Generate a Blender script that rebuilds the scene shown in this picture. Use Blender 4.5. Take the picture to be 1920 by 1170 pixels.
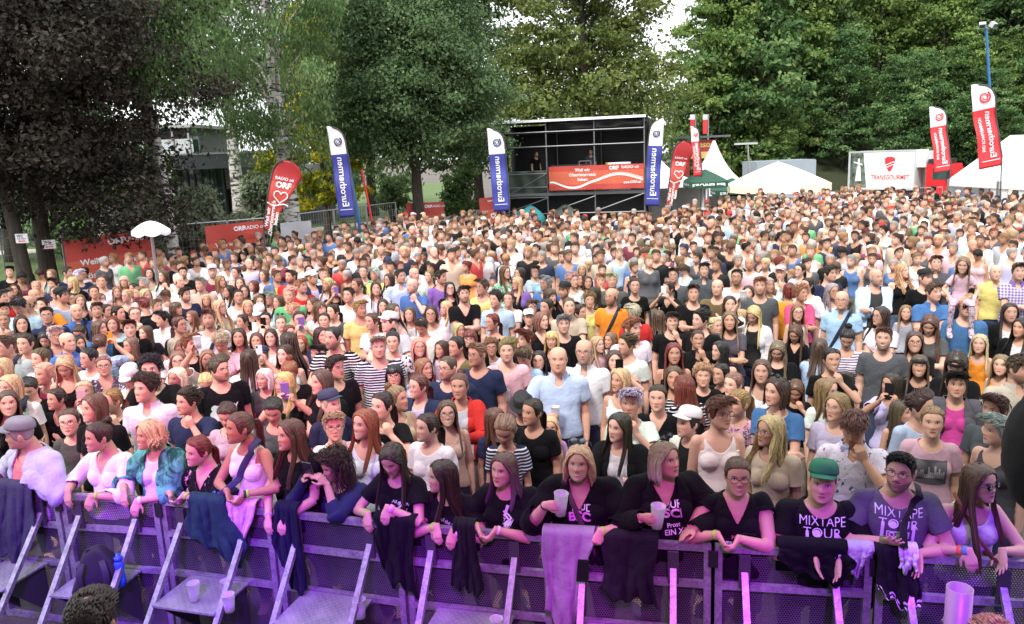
import bpy, math, random
import numpy as np
from mathutils import Matrix, Vector
from mathutils.bvhtree import BVHTree
for o in list(bpy.data.objects): bpy.data.objects.remove(o)
# ---------------------------------------------------------------- camera, sky, sun, exposure
sc=bpy.context.scene
PX,PY,FPX,CAMH=1920,1170,1500.0,3.70
PITCH,ROLL=math.radians(11.5),math.radians(-2.4)
cam=bpy.data.objects.new('camera',bpy.data.cameras.new('camera')); sc.collection.objects.link(cam); sc.camera=cam
cam.data.sensor_width=36; cam.data.lens=36*FPX/PX; cam.data.clip_end=600; cam.data.clip_start=.05
CR=Matrix.Rotation(math.pi/2-PITCH,4,'X')@Matrix.Rotation(ROLL,4,'Z')
cam.matrix_world=Matrix.Translation((0,0,CAMH))@CR
CRN=np.array(CR.to_3x3())
def ray(x,y): return CRN@np.array([(x-PX/2)/FPX,-(y-PY/2)/FPX,-1.0])
def ongr(x,y,z=0.):
    """where the sight line through a photo point meets the level z"""
    d=ray(x,y); t=(z-CAMH)/d[2]; return np.array([0,0,CAMH])+d*t
def atY(x,y,Y):
    d=ray(x,y); return np.array([0,0,CAMH])+d*(Y/d[1])
w=bpy.data.worlds.new('World'); sc.world=w; w.use_nodes=True
SUN_EL,SUN_AZ=math.radians(52),math.radians(-150)
_t=w.node_tree; _bg=_t.nodes['Background']
_sk=_t.nodes.new('ShaderNodeTexSky'); _sk.sky_type='NISHITA'; _sk.sun_disc=False; _sk.sun_elevation=SUN_EL; _sk.sun_rotation=SUN_AZ; _sk.dust_density=4; _sk.air_density=1.5
_hs=_t.nodes.new('ShaderNodeHueSaturation'); _hs.inputs['Saturation'].default_value=.12; _hs.inputs['Value'].default_value=1.0
_tc=_t.nodes.new('ShaderNodeTexCoord'); _nz=_t.nodes.new('ShaderNodeTexNoise'); _nz.inputs['Scale'].default_value=2.2; _nz.inputs['Detail'].default_value=6
_mp=_t.nodes.new('ShaderNodeMapRange'); _mp.inputs[3].default_value=.75; _mp.inputs[4].default_value=1.3
_mx=_t.nodes.new('ShaderNodeMix'); _mx.data_type='RGBA'; _mx.blend_type='MULTIPLY'; _mx.inputs[0].default_value=1
_mw=_t.nodes.new('ShaderNodeMix'); _mw.data_type='RGBA'; _mw.inputs[0].default_value=.7; _mw.inputs[7].default_value=(9.5,9.8,10.2,1)   # a closed white cloud layer over the sky
L=_t.links.new; L(_sk.outputs[0],_hs.inputs['Color']); L(_hs.outputs[0],_mw.inputs[6]); L(_mw.outputs[2],_mx.inputs[6]); L(_tc.outputs['Generated'],_nz.inputs['Vector']); L(_nz.outputs[0],_mp.inputs[0]); L(_mp.outputs[0],_mx.inputs[7]); L(_mx.outputs[2],_bg.inputs[0])
_bg.inputs[1].default_value=.12
_s=bpy.data.objects.new('sun',bpy.data.lights.new('sun','SUN')); sc.collection.objects.link(_s)
_s.data.energy=1.9; _s.data.angle=math.radians(12); _s.data.color=(1,.96,.9)
_sd=Vector((math.sin(SUN_AZ)*math.cos(SUN_EL),math.cos(SUN_AZ)*math.cos(SUN_EL),math.sin(SUN_EL))); _s.rotation_euler=_sd.to_track_quat('Z','Y').to_euler()
# the coloured stage lamps that hang over the front edge of the stage and wash the first rows
_SP=[((_x*.8,.7,4.7),(_x,5.3+(_x<0)*abs(_x)*.22-(_x>0)*_x*.17,.22),_c,_e,21) for _x,_c,_e in ((-3.7,(.26,.025,1.0),1400),(-2.5,(.26,.025,1.0),1400),(-1.3,(.32,.03,1.0),1250),(-.2,(.60,.04,1.0),640),(.9,(.70,.05,.95),520),(2.0,(.40,.035,1.0),850),(3.1,(.28,.03,1.0),700))]
_SP+=[((.2,.5,4.9),(-.1,5.9,1.2),(1.0,.16,.80),100,46),((-2.4,.5,4.9),(-2.4,6.4,1.2),(.75,.18,1.0),120,46),((-1.4,.3,5.0),(-3.4,10.5,1.4),(1.0,.13,.48),900,40)]
for _i,(_p,_q,_c,_e,_a) in enumerate(_SP):
    _l=bpy.data.objects.new('stage_spot',bpy.data.lights.new('stage_spot','SPOT')); sc.collection.objects.link(_l); _l.location=_p
    _l.data.energy=_e; _l.data.color=_c; _l.data.spot_size=math.radians(_a); _l.data.spot_blend=.75; _l.data.shadow_soft_size=.12
    _l.rotation_euler=(Vector(_p)-Vector(_q)).to_track_quat('Z','Y').to_euler()
sc.view_settings.view_transform='Standard'; sc.view_settings.look='None'; sc.view_settings.exposure=1.05; sc.view_settings.gamma=1
sc.cycles.max_bounces=6; sc.cycles.transparent_max_bounces=12; sc.cycles.use_denoising=True
# ---------------------------------------------------------------- mesh helpers
def V(*a): return np.array(a, float)
def unit(v):
    v = np.asarray(v, float); n = np.linalg.norm(v)
    return v/n if n > 1e-9 else v
class MB:
    """collects vertices and faces, then links them as one mesh object"""
    def __init__(s): s.v=[]; s.f=[]; s.m=[]; s.n=0; s.col=[]
    def add(s, verts, faces, mat=0, col=None):
        verts=np.asarray(verts,float).reshape(-1,3)
        b=s.n; s.v.append(verts); s.n+=len(verts)
        s.f.extend([tuple(int(i)+b for i in f) for f in faces]); s.m.extend([mat]*len(faces))
        if col is not None: s.col.append(np.tile(np.append(np.asarray(col,float)[:3],1.0),(len(verts),1)) if np.ndim(col)==1 else col)
        return s
    def box(s, lo, hi, mat=0, R=None, o=None, col=None):
        x0,y0,z0=lo; x1,y1,z1=hi
        v=np.array([(x0,y0,z0),(x1,y0,z0),(x1,y1,z0),(x0,y1,z0),(x0,y0,z1),(x1,y0,z1),(x1,y1,z1),(x0,y1,z1)],float)
        if R is not None: v=v@np.asarray(R).T
        if o is not None: v=v+np.asarray(o)
        return s.add(v,[(0,3,2,1),(4,5,6,7),(0,1,5,4),(1,2,6,5),(2,3,7,6),(3,0,4,7)],mat,col)
    def tube(s, P, R, n=10, mat=0, caps=True, ref=None, col=None):
        v,f=tube(P,R,n,caps,ref); return s.add(v,f,mat,col)
    def bar(s, a, b, w, h=None, mat=0, ref=(0,0,1), col=None):
        h=h or w; a=np.asarray(a,float); b=np.asarray(b,float)
        d=unit(b-a); x=np.cross(d,ref)
        if np.linalg.norm(x)<1e-4: x=np.cross(d,(0,1,0))
        x=unit(x); y=np.cross(x,d)
        v=[p+sx*x*w/2+sy*y*h/2 for p in (a,b) for sx,sy in((-1,-1),(1,-1),(1,1),(-1,1))]
        return s.add(v,[(3,2,1,0),(4,5,6,7),(0,1,5,4),(1,2,6,5),(2,3,7,6),(3,0,4,7)],mat,col)
    def ell(s, c, r, R=None, nu=14, nv=9, mat=0, col=None):
        v,f=ellipsoid(c,r,R,nu,nv); return s.add(v,f,mat,col)
    def grid(s, P, mat=0, wrap=False, col=None):
        P=np.asarray(P,float); a,b=P.shape[:2]
        f=[(i*b+j,i*b+(j+1)%b,(i+1)*b+(j+1)%b,(i+1)*b+j) for i in range(a-1) for j in range(b if wrap else b-1)]
        return s.add(P.reshape(-1,3),f,mat,col)
    def mesh(s, name, mats, smooth=True):
        me=bpy.data.meshes.new(name)
        v=np.concatenate(s.v) if s.v else np.zeros((0,3))
        me.from_pydata(v.tolist(),[],s.f); me.update()
        for m in (mats if isinstance(mats,(list,tuple)) else [mats]): me.materials.append(m)
        if len(set(s.m))>1: me.polygons.foreach_set('material_index',s.m)
        if smooth: me.polygons.foreach_set('use_smooth',[True]*len(me.polygons))
        if s.col:
            ca=me.color_attributes.new('Col','FLOAT_COLOR','POINT'); ca.data.foreach_set('color',np.concatenate(s.col).ravel())
        return me
    def build(s, name, mats, parent=None, smooth=False):
        return link(bpy.data.objects.new(name,s.mesh(name,mats,smooth)),parent)
def tube(P,R,n=10,caps=True,ref=None):
    P=np.asarray(P,float); m=len(P)
    R=np.asarray(R,float)
    if R.ndim==0: R=np.full(m,float(R))
    if R.ndim==1: R=np.stack([R,R],1)
    T=np.gradient(P,axis=0); T/=np.maximum(np.linalg.norm(T,axis=1,keepdims=True),1e-9)
    r=np.asarray(ref if ref is not None else ((1,0,0) if abs(T[0][0])<.8 else (0,1,0)),float)
    x=unit(r-T[0]*np.dot(r,T[0])); a=np.linspace(0,2*math.pi,n,endpoint=False); out=[]
    for i in range(m):
        x=unit(x-T[i]*np.dot(x,T[i])); y=np.cross(T[i],x)
        out.append(P[i]+np.outer(np.cos(a)*R[i,0],x)+np.outer(np.sin(a)*R[i,1],y))
    v=np.concatenate(out)
    f=[(i*n+j,i*n+(j+1)%n,(i+1)*n+(j+1)%n,(i+1)*n+j) for i in range(m-1) for j in range(n)]
    if caps: f+= [tuple(range(n))[::-1], tuple(range((m-1)*n,m*n))]
    return v,f
def ellipsoid(c,r,R=None,nu=14,nv=9):
    u=np.linspace(0,2*math.pi,nu,endpoint=False); w=np.linspace(-math.pi/2,math.pi/2,nv+1)[1:-1]
    v=[(math.cos(b)*math.cos(a),math.cos(b)*math.sin(a),math.sin(b)) for b in w for a in u]+[(0,0,-1),(0,0,1)]
    v=np.array(v)*np.asarray(r,float)
    if R is not None: v=v@np.asarray(R).T
    k=len(w); f=[(i*nu+j,i*nu+(j+1)%nu,(i+1)*nu+(j+1)%nu,(i+1)*nu+j) for i in range(k-1) for j in range(nu)]
    f+=[(k*nu,(j+1)%nu,j) for j in range(nu)]+[(k*nu+1,(k-1)*nu+j,(k-1)*nu+(j+1)%nu) for j in range(nu)]
    return v+np.asarray(c,float),f
COL=bpy.context.scene.collection
def link(o,parent=None):
    COL.objects.link(o)
    if parent is not None: o.parent=parent
    return o
def tag(o,label=None,cat=None,group=None,kind=None):
    for k,v in (('label',label),('category',cat),('group',group),('kind',kind)):
        if v: o[k]=v
    return o
def empty(name,loc=(0,0,0),rz=0,**k):
    o=link(bpy.data.objects.new(name,None)); o.location=loc; o.rotation_euler=(0,0,rz); o.empty_display_size=.2
    return tag(o,**k)
def rot(yaw=0,pitch=0,roll=0):
    """yaw about z (+ turns to the viewer's right), pitch + looks down, roll + tips the head to viewer's right; faces -y"""
    cy,sy=math.cos(yaw),math.sin(yaw); cp,sp=math.cos(pitch),math.sin(pitch); cr,sr=math.cos(roll),math.sin(roll)
    Z=np.array([(cy,-sy,0),(sy,cy,0),(0,0,1)]); X=np.array([(1,0,0),(0,cp,-sp),(0,sp,cp)]); Y=np.array([(cr,0,sr),(0,1,0),(-sr,0,cr)])
    return Z@X@Y
def voxel(mb,size):
    me=bpy.data.meshes.new('tmp'); me.from_pydata(np.concatenate(mb.v).tolist(),[],mb.f); me.update()
    o=link(bpy.data.objects.new('tmp',me)); md=o.modifiers.new('r','REMESH'); md.mode='VOXEL'; md.voxel_size=size; md.use_smooth_shade=True
    dg=bpy.context.evaluated_depsgraph_get(); dg.update()
    e=o.evaluated_get(dg); em=e.to_mesh()
    v=np.empty(len(em.vertices)*3); em.vertices.foreach_get('co',v); v=v.reshape(-1,3)
    f=np.empty(len(em.loops),int); em.loops.foreach_get('vertex_index',f)
    t=np.empty(len(em.polygons),int); em.polygons.foreach_get('loop_total',t)
    s=np.concatenate([[0],np.cumsum(t)])
    F=[tuple(f[s[i]:s[i+1]]) for i in range(len(t))] if not (t==4).all() else f.reshape(-1,4)
    e.to_mesh_clear(); bpy.data.objects.remove(o); bpy.data.meshes.remove(me)
    return v,F
def edges_of(F):
    F=np.asarray(F); e=np.concatenate([F[:,[i,(i+1)%F.shape[1]]] for i in range(F.shape[1])])
    e=np.sort(e,1); u,c=np.unique(e,axis=0,return_counts=True); return u,c
def laplace(v,e,it,lam=.5,mask=None):
    d=np.zeros(len(v)); np.add.at(d,e[:,0],1); np.add.at(d,e[:,1],1); d=np.maximum(d,1)[:,None]
    for _ in range(it):
        a=np.zeros_like(v); np.add.at(a,e[:,0],v[e[:,1]]); np.add.at(a,e[:,1],v[e[:,0]])
        n=v+lam*(a/d-v)
        v=n if mask is None else np.where(mask[:,None],n,v)
    return v
def normals_of(v,F):
    F=np.asarray(F); n=np.cross(v[F[:,2]]-v[F[:,0]],v[F[:,3]]-v[F[:,1]]); vn=np.zeros_like(v)
    for k in range(4): np.add.at(vn,F[:,k],n)
    return vn/np.maximum(np.linalg.norm(vn,axis=1,keepdims=True),1e-12)
def qmesh(name,v,F,mat,smooth=True,attrs=None):
    me=bpy.data.meshes.new(name); F=np.asarray(F); k=F.shape[1]
    me.vertices.add(len(v)); me.vertices.foreach_set('co',np.asarray(v,np.float32).ravel())
    me.loops.add(F.size); me.loops.foreach_set('vertex_index',F.astype(np.int32).ravel())
    me.polygons.add(len(F)); me.polygons.foreach_set('loop_start',np.arange(0,F.size,k,dtype=np.int32))
    me.polygons.foreach_set('use_smooth',[smooth]*len(F))
    for a,(ty,d) in (attrs or {}).items():
        at=me.attributes.new(a,ty,'POINT'); at.data.foreach_set('color' if 'COLOR' in ty else 'vector' if 'VECTOR' in ty else 'value',np.asarray(d,np.float32).ravel())
    me.update(calc_edges=True); me.validate()
    for m in (mat if isinstance(mat,(list,tuple)) else [mat]): me.materials.append(m)
    return me
# ---------------------------------------------------------------- materials
def NT(name):
    m=bpy.data.materials.new(name); m.use_nodes=True; t=m.node_tree; t.nodes.clear()
    out=t.nodes.new('ShaderNodeOutputMaterial'); b=t.nodes.new('ShaderNodeBsdfPrincipled'); t.links.new(b.outputs[0],out.inputs[0])
    return m,t,b
def nd(t,ty,ins=None,**k):
    n=t.nodes.new('ShaderNode'+ty)
    for a,v in k.items(): setattr(n,a,v)
    for i,v in (ins or {}).items():
        if hasattr(v,'is_linked') or isinstance(v,bpy.types.NodeSocket): t.links.new(v,n.inputs[i])
        else: n.inputs[i].default_value=v
    return n
def mth(t,op,*a):
    n=t.nodes.new('ShaderNodeMath'); n.operation=op
    for i,v in enumerate(a):
        if isinstance(v,bpy.types.NodeSocket): t.links.new(v,n.inputs[i])
        else: n.inputs[i].default_value=v
    return n.outputs[0]
def mixc(t,f,a,b,mode='MIX'):
    n=t.nodes.new('ShaderNodeMix'); n.data_type='RGBA'; n.blend_type=mode
    for i,v in ((0,f),(6,a),(7,b)):
        if isinstance(v,bpy.types.NodeSocket): t.links.new(v,n.inputs[i])
        else: n.inputs[i].default_value=v if i==0 else (*v[:3],1)
    return n.outputs[2]
def ramp(t,f,stops):
    n=t.nodes.new('ShaderNodeValToRGB'); t.links.new(f,n.inputs[0]); e=n.color_ramp.elements
    while len(e)<len(stops): e.new(.5)
    for x,(p,c) in zip(e,stops): x.position=p; x.color=(*c,1) if len(c)==3 else c
    return n.outputs[0]
def simple(name,col,rough=.6,var=.15,scale=8.0,metal=0,spec=.5,bump=0,bscale=60,trans=0):
    m,t,b=NT(name); tc=nd(t,'TexCoord'); nz=nd(t,'TexNoise',{'Vector':tc.outputs['Object'],'Scale':scale,'Detail':5.0})
    d=tuple(c*(1-var) for c in col); l=tuple(min(1,c*(1+var)) for c in col)
    t.links.new(ramp(t,nz.outputs[0],[(.3,d),(.7,l)]),b.inputs['Base Color'])
    b.inputs['Roughness'].default_value=rough; b.inputs['Metallic'].default_value=metal; b.inputs['Specular IOR Level'].default_value=spec
    if bump:
        n2=nd(t,'TexNoise',{'Vector':tc.outputs['Object'],'Scale':bscale,'Detail':3.0}); bp=nd(t,'Bump',{'Height':n2.outputs[0],'Strength':bump,'Distance':.01}); t.links.new(bp.outputs[0],b.inputs['Normal'])
    if trans: b.inputs['Transmission Weight'].default_value=trans
    return m
def oprop(t,name):
    return nd(t,'Attribute',attribute_type='OBJECT',attribute_name=name)
def skin_mat():
    m,t,b=NT('skin'); oi=nd(t,'ObjectInfo'); hp=nd(t,'Attribute',attribute_name='hp'); sp=nd(t,'SeparateXYZ',{0:hp.outputs['Vector']})
    x,y,z=sp.outputs; ax=mth(t,'ABSOLUTE',x)
    front=mth(t,'LESS_THAN',y,-.045)
    def sm(v,a,c): # smoothstep mask 1 inside (v<a) fading to 0 at c
        n=nd(t,'MapRange',{0:v,1:a,2:c,3:1.0,4:0.0},interpolation_type='SMOOTHSTEP'); return n.outputs[0]
    def el(cx,cz,rx,rz,soft=.25,xx=None,zz=None):
        u=mth(t,'DIVIDE',mth(t,'SUBTRACT',xx or ax,cx),rx); w=mth(t,'DIVIDE',mth(t,'SUBTRACT',zz or z,cz),rz)
        return mth(t,'MULTIPLY',sm(mth(t,'ADD',mth(t,'MULTIPLY',u,u),mth(t,'MULTIPLY',w,w)),1-soft,1+soft),front)
    tc=nd(t,'TexCoord'); nz=nd(t,'TexNoise',{'Vector':tc.outputs['Object'],'Scale':14.0,'Detail':4.0})
    base=mixc(t,mth(t,'MULTIPLY',mth(t,'SUBTRACT',nz.outputs[0],.35),.9),oi.outputs['Color'],mixc(t,1.0,oi.outputs['Color'],(.93,.72,.68),'MULTIPLY'))
    c=mixc(t,mth(t,'MULTIPLY',el(.040,-.022,.026,.024,.8),.35),base,mixc(t,1.0,base,(1.0,.62,.58),'MULTIPLY'))
    c=mixc(t,mth(t,'MULTIPLY',el(0,-.02,.014,.012,.8),.3),c,mixc(t,1.0,c,(1.0,.65,.6),'MULTIPLY'))
    # beard
    bd=oprop(t,'beard').outputs['Fac']; zz=mth(t,'ADD',z,mth(t,'MULTIPLY',ax,-.35))
    jaw=mth(t,'MULTIPLY',sm(zz,-.072,-.052),sm(y,-.005,.02)); mous=el(0,-.044,.027,.007,.4)
    bm=mth(t,'MULTIPLY',mth(t,'MAXIMUM',mth(t,'MULTIPLY',jaw,mth(t,'GREATER_THAN',z,-.14)),mous),bd)
    brow=oprop(t,'brow').outputs['Color']
    c=mixc(t,bm,c,brow)
    # eyes
    ez=.012
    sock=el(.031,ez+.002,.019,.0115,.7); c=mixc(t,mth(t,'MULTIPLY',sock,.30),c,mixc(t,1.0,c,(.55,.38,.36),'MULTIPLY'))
    lid=el(.031,ez+.0012,.0160,.0078,.3); c=mixc(t,mth(t,'MULTIPLY',lid,.85),c,(.035,.02,.018))
    eye=el(.031,ez-.0008,.0135,.0052,.3); c=mixc(t,eye,c,(.62,.60,.60))
    iris=mth(t,'MULTIPLY',el(.030,ez,.0062,.0062,.25),eye); c=mixc(t,iris,c,(.05,.04,.035))
    bz=mth(t,'ADD',z,mth(t,'MULTIPLY',mth(t,'MULTIPLY',mth(t,'SUBTRACT',ax,.034),mth(t,'SUBTRACT',ax,.034)),14.0))
    br=el(.031,.0315,.0185,.0036,.5,zz=bz); c=mixc(t,mth(t,'MULTIPLY',br,.8),c,brow)
    # mouth
    sml=oprop(t,'smile').outputs['Fac']; mz=mth(t,'SUBTRACT',z,mth(t,'MULTIPLY',mth(t,'MULTIPLY',ax,ax),mth(t,'MULTIPLY',sml,14.0)))
    wid=mth(t,'ADD',.0225,mth(t,'MULTIPLY',sml,.007)); u=mth(t,'DIVIDE',ax,wid); w=mth(t,'DIVIDE',mth(t,'ADD',mz,.0585),.0082)
    lip=mth(t,'MULTIPLY',sm(mth(t,'ADD',mth(t,'MULTIPLY',u,u),mth(t,'MULTIPLY',w,w)),.7,1.3),front)
    lp=oprop(t,'lip').outputs['Fac']; c=mixc(t,mth(t,'MULTIPLY',lip,.8),c,mixc(t,lp,mixc(t,1.0,base,(.72,.42,.40),'MULTIPLY'),(.30,.045,.06)))
    w2=mth(t,'DIVIDE',mth(t,'ADD',mz,.0575),mth(t,'ADD',.0016,mth(t,'MULTIPLY',sml,.0032)))
    gap=mth(t,'MULTIPLY',sm(mth(t,'ADD',mth(t,'MULTIPLY',u,u),mth(t,'MULTIPLY',w2,w2)),.7,1.2),front)
    c=mixc(t,gap,c,mixc(t,mth(t,'GREATER_THAN',sml,.4),(.05,.015,.015),(.66,.62,.57)))
    nos=el(.0075,-.0335,.0042,.0028,.4); c=mixc(t,mth(t,'MULTIPLY',nos,.6),c,(.07,.03,.025))
    # inked forearms for the one person that has them
    tat=oprop(t,'ink').outputs['Fac']; vn=nd(t,'TexVoronoi',{'Vector':tc.outputs['Object'],'Scale':22.0}); n3=nd(t,'TexNoise',{'Vector':tc.outputs['Object'],'Scale':30.0})
    arm=nd(t,'Attribute',attribute_name='arm').outputs['Fac']
    tm=mth(t,'MULTIPLY',mth(t,'MULTIPLY',tat,arm),mth(t,'GREATER_THAN',mth(t,'ADD',vn.outputs[0],mth(t,'MULTIPLY',n3.outputs[0],.6)),.68)); c=mixc(t,mth(t,'MULTIPLY',tm,.75),c,(.05,.055,.075))
    t.links.new(c,b.inputs['Base Color']); b.inputs['Roughness'].default_value=.56; b.inputs['Specular IOR Level'].default_value=.32
    b.inputs['Subsurface Weight'].default_value=0.0
    n2=nd(t,'TexNoise',{'Vector':tc.outputs['Object'],'Scale':240.0,'Detail':2.0}); bp=nd(t,'Bump',{'Height':n2.outputs[0],'Strength':.12,'Distance':.002}); t.links.new(bp.outputs[0],b.inputs['Normal'])
    return m
def cloth_mat(name,kind='plain'):
    m,t,b=NT(name); oi=nd(t,'ObjectInfo'); tc=nd(t,'TexCoord'); o=tc.outputs['Object']
    a=oi.outputs['Color']; c2=oprop(t,'second').outputs['Color']; sp=nd(t,'SeparateXYZ',{0:o}); x,y,z=sp.outputs
    nz=nd(t,'TexNoise',{'Vector':o,'Scale':5.0,'Detail':6.0,'Roughness':.6})
    base=mixc(t,1.0,a,ramp(t,nz.outputs[0],[(.3,(.80,.80,.80)),(.7,(1,1,1))]),'MULTIPLY')
    if kind=='stripe':
        f=mth(t,'GREATER_THAN',mth(t,'FRACT',mth(t,'MULTIPLY',z,36.0)),.62); base=mixc(t,f,base,c2)
    elif kind=='plaid':
        f1=mth(t,'GREATER_THAN',mth(t,'FRACT',mth(t,'MULTIPLY',z,26.0)),.6); f2=mth(t,'GREATER_THAN',mth(t,'FRACT',mth(t,'MULTIPLY',x,26.0)),.6)
        base=mixc(t,mth(t,'MULTIPLY',mth(t,'ADD',f1,f2),.5),base,c2)
    elif kind=='floral':
        wn=nd(t,'TexNoise',{'Vector':o,'Scale':26.0}); v1=nd(t,'TexVoronoi',{'Vector':mixc(t,.12,o,wn.outputs['Color']),'Scale':24.0}); 
        f=mth(t,'LESS_THAN',v1.outputs['Distance'],.42); base=mixc(t,f,base,c2)
        f3=mth(t,'MULTIPLY',f,mth(t,'GREATER_THAN',nd(t,'SeparateXYZ',{0:v1.outputs['Color']}).outputs[0],.7)); base=mixc(t,f3,base,oprop(t,'third').outputs['Color'])
    elif kind=='leaf':   # long palm-leaf marks
        mp=nd(t,'Mapping',{'Vector':o,'Scale':(1,1,.45)}); wn=nd(t,'TexNoise',{'Vector':o,'Scale':9.0}); v1=nd(t,'TexVoronoi',{'Vector':mixc(t,.25,mp.outputs[0],wn.outputs['Color']),'Scale':19.0},distance='MINKOWSKI'); v1.inputs['Exponent'].default_value=.45
        f=mth(t,'LESS_THAN',v1.outputs['Distance'],1.15); base=mixc(t,f,base,mixc(t,mth(t,'GREATER_THAN',nd(t,'SeparateXYZ',{0:v1.outputs['Color']}).outputs[0],.5),c2,oprop(t,'third').outputs['Color']))
    elif kind=='denim':
        n=nd(t,'TexNoise',{'Vector':o,'Scale':22.0,'Detail':8.0,'Roughness':.7}); base=mixc(t,mth(t,'MULTIPLY',n.outputs[0],.55),base,c2)
    elif kind=='dye':
        n=nd(t,'TexNoise',{'Vector':o,'Scale':9.0,'Detail':6.0,'Roughness':.65,'Distortion':1.2}); base=mixc(t,ramp(t,n.outputs[0],[(.42,(0,0,0)),(.58,(1,1,1))]),base,c2)
    t.links.new(base,b.inputs['Base Color']); b.inputs['Roughness'].default_value=.85; b.inputs['Specular IOR Level'].default_value=.10
    b.inputs['Sheen Weight'].default_value=.02
    w1=nd(t,'TexNoise',{'Vector':o,'Scale':13.0,'Detail':3.0,'Distortion':1.5}); w2=nd(t,'TexNoise',{'Vector':o,'Scale':260.0,'Detail':1.0})
    bp=nd(t,'Bump',{'Height':mth(t,'ADD',w1.outputs[0],mth(t,'MULTIPLY',w2.outputs[0],.03)),'Strength':.3,'Distance':.03}); t.links.new(bp.outputs[0],b.inputs['Normal'])
    return m
def hair_mat():
    m,t,b=NT('hair'); oi=nd(t,'ObjectInfo'); r=nd(t,'Attribute',attribute_name='rnd').outputs['Fac']; k=nd(t,'Attribute',attribute_name='tip').outputs['Fac']
    tc=nd(t,'TexCoord'); nz=nd(t,'TexNoise',{'Vector':tc.outputs['Object'],'Scale':60.0,'Detail':3.0})
    v=mth(t,'ADD',mth(t,'MULTIPLY',r,.75),mth(t,'MULTIPLY',nz.outputs[0],.5))
    c=mixc(t,1.0,oi.outputs['Color'],ramp(t,v,[(.15,(.45,.42,.40)),(.55,(1,1,1)),(.95,(1.6,1.5,1.42))]),'MULTIPLY')
    c=mixc(t,mth(t,'MULTIPLY',k,oprop(t,'tipmix').outputs['Fac']),c,oprop(t,'second').outputs['Color'])
    t.links.new(c,b.inputs['Base Color']); b.inputs['Roughness'].default_value=.42; b.inputs['Specular IOR Level'].default_value=.45
    return m
M={}
M['skin']=skin_mat(); M['hair']=hair_mat()
for k in ('plain','stripe','plaid','floral','leaf','denim','dye'): M[k]=cloth_mat('cloth_'+k,k)
def tint_mat(name,rough=.5,metal=0,spec=.5,bump=0,bs=80):
    m,t,b=NT(name); oi=nd(t,'ObjectInfo'); tc=nd(t,'TexCoord'); nz=nd(t,'TexNoise',{'Vector':tc.outputs['Object'],'Scale':20.0,'Detail':4.0})
    t.links.new(mixc(t,1.0,oi.outputs['Color'],ramp(t,nz.outputs[0],[(.3,(.85,.85,.85)),(.7,(1,1,1))]),'MULTIPLY'),b.inputs['Base Color'])
    b.inputs['Roughness'].default_value=rough; b.inputs['Metallic'].default_value=metal; b.inputs['Specular IOR Level'].default_value=spec
    if bump:
        n2=nd(t,'TexNoise',{'Vector':tc.outputs['Object'],'Scale':float(bs)}); bp=nd(t,'Bump',{'Height':n2.outputs[0],'Strength':bump,'Distance':.004}); t.links.new(bp.outputs[0],b.inputs['Normal'])
    return m
M['gloss']=tint_mat('glossy_plastic',.25); M['matte']=tint_mat('matte_cloth',.8,bump=.3); M['lens']=tint_mat('dark_lens',.25,spec=.35)
M['print']=tint_mat('shirt_print',.7)
def cup_mat():
    m,t,b=NT('translucent_cup'); b.inputs['Base Color'].default_value=(.78,.78,.80,1); b.inputs['Roughness'].default_value=.35
    tr=nd(t,'BsdfTranslucent',{'Color':(.8,.8,.82,1)}); tp=nd(t,'BsdfTransparent',{'Color':(.92,.92,.94,1)}); a=nd(t,'MixShader',{0:.35,1:b.outputs[0],2:tr.outputs[0]}); c=nd(t,'MixShader',{0:.38,1:a.outputs[0],2:tp.outputs[0]})
    t.links.new(c.outputs[0],[n for n in t.nodes if n.type=='OUTPUT_MATERIAL'][0].inputs[0]); return m
M['cup']=cup_mat(); M['beer']=simple('beer',(.55,.36,.08),.2,.1)
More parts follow.
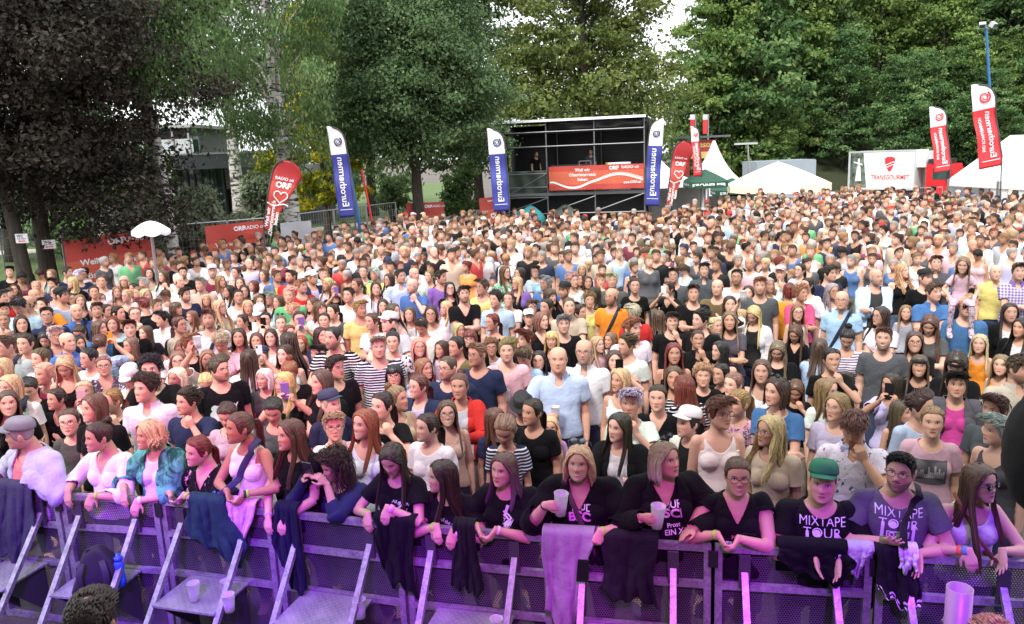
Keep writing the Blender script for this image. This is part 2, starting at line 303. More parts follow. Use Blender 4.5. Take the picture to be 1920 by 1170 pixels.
# ---------------------------------------------------------------- the human figure
HZ=np.array([.119,.115,.104,.085,.06,.035,.012,-.01,-.035,-.058,-.078,-.096,-.108,-.114])
HW=np.array([.008,.030,.052,.068,.0755,.0765,.0755,.0735,.070,.0645,.056,.044,.030,.006])
HF=np.array([.008,.036,.060,.080,.0905,.0935,.0925,.0925,.0935,.0935,.0935,.092,.084,.060])
HB=np.array([.008,.036,.062,.083,.0975,.1005,.0985,.091,.077,.058,.038,.018,-.004,-.030])
def head_grid(sex='f',fat=0.,child=0.,nt=56,nz=46):
    zz=np.interp(np.linspace(0,1,nz),np.linspace(0,1,len(HZ)),HZ); o=-zz
    w=np.interp(o,-HZ,HW); f=np.interp(o,-HZ,HF); b=np.interp(o,-HZ,HB)
    low=np.clip(-zz/.11,0,1)
    w=w*(1+low*(.05 if sex=='m' else -.05)+low*fat*.22+.03*fat); b=b+low*fat*.02
    t=np.linspace(0,2*math.pi,nt,endpoint=False); P=np.zeros((nz,nt,3))
    for i in range(nz):
        c,s=np.cos(t),np.sin(t); yf=np.where(c>0,-f[i]*np.abs(c)**.82,b[i]*-c*1.0)
        P[i,:,0]=w[i]*np.sign(s)*np.abs(s)**.92; P[i,:,1]=yf; P[i,:,2]=zz[i]
    x,y,z=P[...,0],P[...,1],P[...,2]; ax=np.abs(x); fr=np.clip(-y/.05,0,1)
    g=lambda cx,cz,sx,sz: np.exp(-((ax-cx)/sx)**2-((z-cz)/sz)**2)
    k=.85 if sex=='f' else 1.0; k*=1-.3*child
    ridge=np.interp(-z,[-.04,-.028,.0,.018,.026,.034,.042],[0,.002,.010,.020,.021,.008,0])*k
    d=ridge*np.exp(-(ax/np.interp(-z,[-.03,.01,.024],[.008,.0095,.0145]))**2)
    d+=.006*k*g(.011,-.026,.006,.007)
    d-=.0115*g(.031,.010,.015,.0115)
    d+=.0035*g(.031,.009,.011,.006)
    d+=.0045*k*g(.026,.033,.024,.008)
    d+=.0055*g(.043,-.018,.018,.016)
    d+=.0058*g(0,-.0535,.017,.0045)+.0062*g(0,-.0635,.015,.005)-.0035*g(0,-.0585,.020,.0022)
    d+=.006*g(0,-.096,.018,.012)-.003*g(0,-.078,.018,.006)
    d-=.003*g(.05,-.05,.014,.02)*(1-fat)
    P[...,1]-=d*fr
    return P
def add_head(mb,Mh,spec):
    P=head_grid(spec.get('sex','f'),spec.get('fat',0),spec.get('child',0)); q=P.reshape(-1,3)
    n=P.shape[1]; m=P.shape[0]
    f=[(i*n+j,(i+1)*n+j,(i+1)*n+(j+1)%n,i*n+(j+1)%n) for i in range(m-1) for j in range(n)]+[tuple(range(n)),tuple(range((m-1)*n,m*n))[::-1]]
    R,t=Mh; mb.add(q@R.T+t,f)
    for s in (-1,1):
        Re=rot(s*-.35,0,s*.12); v,f=ellipsoid((s*.078,.012,-.004),(.008,.019,.032),Re,12,8); mb.add(v@R.T+t,f)
def add_hand(mb,W,d,n,side,curl,sz=1.0,spread=.0):
    d=unit(d); n=unit(n-d*np.dot(n,d)); l=np.cross(d,n)*side   # l points to the thumb's side
    P=[W-d*.02,W+d*.01,W+d*.05*sz,W+d*.085*sz]; mb.tube(P,[(.026*sz,.020*sz),(.030*sz,.019*sz),(.040*sz,.016*sz),(.039*sz,.013*sz)],12,ref=l)
    L=(.066,.076,.071,.054); off=(.0295,.010,-.0095,-.0285)
    for i in range(4):
        c=curl[i] if hasattr(curl,'__len__') else curl
        b=W+d*(.082-.006*abs(i-1.3))*sz+l*off[i]*sz; dd=unit(d+l*spread*(1.5-i)*.35); p=[b-dd*.015,b]; ang=0
        for k,fr in enumerate((.44,.31,.25)):
            ang+=c*(.85,1.0,.7)[k]; v=dd*math.cos(ang)+n*math.sin(ang); p.append(p[-1]+v*L[i]*fr*sz)
        mb.tube(p,np.array([.0088,.0092,.0085,.0078,.0062])*sz,8,ref=l)
    c=curl[4] if hasattr(curl,'__len__') and len(curl)>4 else .5
    b=W+d*.022*sz+l*.024*sz; t1=unit(l*.75+d*.62+n*.30*c*2); t2=unit(l*(.45-.5*c)+d*.8+n*.6*c); t3=unit(l*(.25-.6*c)+d*.85+n*.7*c)
    p=[b-t1*.012,b,b+t1*.038*sz,b+t1*.038*sz+t2*.032*sz,b+t1*.038*sz+t2*.032*sz+t3*.024*sz]
    mb.tube(p,np.array([.013,.0135,.0108,.0098,.0072])*sz,8,ref=n)
RING_M=np.array([(-.15,.10,.08),(-.08,.166,.112),(0,.172,.120),(.10,.158,.112),(.18,.154,.110),(.27,.165,.118),(.36,.180,.122),(.43,.178,.108),(.475,.140,.088),(.51,.088,.070),(.55,.060,.061)])
RING_F=np.array([(-.15,.10,.08),(-.08,.172,.115),(0,.172,.118),(.10,.140,.100),(.18,.126,.092),(.27,.140,.102),(.36,.152,.108),(.43,.152,.098),(.475,.118,.080),(.51,.074,.060),(.55,.050,.051)])
def ik(S,W,a,b,pole):
    d=W-S; L=np.linalg.norm(d)
    if L>(a+b)*.995: W=S+d/L*(a+b)*.995; d=W-S; L=np.linalg.norm(d)
    x=(a*a-b*b+L*L)/(2*L); h=math.sqrt(max(a*a-x*x,0)); u=d/L; p=unit(pole-u*np.dot(pole,u)); return S+u*x+p*h,W
def fig(sp,vox=.008):
    sex=sp.get('sex','f'); wd=sp.get('wide',1.0); fat=sp.get('fat',0.); k=1.0 if sex=='m' else .945
    P=np.asarray(sp.get('P',(0,.02,.95*k)),float); N=np.asarray(sp.get('N',(0,.02,1.475*k)),float)
    Rc=rot(sp.get('syaw',0),sp.get('slean',0),sp.get('sroll',0)); Rh=rot(*sp.get('head',(0,0,0)))
    mb=MB(); ring=(RING_M if sex=='m' else RING_F).copy(); ring[:,1:]*=wd; ring[:-2,1]*=1+.16*fat; ring[:-2,2]*=1+.5*fat*np.exp(-((ring[:-2,0]-.12)/.16)**2)
    L=.525*k; d=N-P; c1=P+V(0,.02,.22*k)*(np.linalg.norm(d)/L); c1=c1+V(0,np.clip(-(d[1]),0,.5)*.10,0)
    def bez(t): t=np.asarray(t)[:,None]; return (1-t)**2*P+2*t*(1-t)*c1+t**2*N
    s=ring[:,0]/.525; C=np.where((s<0)[:,None],P+(c1-P)/np.linalg.norm(c1-P)*(s*L)[:,None],bez(np.clip(s,0,1)))
    nt=unit(N-c1); C[-1]=N+unit(nt+V(0,0,1))*.025
    # elliptical lofts, x axis follows the shoulders
    nR=24; a=np.linspace(0,2*math.pi,nR,endpoint=False); rows=[]; T=np.gradient(C,axis=0); T/=np.linalg.norm(T,axis=1,keepdims=True)
    fr=[]
    for i in range(len(C)):
        f=min(1,max(0,s[i])); X=unit(np.array([1,0,0.])*(1-f)+Rc[:,0]*f); X=unit(X-T[i]*np.dot(X,T[i])); Y=np.cross(T[i],X); fr.append((X,Y))
        ca,sa=np.cos(a),np.sin(a); ex=.86; rx=ring[i,1]*k*np.sign(ca)*np.abs(ca)**ex; ry=ring[i,2]*k*np.sign(sa)*np.abs(sa)**ex
        if fat and i<7: ry=np.where(sa<0,ry*(1+.35*fat*math.exp(-((ring[i,0]-.13)/.14)**2)),ry)
        rows.append(C[i]+np.outer(rx,X)+np.outer(ry,Y))
    G=np.array(rows); f=[(i*nR+j,i*nR+(j+1)%nR,(i+1)*nR+(j+1)%nR,(i+1)*nR+j) for i in range(len(C)-1) for j in range(nR)]+[tuple(range(nR))[::-1],tuple(range((len(C)-1)*nR,len(C)*nR))]
    mb.add(G.reshape(-1,3),f)
    Xn,Yn=fr[-3]; BU=[]
    if sex=='f' and not sp.get('child'):
        i=6; bs=sp.get('bust',1.0); BU=[]
        for q in (-1,1): BU.append(C[i]+fr[i][0]*q*.068*k*wd-fr[i][1]*(.070+.03*(wd-1)+.02*fat)*k+unit(T[i])*-.025); mb.ell(C[i]+fr[i][0]*q*.068*k*wd-fr[i][1]*(.070+.03*(wd-1)+.02*fat)*k+unit(T[i])*-.025,(.068*bs,.060*bs,.070*bs))
    hc=np.asarray(sp['Hc'],float) if 'Hc' in sp else N+unit(nt*.5+V(0,0,1))*.152*k+V(0,-.028,0)+Rh@V(0,-.012,.0)
    hs=sp.get('hs',1.0 if sex=='m' else .955); Mh=(Rh*hs,hc)
    add_head(mb,Mh,sp)
    nr=(.060 if sex=='m' else .050)*wd**.5*(1+.25*fat); mb.tube([N-nt*.06,N+nt*.01,(N+hc)/2+V(0,.012,0),hc+Rh@V(0,.022,-.045),hc+Rh@V(0,.015,.0)],[nr*1.25,nr*1.08,nr,nr*.98,nr*.8],18)
    J={'N':N,'P':P,'hc':hc,'bones':[]}
    ua,fa=.292*k,.255*k; sw=(.170 if sex=='m' else .146)*k*wd*(1+.12*fat)
    for q,key in ((-1,'l'),(1,'r')):
        S=N+Rc@V(q*sw,.005,-.078*k); h=sp.get(key)
        if h is None:   # hanging
            h=dict(W=S+V(q*.05,-.06,-.53*k),d=V(0,-.15,-1),n=V(-q,0,0),c=.35,pole=V(q*.3,1,0))
        W=np.asarray(h['W'],float); E,W=ik(S,W,ua,fa,np.asarray(h.get('pole',(q*.8,.45,-.7)),float))
        aw=(1.0 if sex=='m' else .86)*wd**.6*(1+.22*fat)
        ad=unit(E-S)*aw
        mb.tube([S-ad*.050,S-ad*.042,S-ad*.024,S,S*.78+E*.22,S*.4+E*.6,E],np.array([.010,.028,.045,.053,.052,.046,.041])*aw,14)
        mb.ell(S-Rc@V(q*.035,0,-.002),(.055*aw,.050*aw,.045*aw))
        mb.tube([E+(E-W)*.03,E*.8+W*.2,E*.45+W*.55,W],[(.040*aw,.040*aw),(.043*aw,.041*aw),(.036*aw,.034*aw),(.027*aw**.5,.0235*aw**.5)],14)
        n=np.asarray(h.get('n',(0,1,0)),float); side=q*h.get('flip',1)
        add_hand(mb,W,np.asarray(h.get('d',W-E),float),n,h.get('ts',side),h.get('c',.4),(1.0 if sex=='m' else .93),h.get('sp',0))
        J[key]=(S,E,W); J['bones']+=[(S,E,.052*aw),(E,W+unit(np.asarray(h.get('d',W-E),float))*.17,.038*aw)]
    lg=sp.get('legs')
    for i,q in enumerate((-1,1)):
        hp=P+V(q*.088*k*wd,0,-.03); kn,an=(np.asarray(p,float) for p in lg[i]) if lg else (V(P[0]+q*.095*k,P[1]*.6-.01,.50*k),V(P[0]+q*.11*k,P[1]*.3+.03,.085))
        lw=k*wd**.7*(1+.2*fat)
        mb.tube([hp+V(0,0,.05),hp+V(0,0,-.08),hp*.5+kn*.5,kn],np.array([.085,.090,.074,.056])*lw,14); mb.tube([kn+(hp-kn)*.05,kn*.7+an*.3,kn*.35+an*.65,an],np.array([.055,.058,.046,.037])*lw,14)
        fd=unit(V(q*.2,-1,0)) if not lg else unit(V(0,-1,-.5)); mb.tube([an+V(0,.05,-.035)-fd*.03,an+V(0,0,-.02),an+fd*.07+V(0,0,-.045),an+fd*.14+V(0,0,-.058),an+fd*.19+V(0,0,-.062)],[(.03,.03),(.037,.045),(.042,.034),(.045,.024),(.03,.014)],10,ref=(1,0,0))
        J['bones']+=[(hp,kn,.08*lw),(kn,an,.055*lw)]
    v,F=voxel(mb,vox); F=np.asarray(F); e,c=edges_of(F); v=laplace(v,e,2,.5)
    # classification of the surface
    ss=np.concatenate([[-.15,-.08],np.linspace(0,1,40)*.525,[.56]])/.525
    SC=np.where((ss<0)[:,None],P+(c1-P)/np.linalg.norm(c1-P)*(ss*L)[:,None],bez(np.clip(ss,0,1))); SC[-1]=C[-1]
    dd=((v[:,None,:]-SC[None])**2).sum(2); ni=dd.argmin(1); ps=ss[ni]*.525
    ii=np.clip(np.searchsorted(s,ss[ni])-1,0,len(s)-1); X=np.array([fr[i][0] for i in ii]); Y=np.array([fr[i][1] for i in ii])
    rel=v-SC[ni]; u=(rel*X).sum(1); w=-(rel*Y).sum(1)   # w>0 is the front
    rw=np.interp(ps,ring[:,0],ring[:,1])*k; rd=np.interp(ps,ring[:,0],ring[:,2])*k
    d0=np.sqrt((u/rw)**2+(w/rd)**2); d0=np.where(d0>1,1+(d0-1)*3.2,d0)
    for q in BU: d0=np.minimum(d0,(np.linalg.norm(v-q,axis=1)/.074)**2*.8)
    if fat: df=np.sqrt((u/(rw*1.04))**2+(w/(rd*(1+.30*fat)))**2); d0=np.minimum(d0,np.where((w>0)&(ps<.33),np.where(df>1,1+(df-1)*3.2,df),9))
    D=[d0]
    for A,B,r in J['bones']:
        t=np.clip(((v-A)@(B-A))/((B-A)@(B-A)),0,1); D.append(np.linalg.norm(v-(A+t[:,None]*(B-A)),axis=1)/r)
    hl=(v-hc)@Rh/hs; D.append(np.linalg.norm(hl/V(.085,.105,.125),axis=1))
    lab=np.argmin(np.array(D),0)   # 0 torso, 1 2 left arm, 3 4 right arm, 5..8 legs, 9 head
    tt=np.zeros(len(v))
    for i,(A,B,r) in enumerate(J['bones']):
        mk=lab==i+1; tt[mk]=((v[mk]-A)@(B-A))/((B-A)@(B-A))
    hpv=np.where(((hl[:,2]>-.135)&(np.abs(hl[:,0])<.11)&(np.abs(hl[:,1])<.14))[:,None],hl,V(0,.3,-.6))
    arm=((lab==2)|(lab==4)).astype(float)
    me=qmesh('person',v,F,M['skin'],True,{'hp':('FLOAT_VECTOR',hpv),'arm':('FLOAT',arm)})
    return dict(me=me,v=v,F=F,nrm=normals_of(v,F),lab=lab,tt=tt,ps=ps,u=u,w=w,Rh=Rh*hs,hc=hc,Rc=Rc,N=N,P=P,J=J,k=k,sp=sp,Yf=-Yn,Xf=Xn,SC=SC)
def hmat(g):
    m=Matrix.Identity(4)
    for i in range(3):
        for j in range(3): m[i][j]=g['Rh'][i,j]
        m[i][3]=g['hc'][i]
    return m
def garment(g,mask,off,name,mat,fold=.004,it=5,seed=0,hem=4,keep=.55):
    """cloth cut from the figure's own surface, let out by off and smoothed"""
    F=g['F']; fm=mask[F].all(1); F2=F[fm]
    if len(F2)<4: return None
    idx=np.unique(F2); mp=np.full(len(g['v']),-1); mp[idx]=np.arange(len(idx)); F2=mp[F2]; v=g['v'][idx].copy(); n=g['nrm'][idx]
    o=off[idx] if hasattr(off,'__len__') else np.full(len(idx),off)
    e,c=edges_of(F2); be=e[c==1]; bd=np.zeros(len(v),bool); bd[be.ravel()]=True
    v=laplace(v,be,hem,.6,bd)          # even out the cut edge
    v=v+n*o[:,None]; v0=v.copy(); v=laplace(v,e,it,.55,~bd); v=v0*.25+v*.75; b0=g['v'][idx]; dn=((v-b0)*n).sum(1); v=v+n*np.maximum(0,keep*o-dn)[:,None]
    r=random.Random(seed); h=np.zeros(len(v)); q=v.copy()
    for i in range(7):
        d=unit(V(r.gauss(0,1),r.gauss(0,1),r.gauss(0,.5))); fr=r.uniform(22,55); ph=r.uniform(0,6.3); d2=unit(V(r.gauss(0,1),r.gauss(0,1),r.gauss(0,1)))
        h+=np.sin(q@d*fr+ph+1.6*np.sin(q@d2*14+ph*2))/7
    v=v+n*(h*fold*2.2)[:,None]; dn=((v-b0)*n).sum(1); v=v+n*np.maximum(0,.6*keep*o-dn)[:,None]
    # a turned-in edge gives the cloth its thickness
    bn=np.full(len(v),-1); bi=np.where(bd)[0]; bn[bi]=np.arange(len(bi))+len(v); v=np.concatenate([v,v[bi]-n[bi]*np.minimum(o[bi],.012)[:,None]*.9])
    # orient each rim quad with its face
    key={}
    for a in range(4):
        for p,q2 in zip(F2[:,a],F2[:,(a+1)%4]): key[(p,q2)]=1
    rim=[]
    for p,q2 in be:
        if (p,q2) not in key: p,q2=q2,p
        rim.append((q2,p,bn[p],bn[q2]))
    F3=np.concatenate([F2,np.array(rim,int)]) if rim else F2
    return qmesh(name,v,F3,mat,True)
def shirt_mask(g,sleeve='short',neck='round',hem=-.06,open=0.,nd=None,pull=0.):
    lab,tt,ps,u,w=g['lab'],g['tt'],g['ps'],g['u'],g['w']; k=g['k']; vv=(ps-.525)
    v=g['v']; N=g['N']; X=g['Xf']; rel=v-N; uu=rel@X; up=rel@unit(g['SC'][-3]-g['SC'][-9]); rr=np.sqrt(uu**2+((rel@g['Yf'])-.0)**2)
    m=((lab==0)&(ps>hem))|((lab>=5)&(lab<=8)&(g['v'][:,2]>g['P'][2]+hem))
    au=np.where(lab==1,tt,np.where(lab==3,tt,9)); af=np.where(lab==2,tt,np.where(lab==4,tt,9))
    if sleeve=='tank': m&=~((np.abs(uu)>.115*k)&(up>-.125*k)); m&=np.ones(len(v),bool)
    else:
        lim={'cap':.2,'short':.58,'half':.92,'long':2,'three':2}[sleeve]; m|=(au<lim)
        if sleeve=='long': m|=(af<.60)
        if sleeve=='three': m|=(af<.22)
    m&=(lab!=9); front=w>-.015
    if neck=='round': m&=~((np.abs(uu)<.105*k)&(up>-.020*k-.055*k*np.maximum(0,1-(uu/(.09*k))**2)*front))
    if neck=='scoop': m&=~((np.abs(uu)<.12*k)&(up>-.022*k-.11*k*np.maximum(0,1-(uu/(.105*k))**2)*front))
    if neck=='v':
        dp=nd or .17; m&=~((np.abs(uu)<.10*k)&(up>-.015*k)); m&=~(front&(up>-dp*k+np.abs(uu)*dp/.085)&(up<.2)&(np.abs(uu)<.1))
    if neck=='crew': m&=~(up>.012*k)
    if neck=='high': m&=~(up>.045*k)
    if open: m&=~(front&(np.abs(uu)<open+np.clip(-up,0,.5)*pull))
    return m
# ---------------------------------------------------------------- hair, in the head's own frame
def _skull_bvh():
    P=head_grid('f',0,0,40,34); P[...,1]=np.maximum(P[...,1],-.094); q=P.reshape(-1,3); m,n=P.shape[:2]
    return BVHTree.FromPolygons(q.tolist(),[(i*n+j,(i+1)*n+j,(i+1)*n+(j+1)%n,i*n+(j+1)%n) for i in range(m-1) for j in range(n)]+[tuple(range(n))])
SKB=_skull_bvh()
def skull(d,off=0.):
    """point on the skull in direction d (from the head's centre)"""
    d=unit(d); h=SKB.ray_cast(Vector((0,0,0)),Vector(d)); r=h[3] if h[0] is not None else .1
    return d*(r+off)
def strands(paths,wid,thick,rnd):
    V_=[];F_=[];A=[];B=[];b=0
    for (p,w) in paths:
        p=np.asarray(p); m=len(p); T=np.gradient(p,axis=0); T/=np.maximum(np.linalg.norm(T,axis=1,keepdims=True),1e-9)
        r=p/np.maximum(np.linalg.norm(p*V(1,1,.45),axis=1,keepdims=True),1e-6)*V(1,1,.45); x=np.cross(T,r); x/=np.maximum(np.linalg.norm(x,axis=1,keepdims=True),1e-6); y=np.cross(x,T)
        k=np.linspace(0,1,m)[:,None]; sh=np.minimum(1,.55+k*2.5)*np.where(k>.75,1-.75*((k-.75)/.25)**1.5,1)
        W=w*wid*sh; H=thick*sh
        ring=np.stack([p+x*W,p+y*H,p-x*W,p-y*H*.6],1).reshape(-1,3); V_.append(ring)
        F_+= [(b+i*4+j,b+i*4+(j+1)%4,b+(i+1)*4+(j+1)%4,b+(i+1)*4+j) for i in range(m-1) for j in range(4)]
        A.append(np.full(m*4,rnd.random())); B.append(np.repeat(k[:,0],4)); b+=m*4
    return np.concatenate(V_),np.array(F_),np.concatenate(A),np.concatenate(B)
def cap_shell(front=.068,temple=.02,nape=-.07,off=.006,side=-.012,rec=0.,bald=False):
    """a closed skin of hair over the scalp: rows of directions from the crown to the hairline"""
    nt,nr=40,12; out=np.zeros((nr,nt,3)); inn=np.zeros((nr,nt,3))
    for j in range(nt):
        a=2*math.pi*j/nt; fx,fy=math.sin(a),-math.cos(a)     # a=0 faces -y
        c=abs(((a+math.pi)%(2*math.pi))-math.pi)/math.pi     # 0 front .. 1 back
        zl=np.interp(c,[0,.16+rec,.30,.40,.47,.56,.75,1],[front+rec*.06,front-.004,.030+temple,-.002+side*.3,side-.02,-.012,nape+.012,nape])
        for i in range(nr):
            t=i/(nr-1); z=.119-(.119-zl)*t**1.15; z=min(z,.1188)
            p=V(math.copysign(abs(fx)**.92,fx)*np.interp(-z,-HZ,HW),-np.interp(-z,-HZ,HF)*abs(fy)**.82 if fy<0 else fy*np.interp(-z,-HZ,HB),z); n=unit(p/V(.0775,.098,.119)**2+1e-9)
            o=off*(1-.75*t**6)
            out[i,j]=p+n*o; inn[i,j]=p-n*.006
    return out,inn
def hair_mesh(style,seed=0,length=.32,wave=0.,g=(0,0,-1),fine=1.0,part=0.,vol=1.0):
    r=random.Random(seed*77+hash(style)%1000 if False else seed*77+sum(map(ord,style))); paths=[]; g=unit(V(*g)); mb=MB()
    up=style in('pony','bun','tied')
    kw=dict(front=.084,temple=.022,nape=-.075)
    if style in('short','quiff','curly','crop'): kw=dict(front=.080,temple=.012,nape=-.055,off={'short':.008,'quiff':.008,'curly':.012,'crop':.003}[style])
    if up: kw.update(off=.003,front=.088,temple=.032)
    if style=='buzz': kw=dict(front=.084,temple=.012,nape=-.05,off=.0025)
    if style=='bald': kw=dict(front=.118,temple=-.03,nape=-.055,off=.004)
    if style=='fringe' or style=='bob' or style=='long': kw['off']=.008
    o,i_=cap_shell(**kw); n=o.shape[1]
    if style=='bald':
        keep=[j for j in range(n) if .30<abs(((2*math.pi*j/n+math.pi)%(2*math.pi))-math.pi)/math.pi]
        for j in keep:   # a ring of short hair round the back and sides
            a=2*math.pi*j/n
            for q in range(5):
                a2=a+r.uniform(-.08,.08); z=r.uniform(-.045,.045); d=V(math.sin(a2),-math.cos(a2),z*9); p0=skull(d,-.002); t=unit(V(0,.5,-1)); paths.append(([p0,p0+unit(p0)*.003+t*.012,p0+unit(p0)*.003+t*.028],1.0))
    else:
        full=np.concatenate([o,o[-1:]*.97,i_[::-1]]); mb.grid(full,wrap=True)
    N=int((200 if style in('long','bob','fringe','pony','bun','tied') else 420)*fine)
    def down(p,L,n=7,w=0.,ph=0.,clear=True,amp=1.0):
        q=[np.array(p)]; 
        for s in range(n):
            x=q[-1]+g*L/n
            if clear:
                k=np.dot(x,-g)*-1; below=np.dot(x,g)-.10
                if below>0:
                    lat=x-g*np.dot(x,g); y=lat[1]; 
                    x=x+V(0,np.sign(y if abs(y)>.01 else 1)*min(.018,below*.16),0)+V(np.sign(x[0])*.004,0,0)
            x=x+V(math.sin(ph+s*1.25),math.cos(ph*1.7+s*1.1),0)*w*.010*amp; q.append(x)
        return q[1:]
    if style in('long','bob','fringe'):
        L=length if style!='bob' else min(length,.13)
        for i in range(N):
            sd=1 if r.random()<.5 else -1; c=r.random(); az=(.34+.66*c)*math.pi*sd           # azimuth at the widest line, 0 = front
            if r.random()<.3: az=(.34+.10*r.random())*math.pi*sd
            c2=abs(az)/math.pi; py=np.interp(c2,[.33,.5,.75,1],[-.068,-.035,.03,.075])+r.uniform(-.008,.008)
            top=skull(V(part+sd*.004,py,.09 if c2<.8 else .06),.004); E=skull(V(math.sin(az),-math.cos(az),r.uniform(-.10,.12)),.010*vol+r.uniform(0,.012)*vol); q=[]
            for s in np.linspace(0,1,6):
                m=top*(1-s)+E*s; hgt=np.interp(s,[0,.5,1],[.005,.010*vol+r.uniform(-.002,.004),0]); q.append(skull(m,0)*(1-s**3)+E*s**3+unit(m)*hgt)
            l=L*r.uniform(.82,1.05); q+=down(q[-1],l,8 if style!='bob' else 5,wave,r.uniform(0,6.3))
            if style=='bob': q[-1]=q[-1]*V(.9,.95,1)
            paths.append((q,r.uniform(.7,1.25)))
        if style=='fringe':
            for i in range(int(46*fine)):
                x=r.uniform(-.062,.062); top=skull(V(x*.7,-.03,.1),.006); E=skull(V(x,-.085,.055),.006); E2=V(x*1.0,-.100+abs(x)*.35,.040+r.uniform(-.006,.006)); paths.append(([top,skull((top+E)/2,.012),E,E2],1.0))
    elif style in('pony','bun','tied'):
        K=V(0,.112,.035) if style=='pony' else V(0,.070,.105) if style=='bun' else V(0,.105,-.03)
        for i in range(N):
            az=r.uniform(-1,1)*math.pi; c=abs(az)/math.pi; zl=np.interp(c,[0,.2,.32,.45,.55,1],[.087,.080,.056,.012,-.02,-.07])
            p0=skull(V(math.sin(az)*np.interp(-zl,-HZ,HW)/.0755,-math.cos(az)*np.interp(-zl,-HZ,HF)/.0755,zl/.0755+r.uniform(-.06,.06)),.001); q=[]
            for s in np.linspace(0,1,7):
                m=p0*(1-s)+K*s; q.append(skull(m,np.interp(s,[0,.5,1],[.0035,.009,.013])+r.uniform(-.001,.003)) if s<.95 else K+V(*(r.uniform(-.008,.008) for _ in range(3))))
            paths.append((q,.9))
        if style in('pony','tied'):
            for i in range(int(60*fine)):
                o2=V(*(r.uniform(-.012,.012) for _ in range(3))); q=[K+o2,K+o2*1.4+V(0,.03,.0),K+o2*1.8+V(0,.045,-.03)]; q+=down(q[-1],length*r.uniform(.75,1.05),7,wave+.3,r.uniform(0,6.3),False); paths.append((q,.8))
        else:
            for i in range(int(60*fine)):
                a=r.uniform(0,6.3); b=r.uniform(-1.2,1.2); d=V(math.cos(a)*math.cos(b),math.sin(a)*math.cos(b),math.sin(b)); ax=unit(np.cross(d,V(r.gauss(0,1),r.gauss(0,1),1))); c=K+V(0,.012,.022)
                paths.append(([c+(d*math.cos(t)+ax*math.sin(t))*.034 for t in np.linspace(0,1.7,6)],.9))
            mb.ell(K+V(0,.012,.022),(.032,.032,.030))
    elif style in('short','quiff','crop'):
        ln={'short':.042,'quiff':.045,'crop':.022}[style]*length/.32
        for i in range(N):
            az=r.uniform(-1,1)*math.pi; c=abs(az)/math.pi; zl=np.interp(c,[0,.2,.32,.45,.55,1],[.082,.076,.050,.008,-.01,-.05]); z=zl+(.119-zl)*r.random()**.8*.98
            d=V(math.sin(az)*np.interp(-z,-HZ,HW),-math.cos(az)*np.interp(-z,-HZ,HF),z); p0=skull(d,.001); nn=unit(p0/V(.0775,.098,.119)**2)
            if style=='quiff': fl=unit(V(.55,.35,.25)) if z>.06 and d[1]<.03 else unit(V(.2*np.sign(d[0]),.6,-.5))
            else: fl=unit(V(r.uniform(-.25,.25)+.35*seed%2*.3,-.9,.0)) if z>.065 else unit(V(0,.35,-1))
            lift=.8 if z>.06 else .25
            if z<.05: l=ln*.5
            else: l=ln
            p=[p0,p0+(nn*lift+fl*.5)*l*.35,p0+(nn*lift*.85+fl)*l*.65,p0+(nn*lift*.6+fl*1.3)*l*.95+V(r.uniform(-.004,.004),0,r.uniform(-.003,.003))]; paths.append((p,.85))
    elif style=='curly':
        for i in range(int(N*1.1)):
            az=r.uniform(-1,1)*math.pi; c=abs(az)/math.pi; zl=np.interp(c,[0,.2,.32,.45,.55,1],[.078,.070,.045,.005,-.01,-.05]); z=zl+(.119-zl)*r.random()**.8*.98
            d=V(math.sin(az)*np.interp(-z,-HZ,HW),-math.cos(az)*np.interp(-z,-HZ,HF),z); p0=skull(d,.004+r.uniform(0,.028*vol)); e1=unit(V(r.gauss(0,1),r.gauss(0,1),r.gauss(0,1))); e2=unit(np.cross(e1,p0)); q=[]
            for t in np.linspace(0,r.uniform(3,5.5),8): q.append(p0+e1*math.cos(t)*.013+e2*math.sin(t)*.013+unit(p0)*t*.003)
            if length>.33 and z<.05: q+=down(q[-1],length*r.uniform(.5,1),7,2.2,r.uniform(0,6),True)
            paths.append((q,.55))
    at={}
    vv=[];FF=[];RR=[];TT=[];nb=0
    if mb.n:
        v=np.concatenate(mb.v); f=np.array([x if len(x)==4 else (x[0],x[1],x[2],x[2]) for x in mb.f]); vv.append(v);FF.append(f);RR.append(np.full(len(v),.35));TT.append(np.zeros(len(v))); nb=len(v)
    if paths:
        v,f,a,b=strands(paths,.0085/max(.8,fine)**.55 if style in('long','bob','fringe','pony','bun','tied') else .0048/max(.6,min(1.3,fine))**.5,.003/max(1,fine)**.4,r); vv.append(v);FF.append(f+nb);RR.append(a);TT.append(b)
    v=np.concatenate(vv);F=np.concatenate(FF); 
    me=bpy.data.meshes.new('hair'); me.from_pydata(v.tolist(),[],[tuple(dict.fromkeys(x)) for x in F.tolist()]); me.update()
    me.polygons.foreach_set('use_smooth',[True]*len(me.polygons)); me.materials.append(M['hair'])
    for nm,d in (('rnd',np.concatenate(RR)),('tip',np.concatenate(TT))):
        at=me.attributes.new(nm,'FLOAT','POINT'); at.data.foreach_set('value',np.asarray(d,np.float32))
    return me
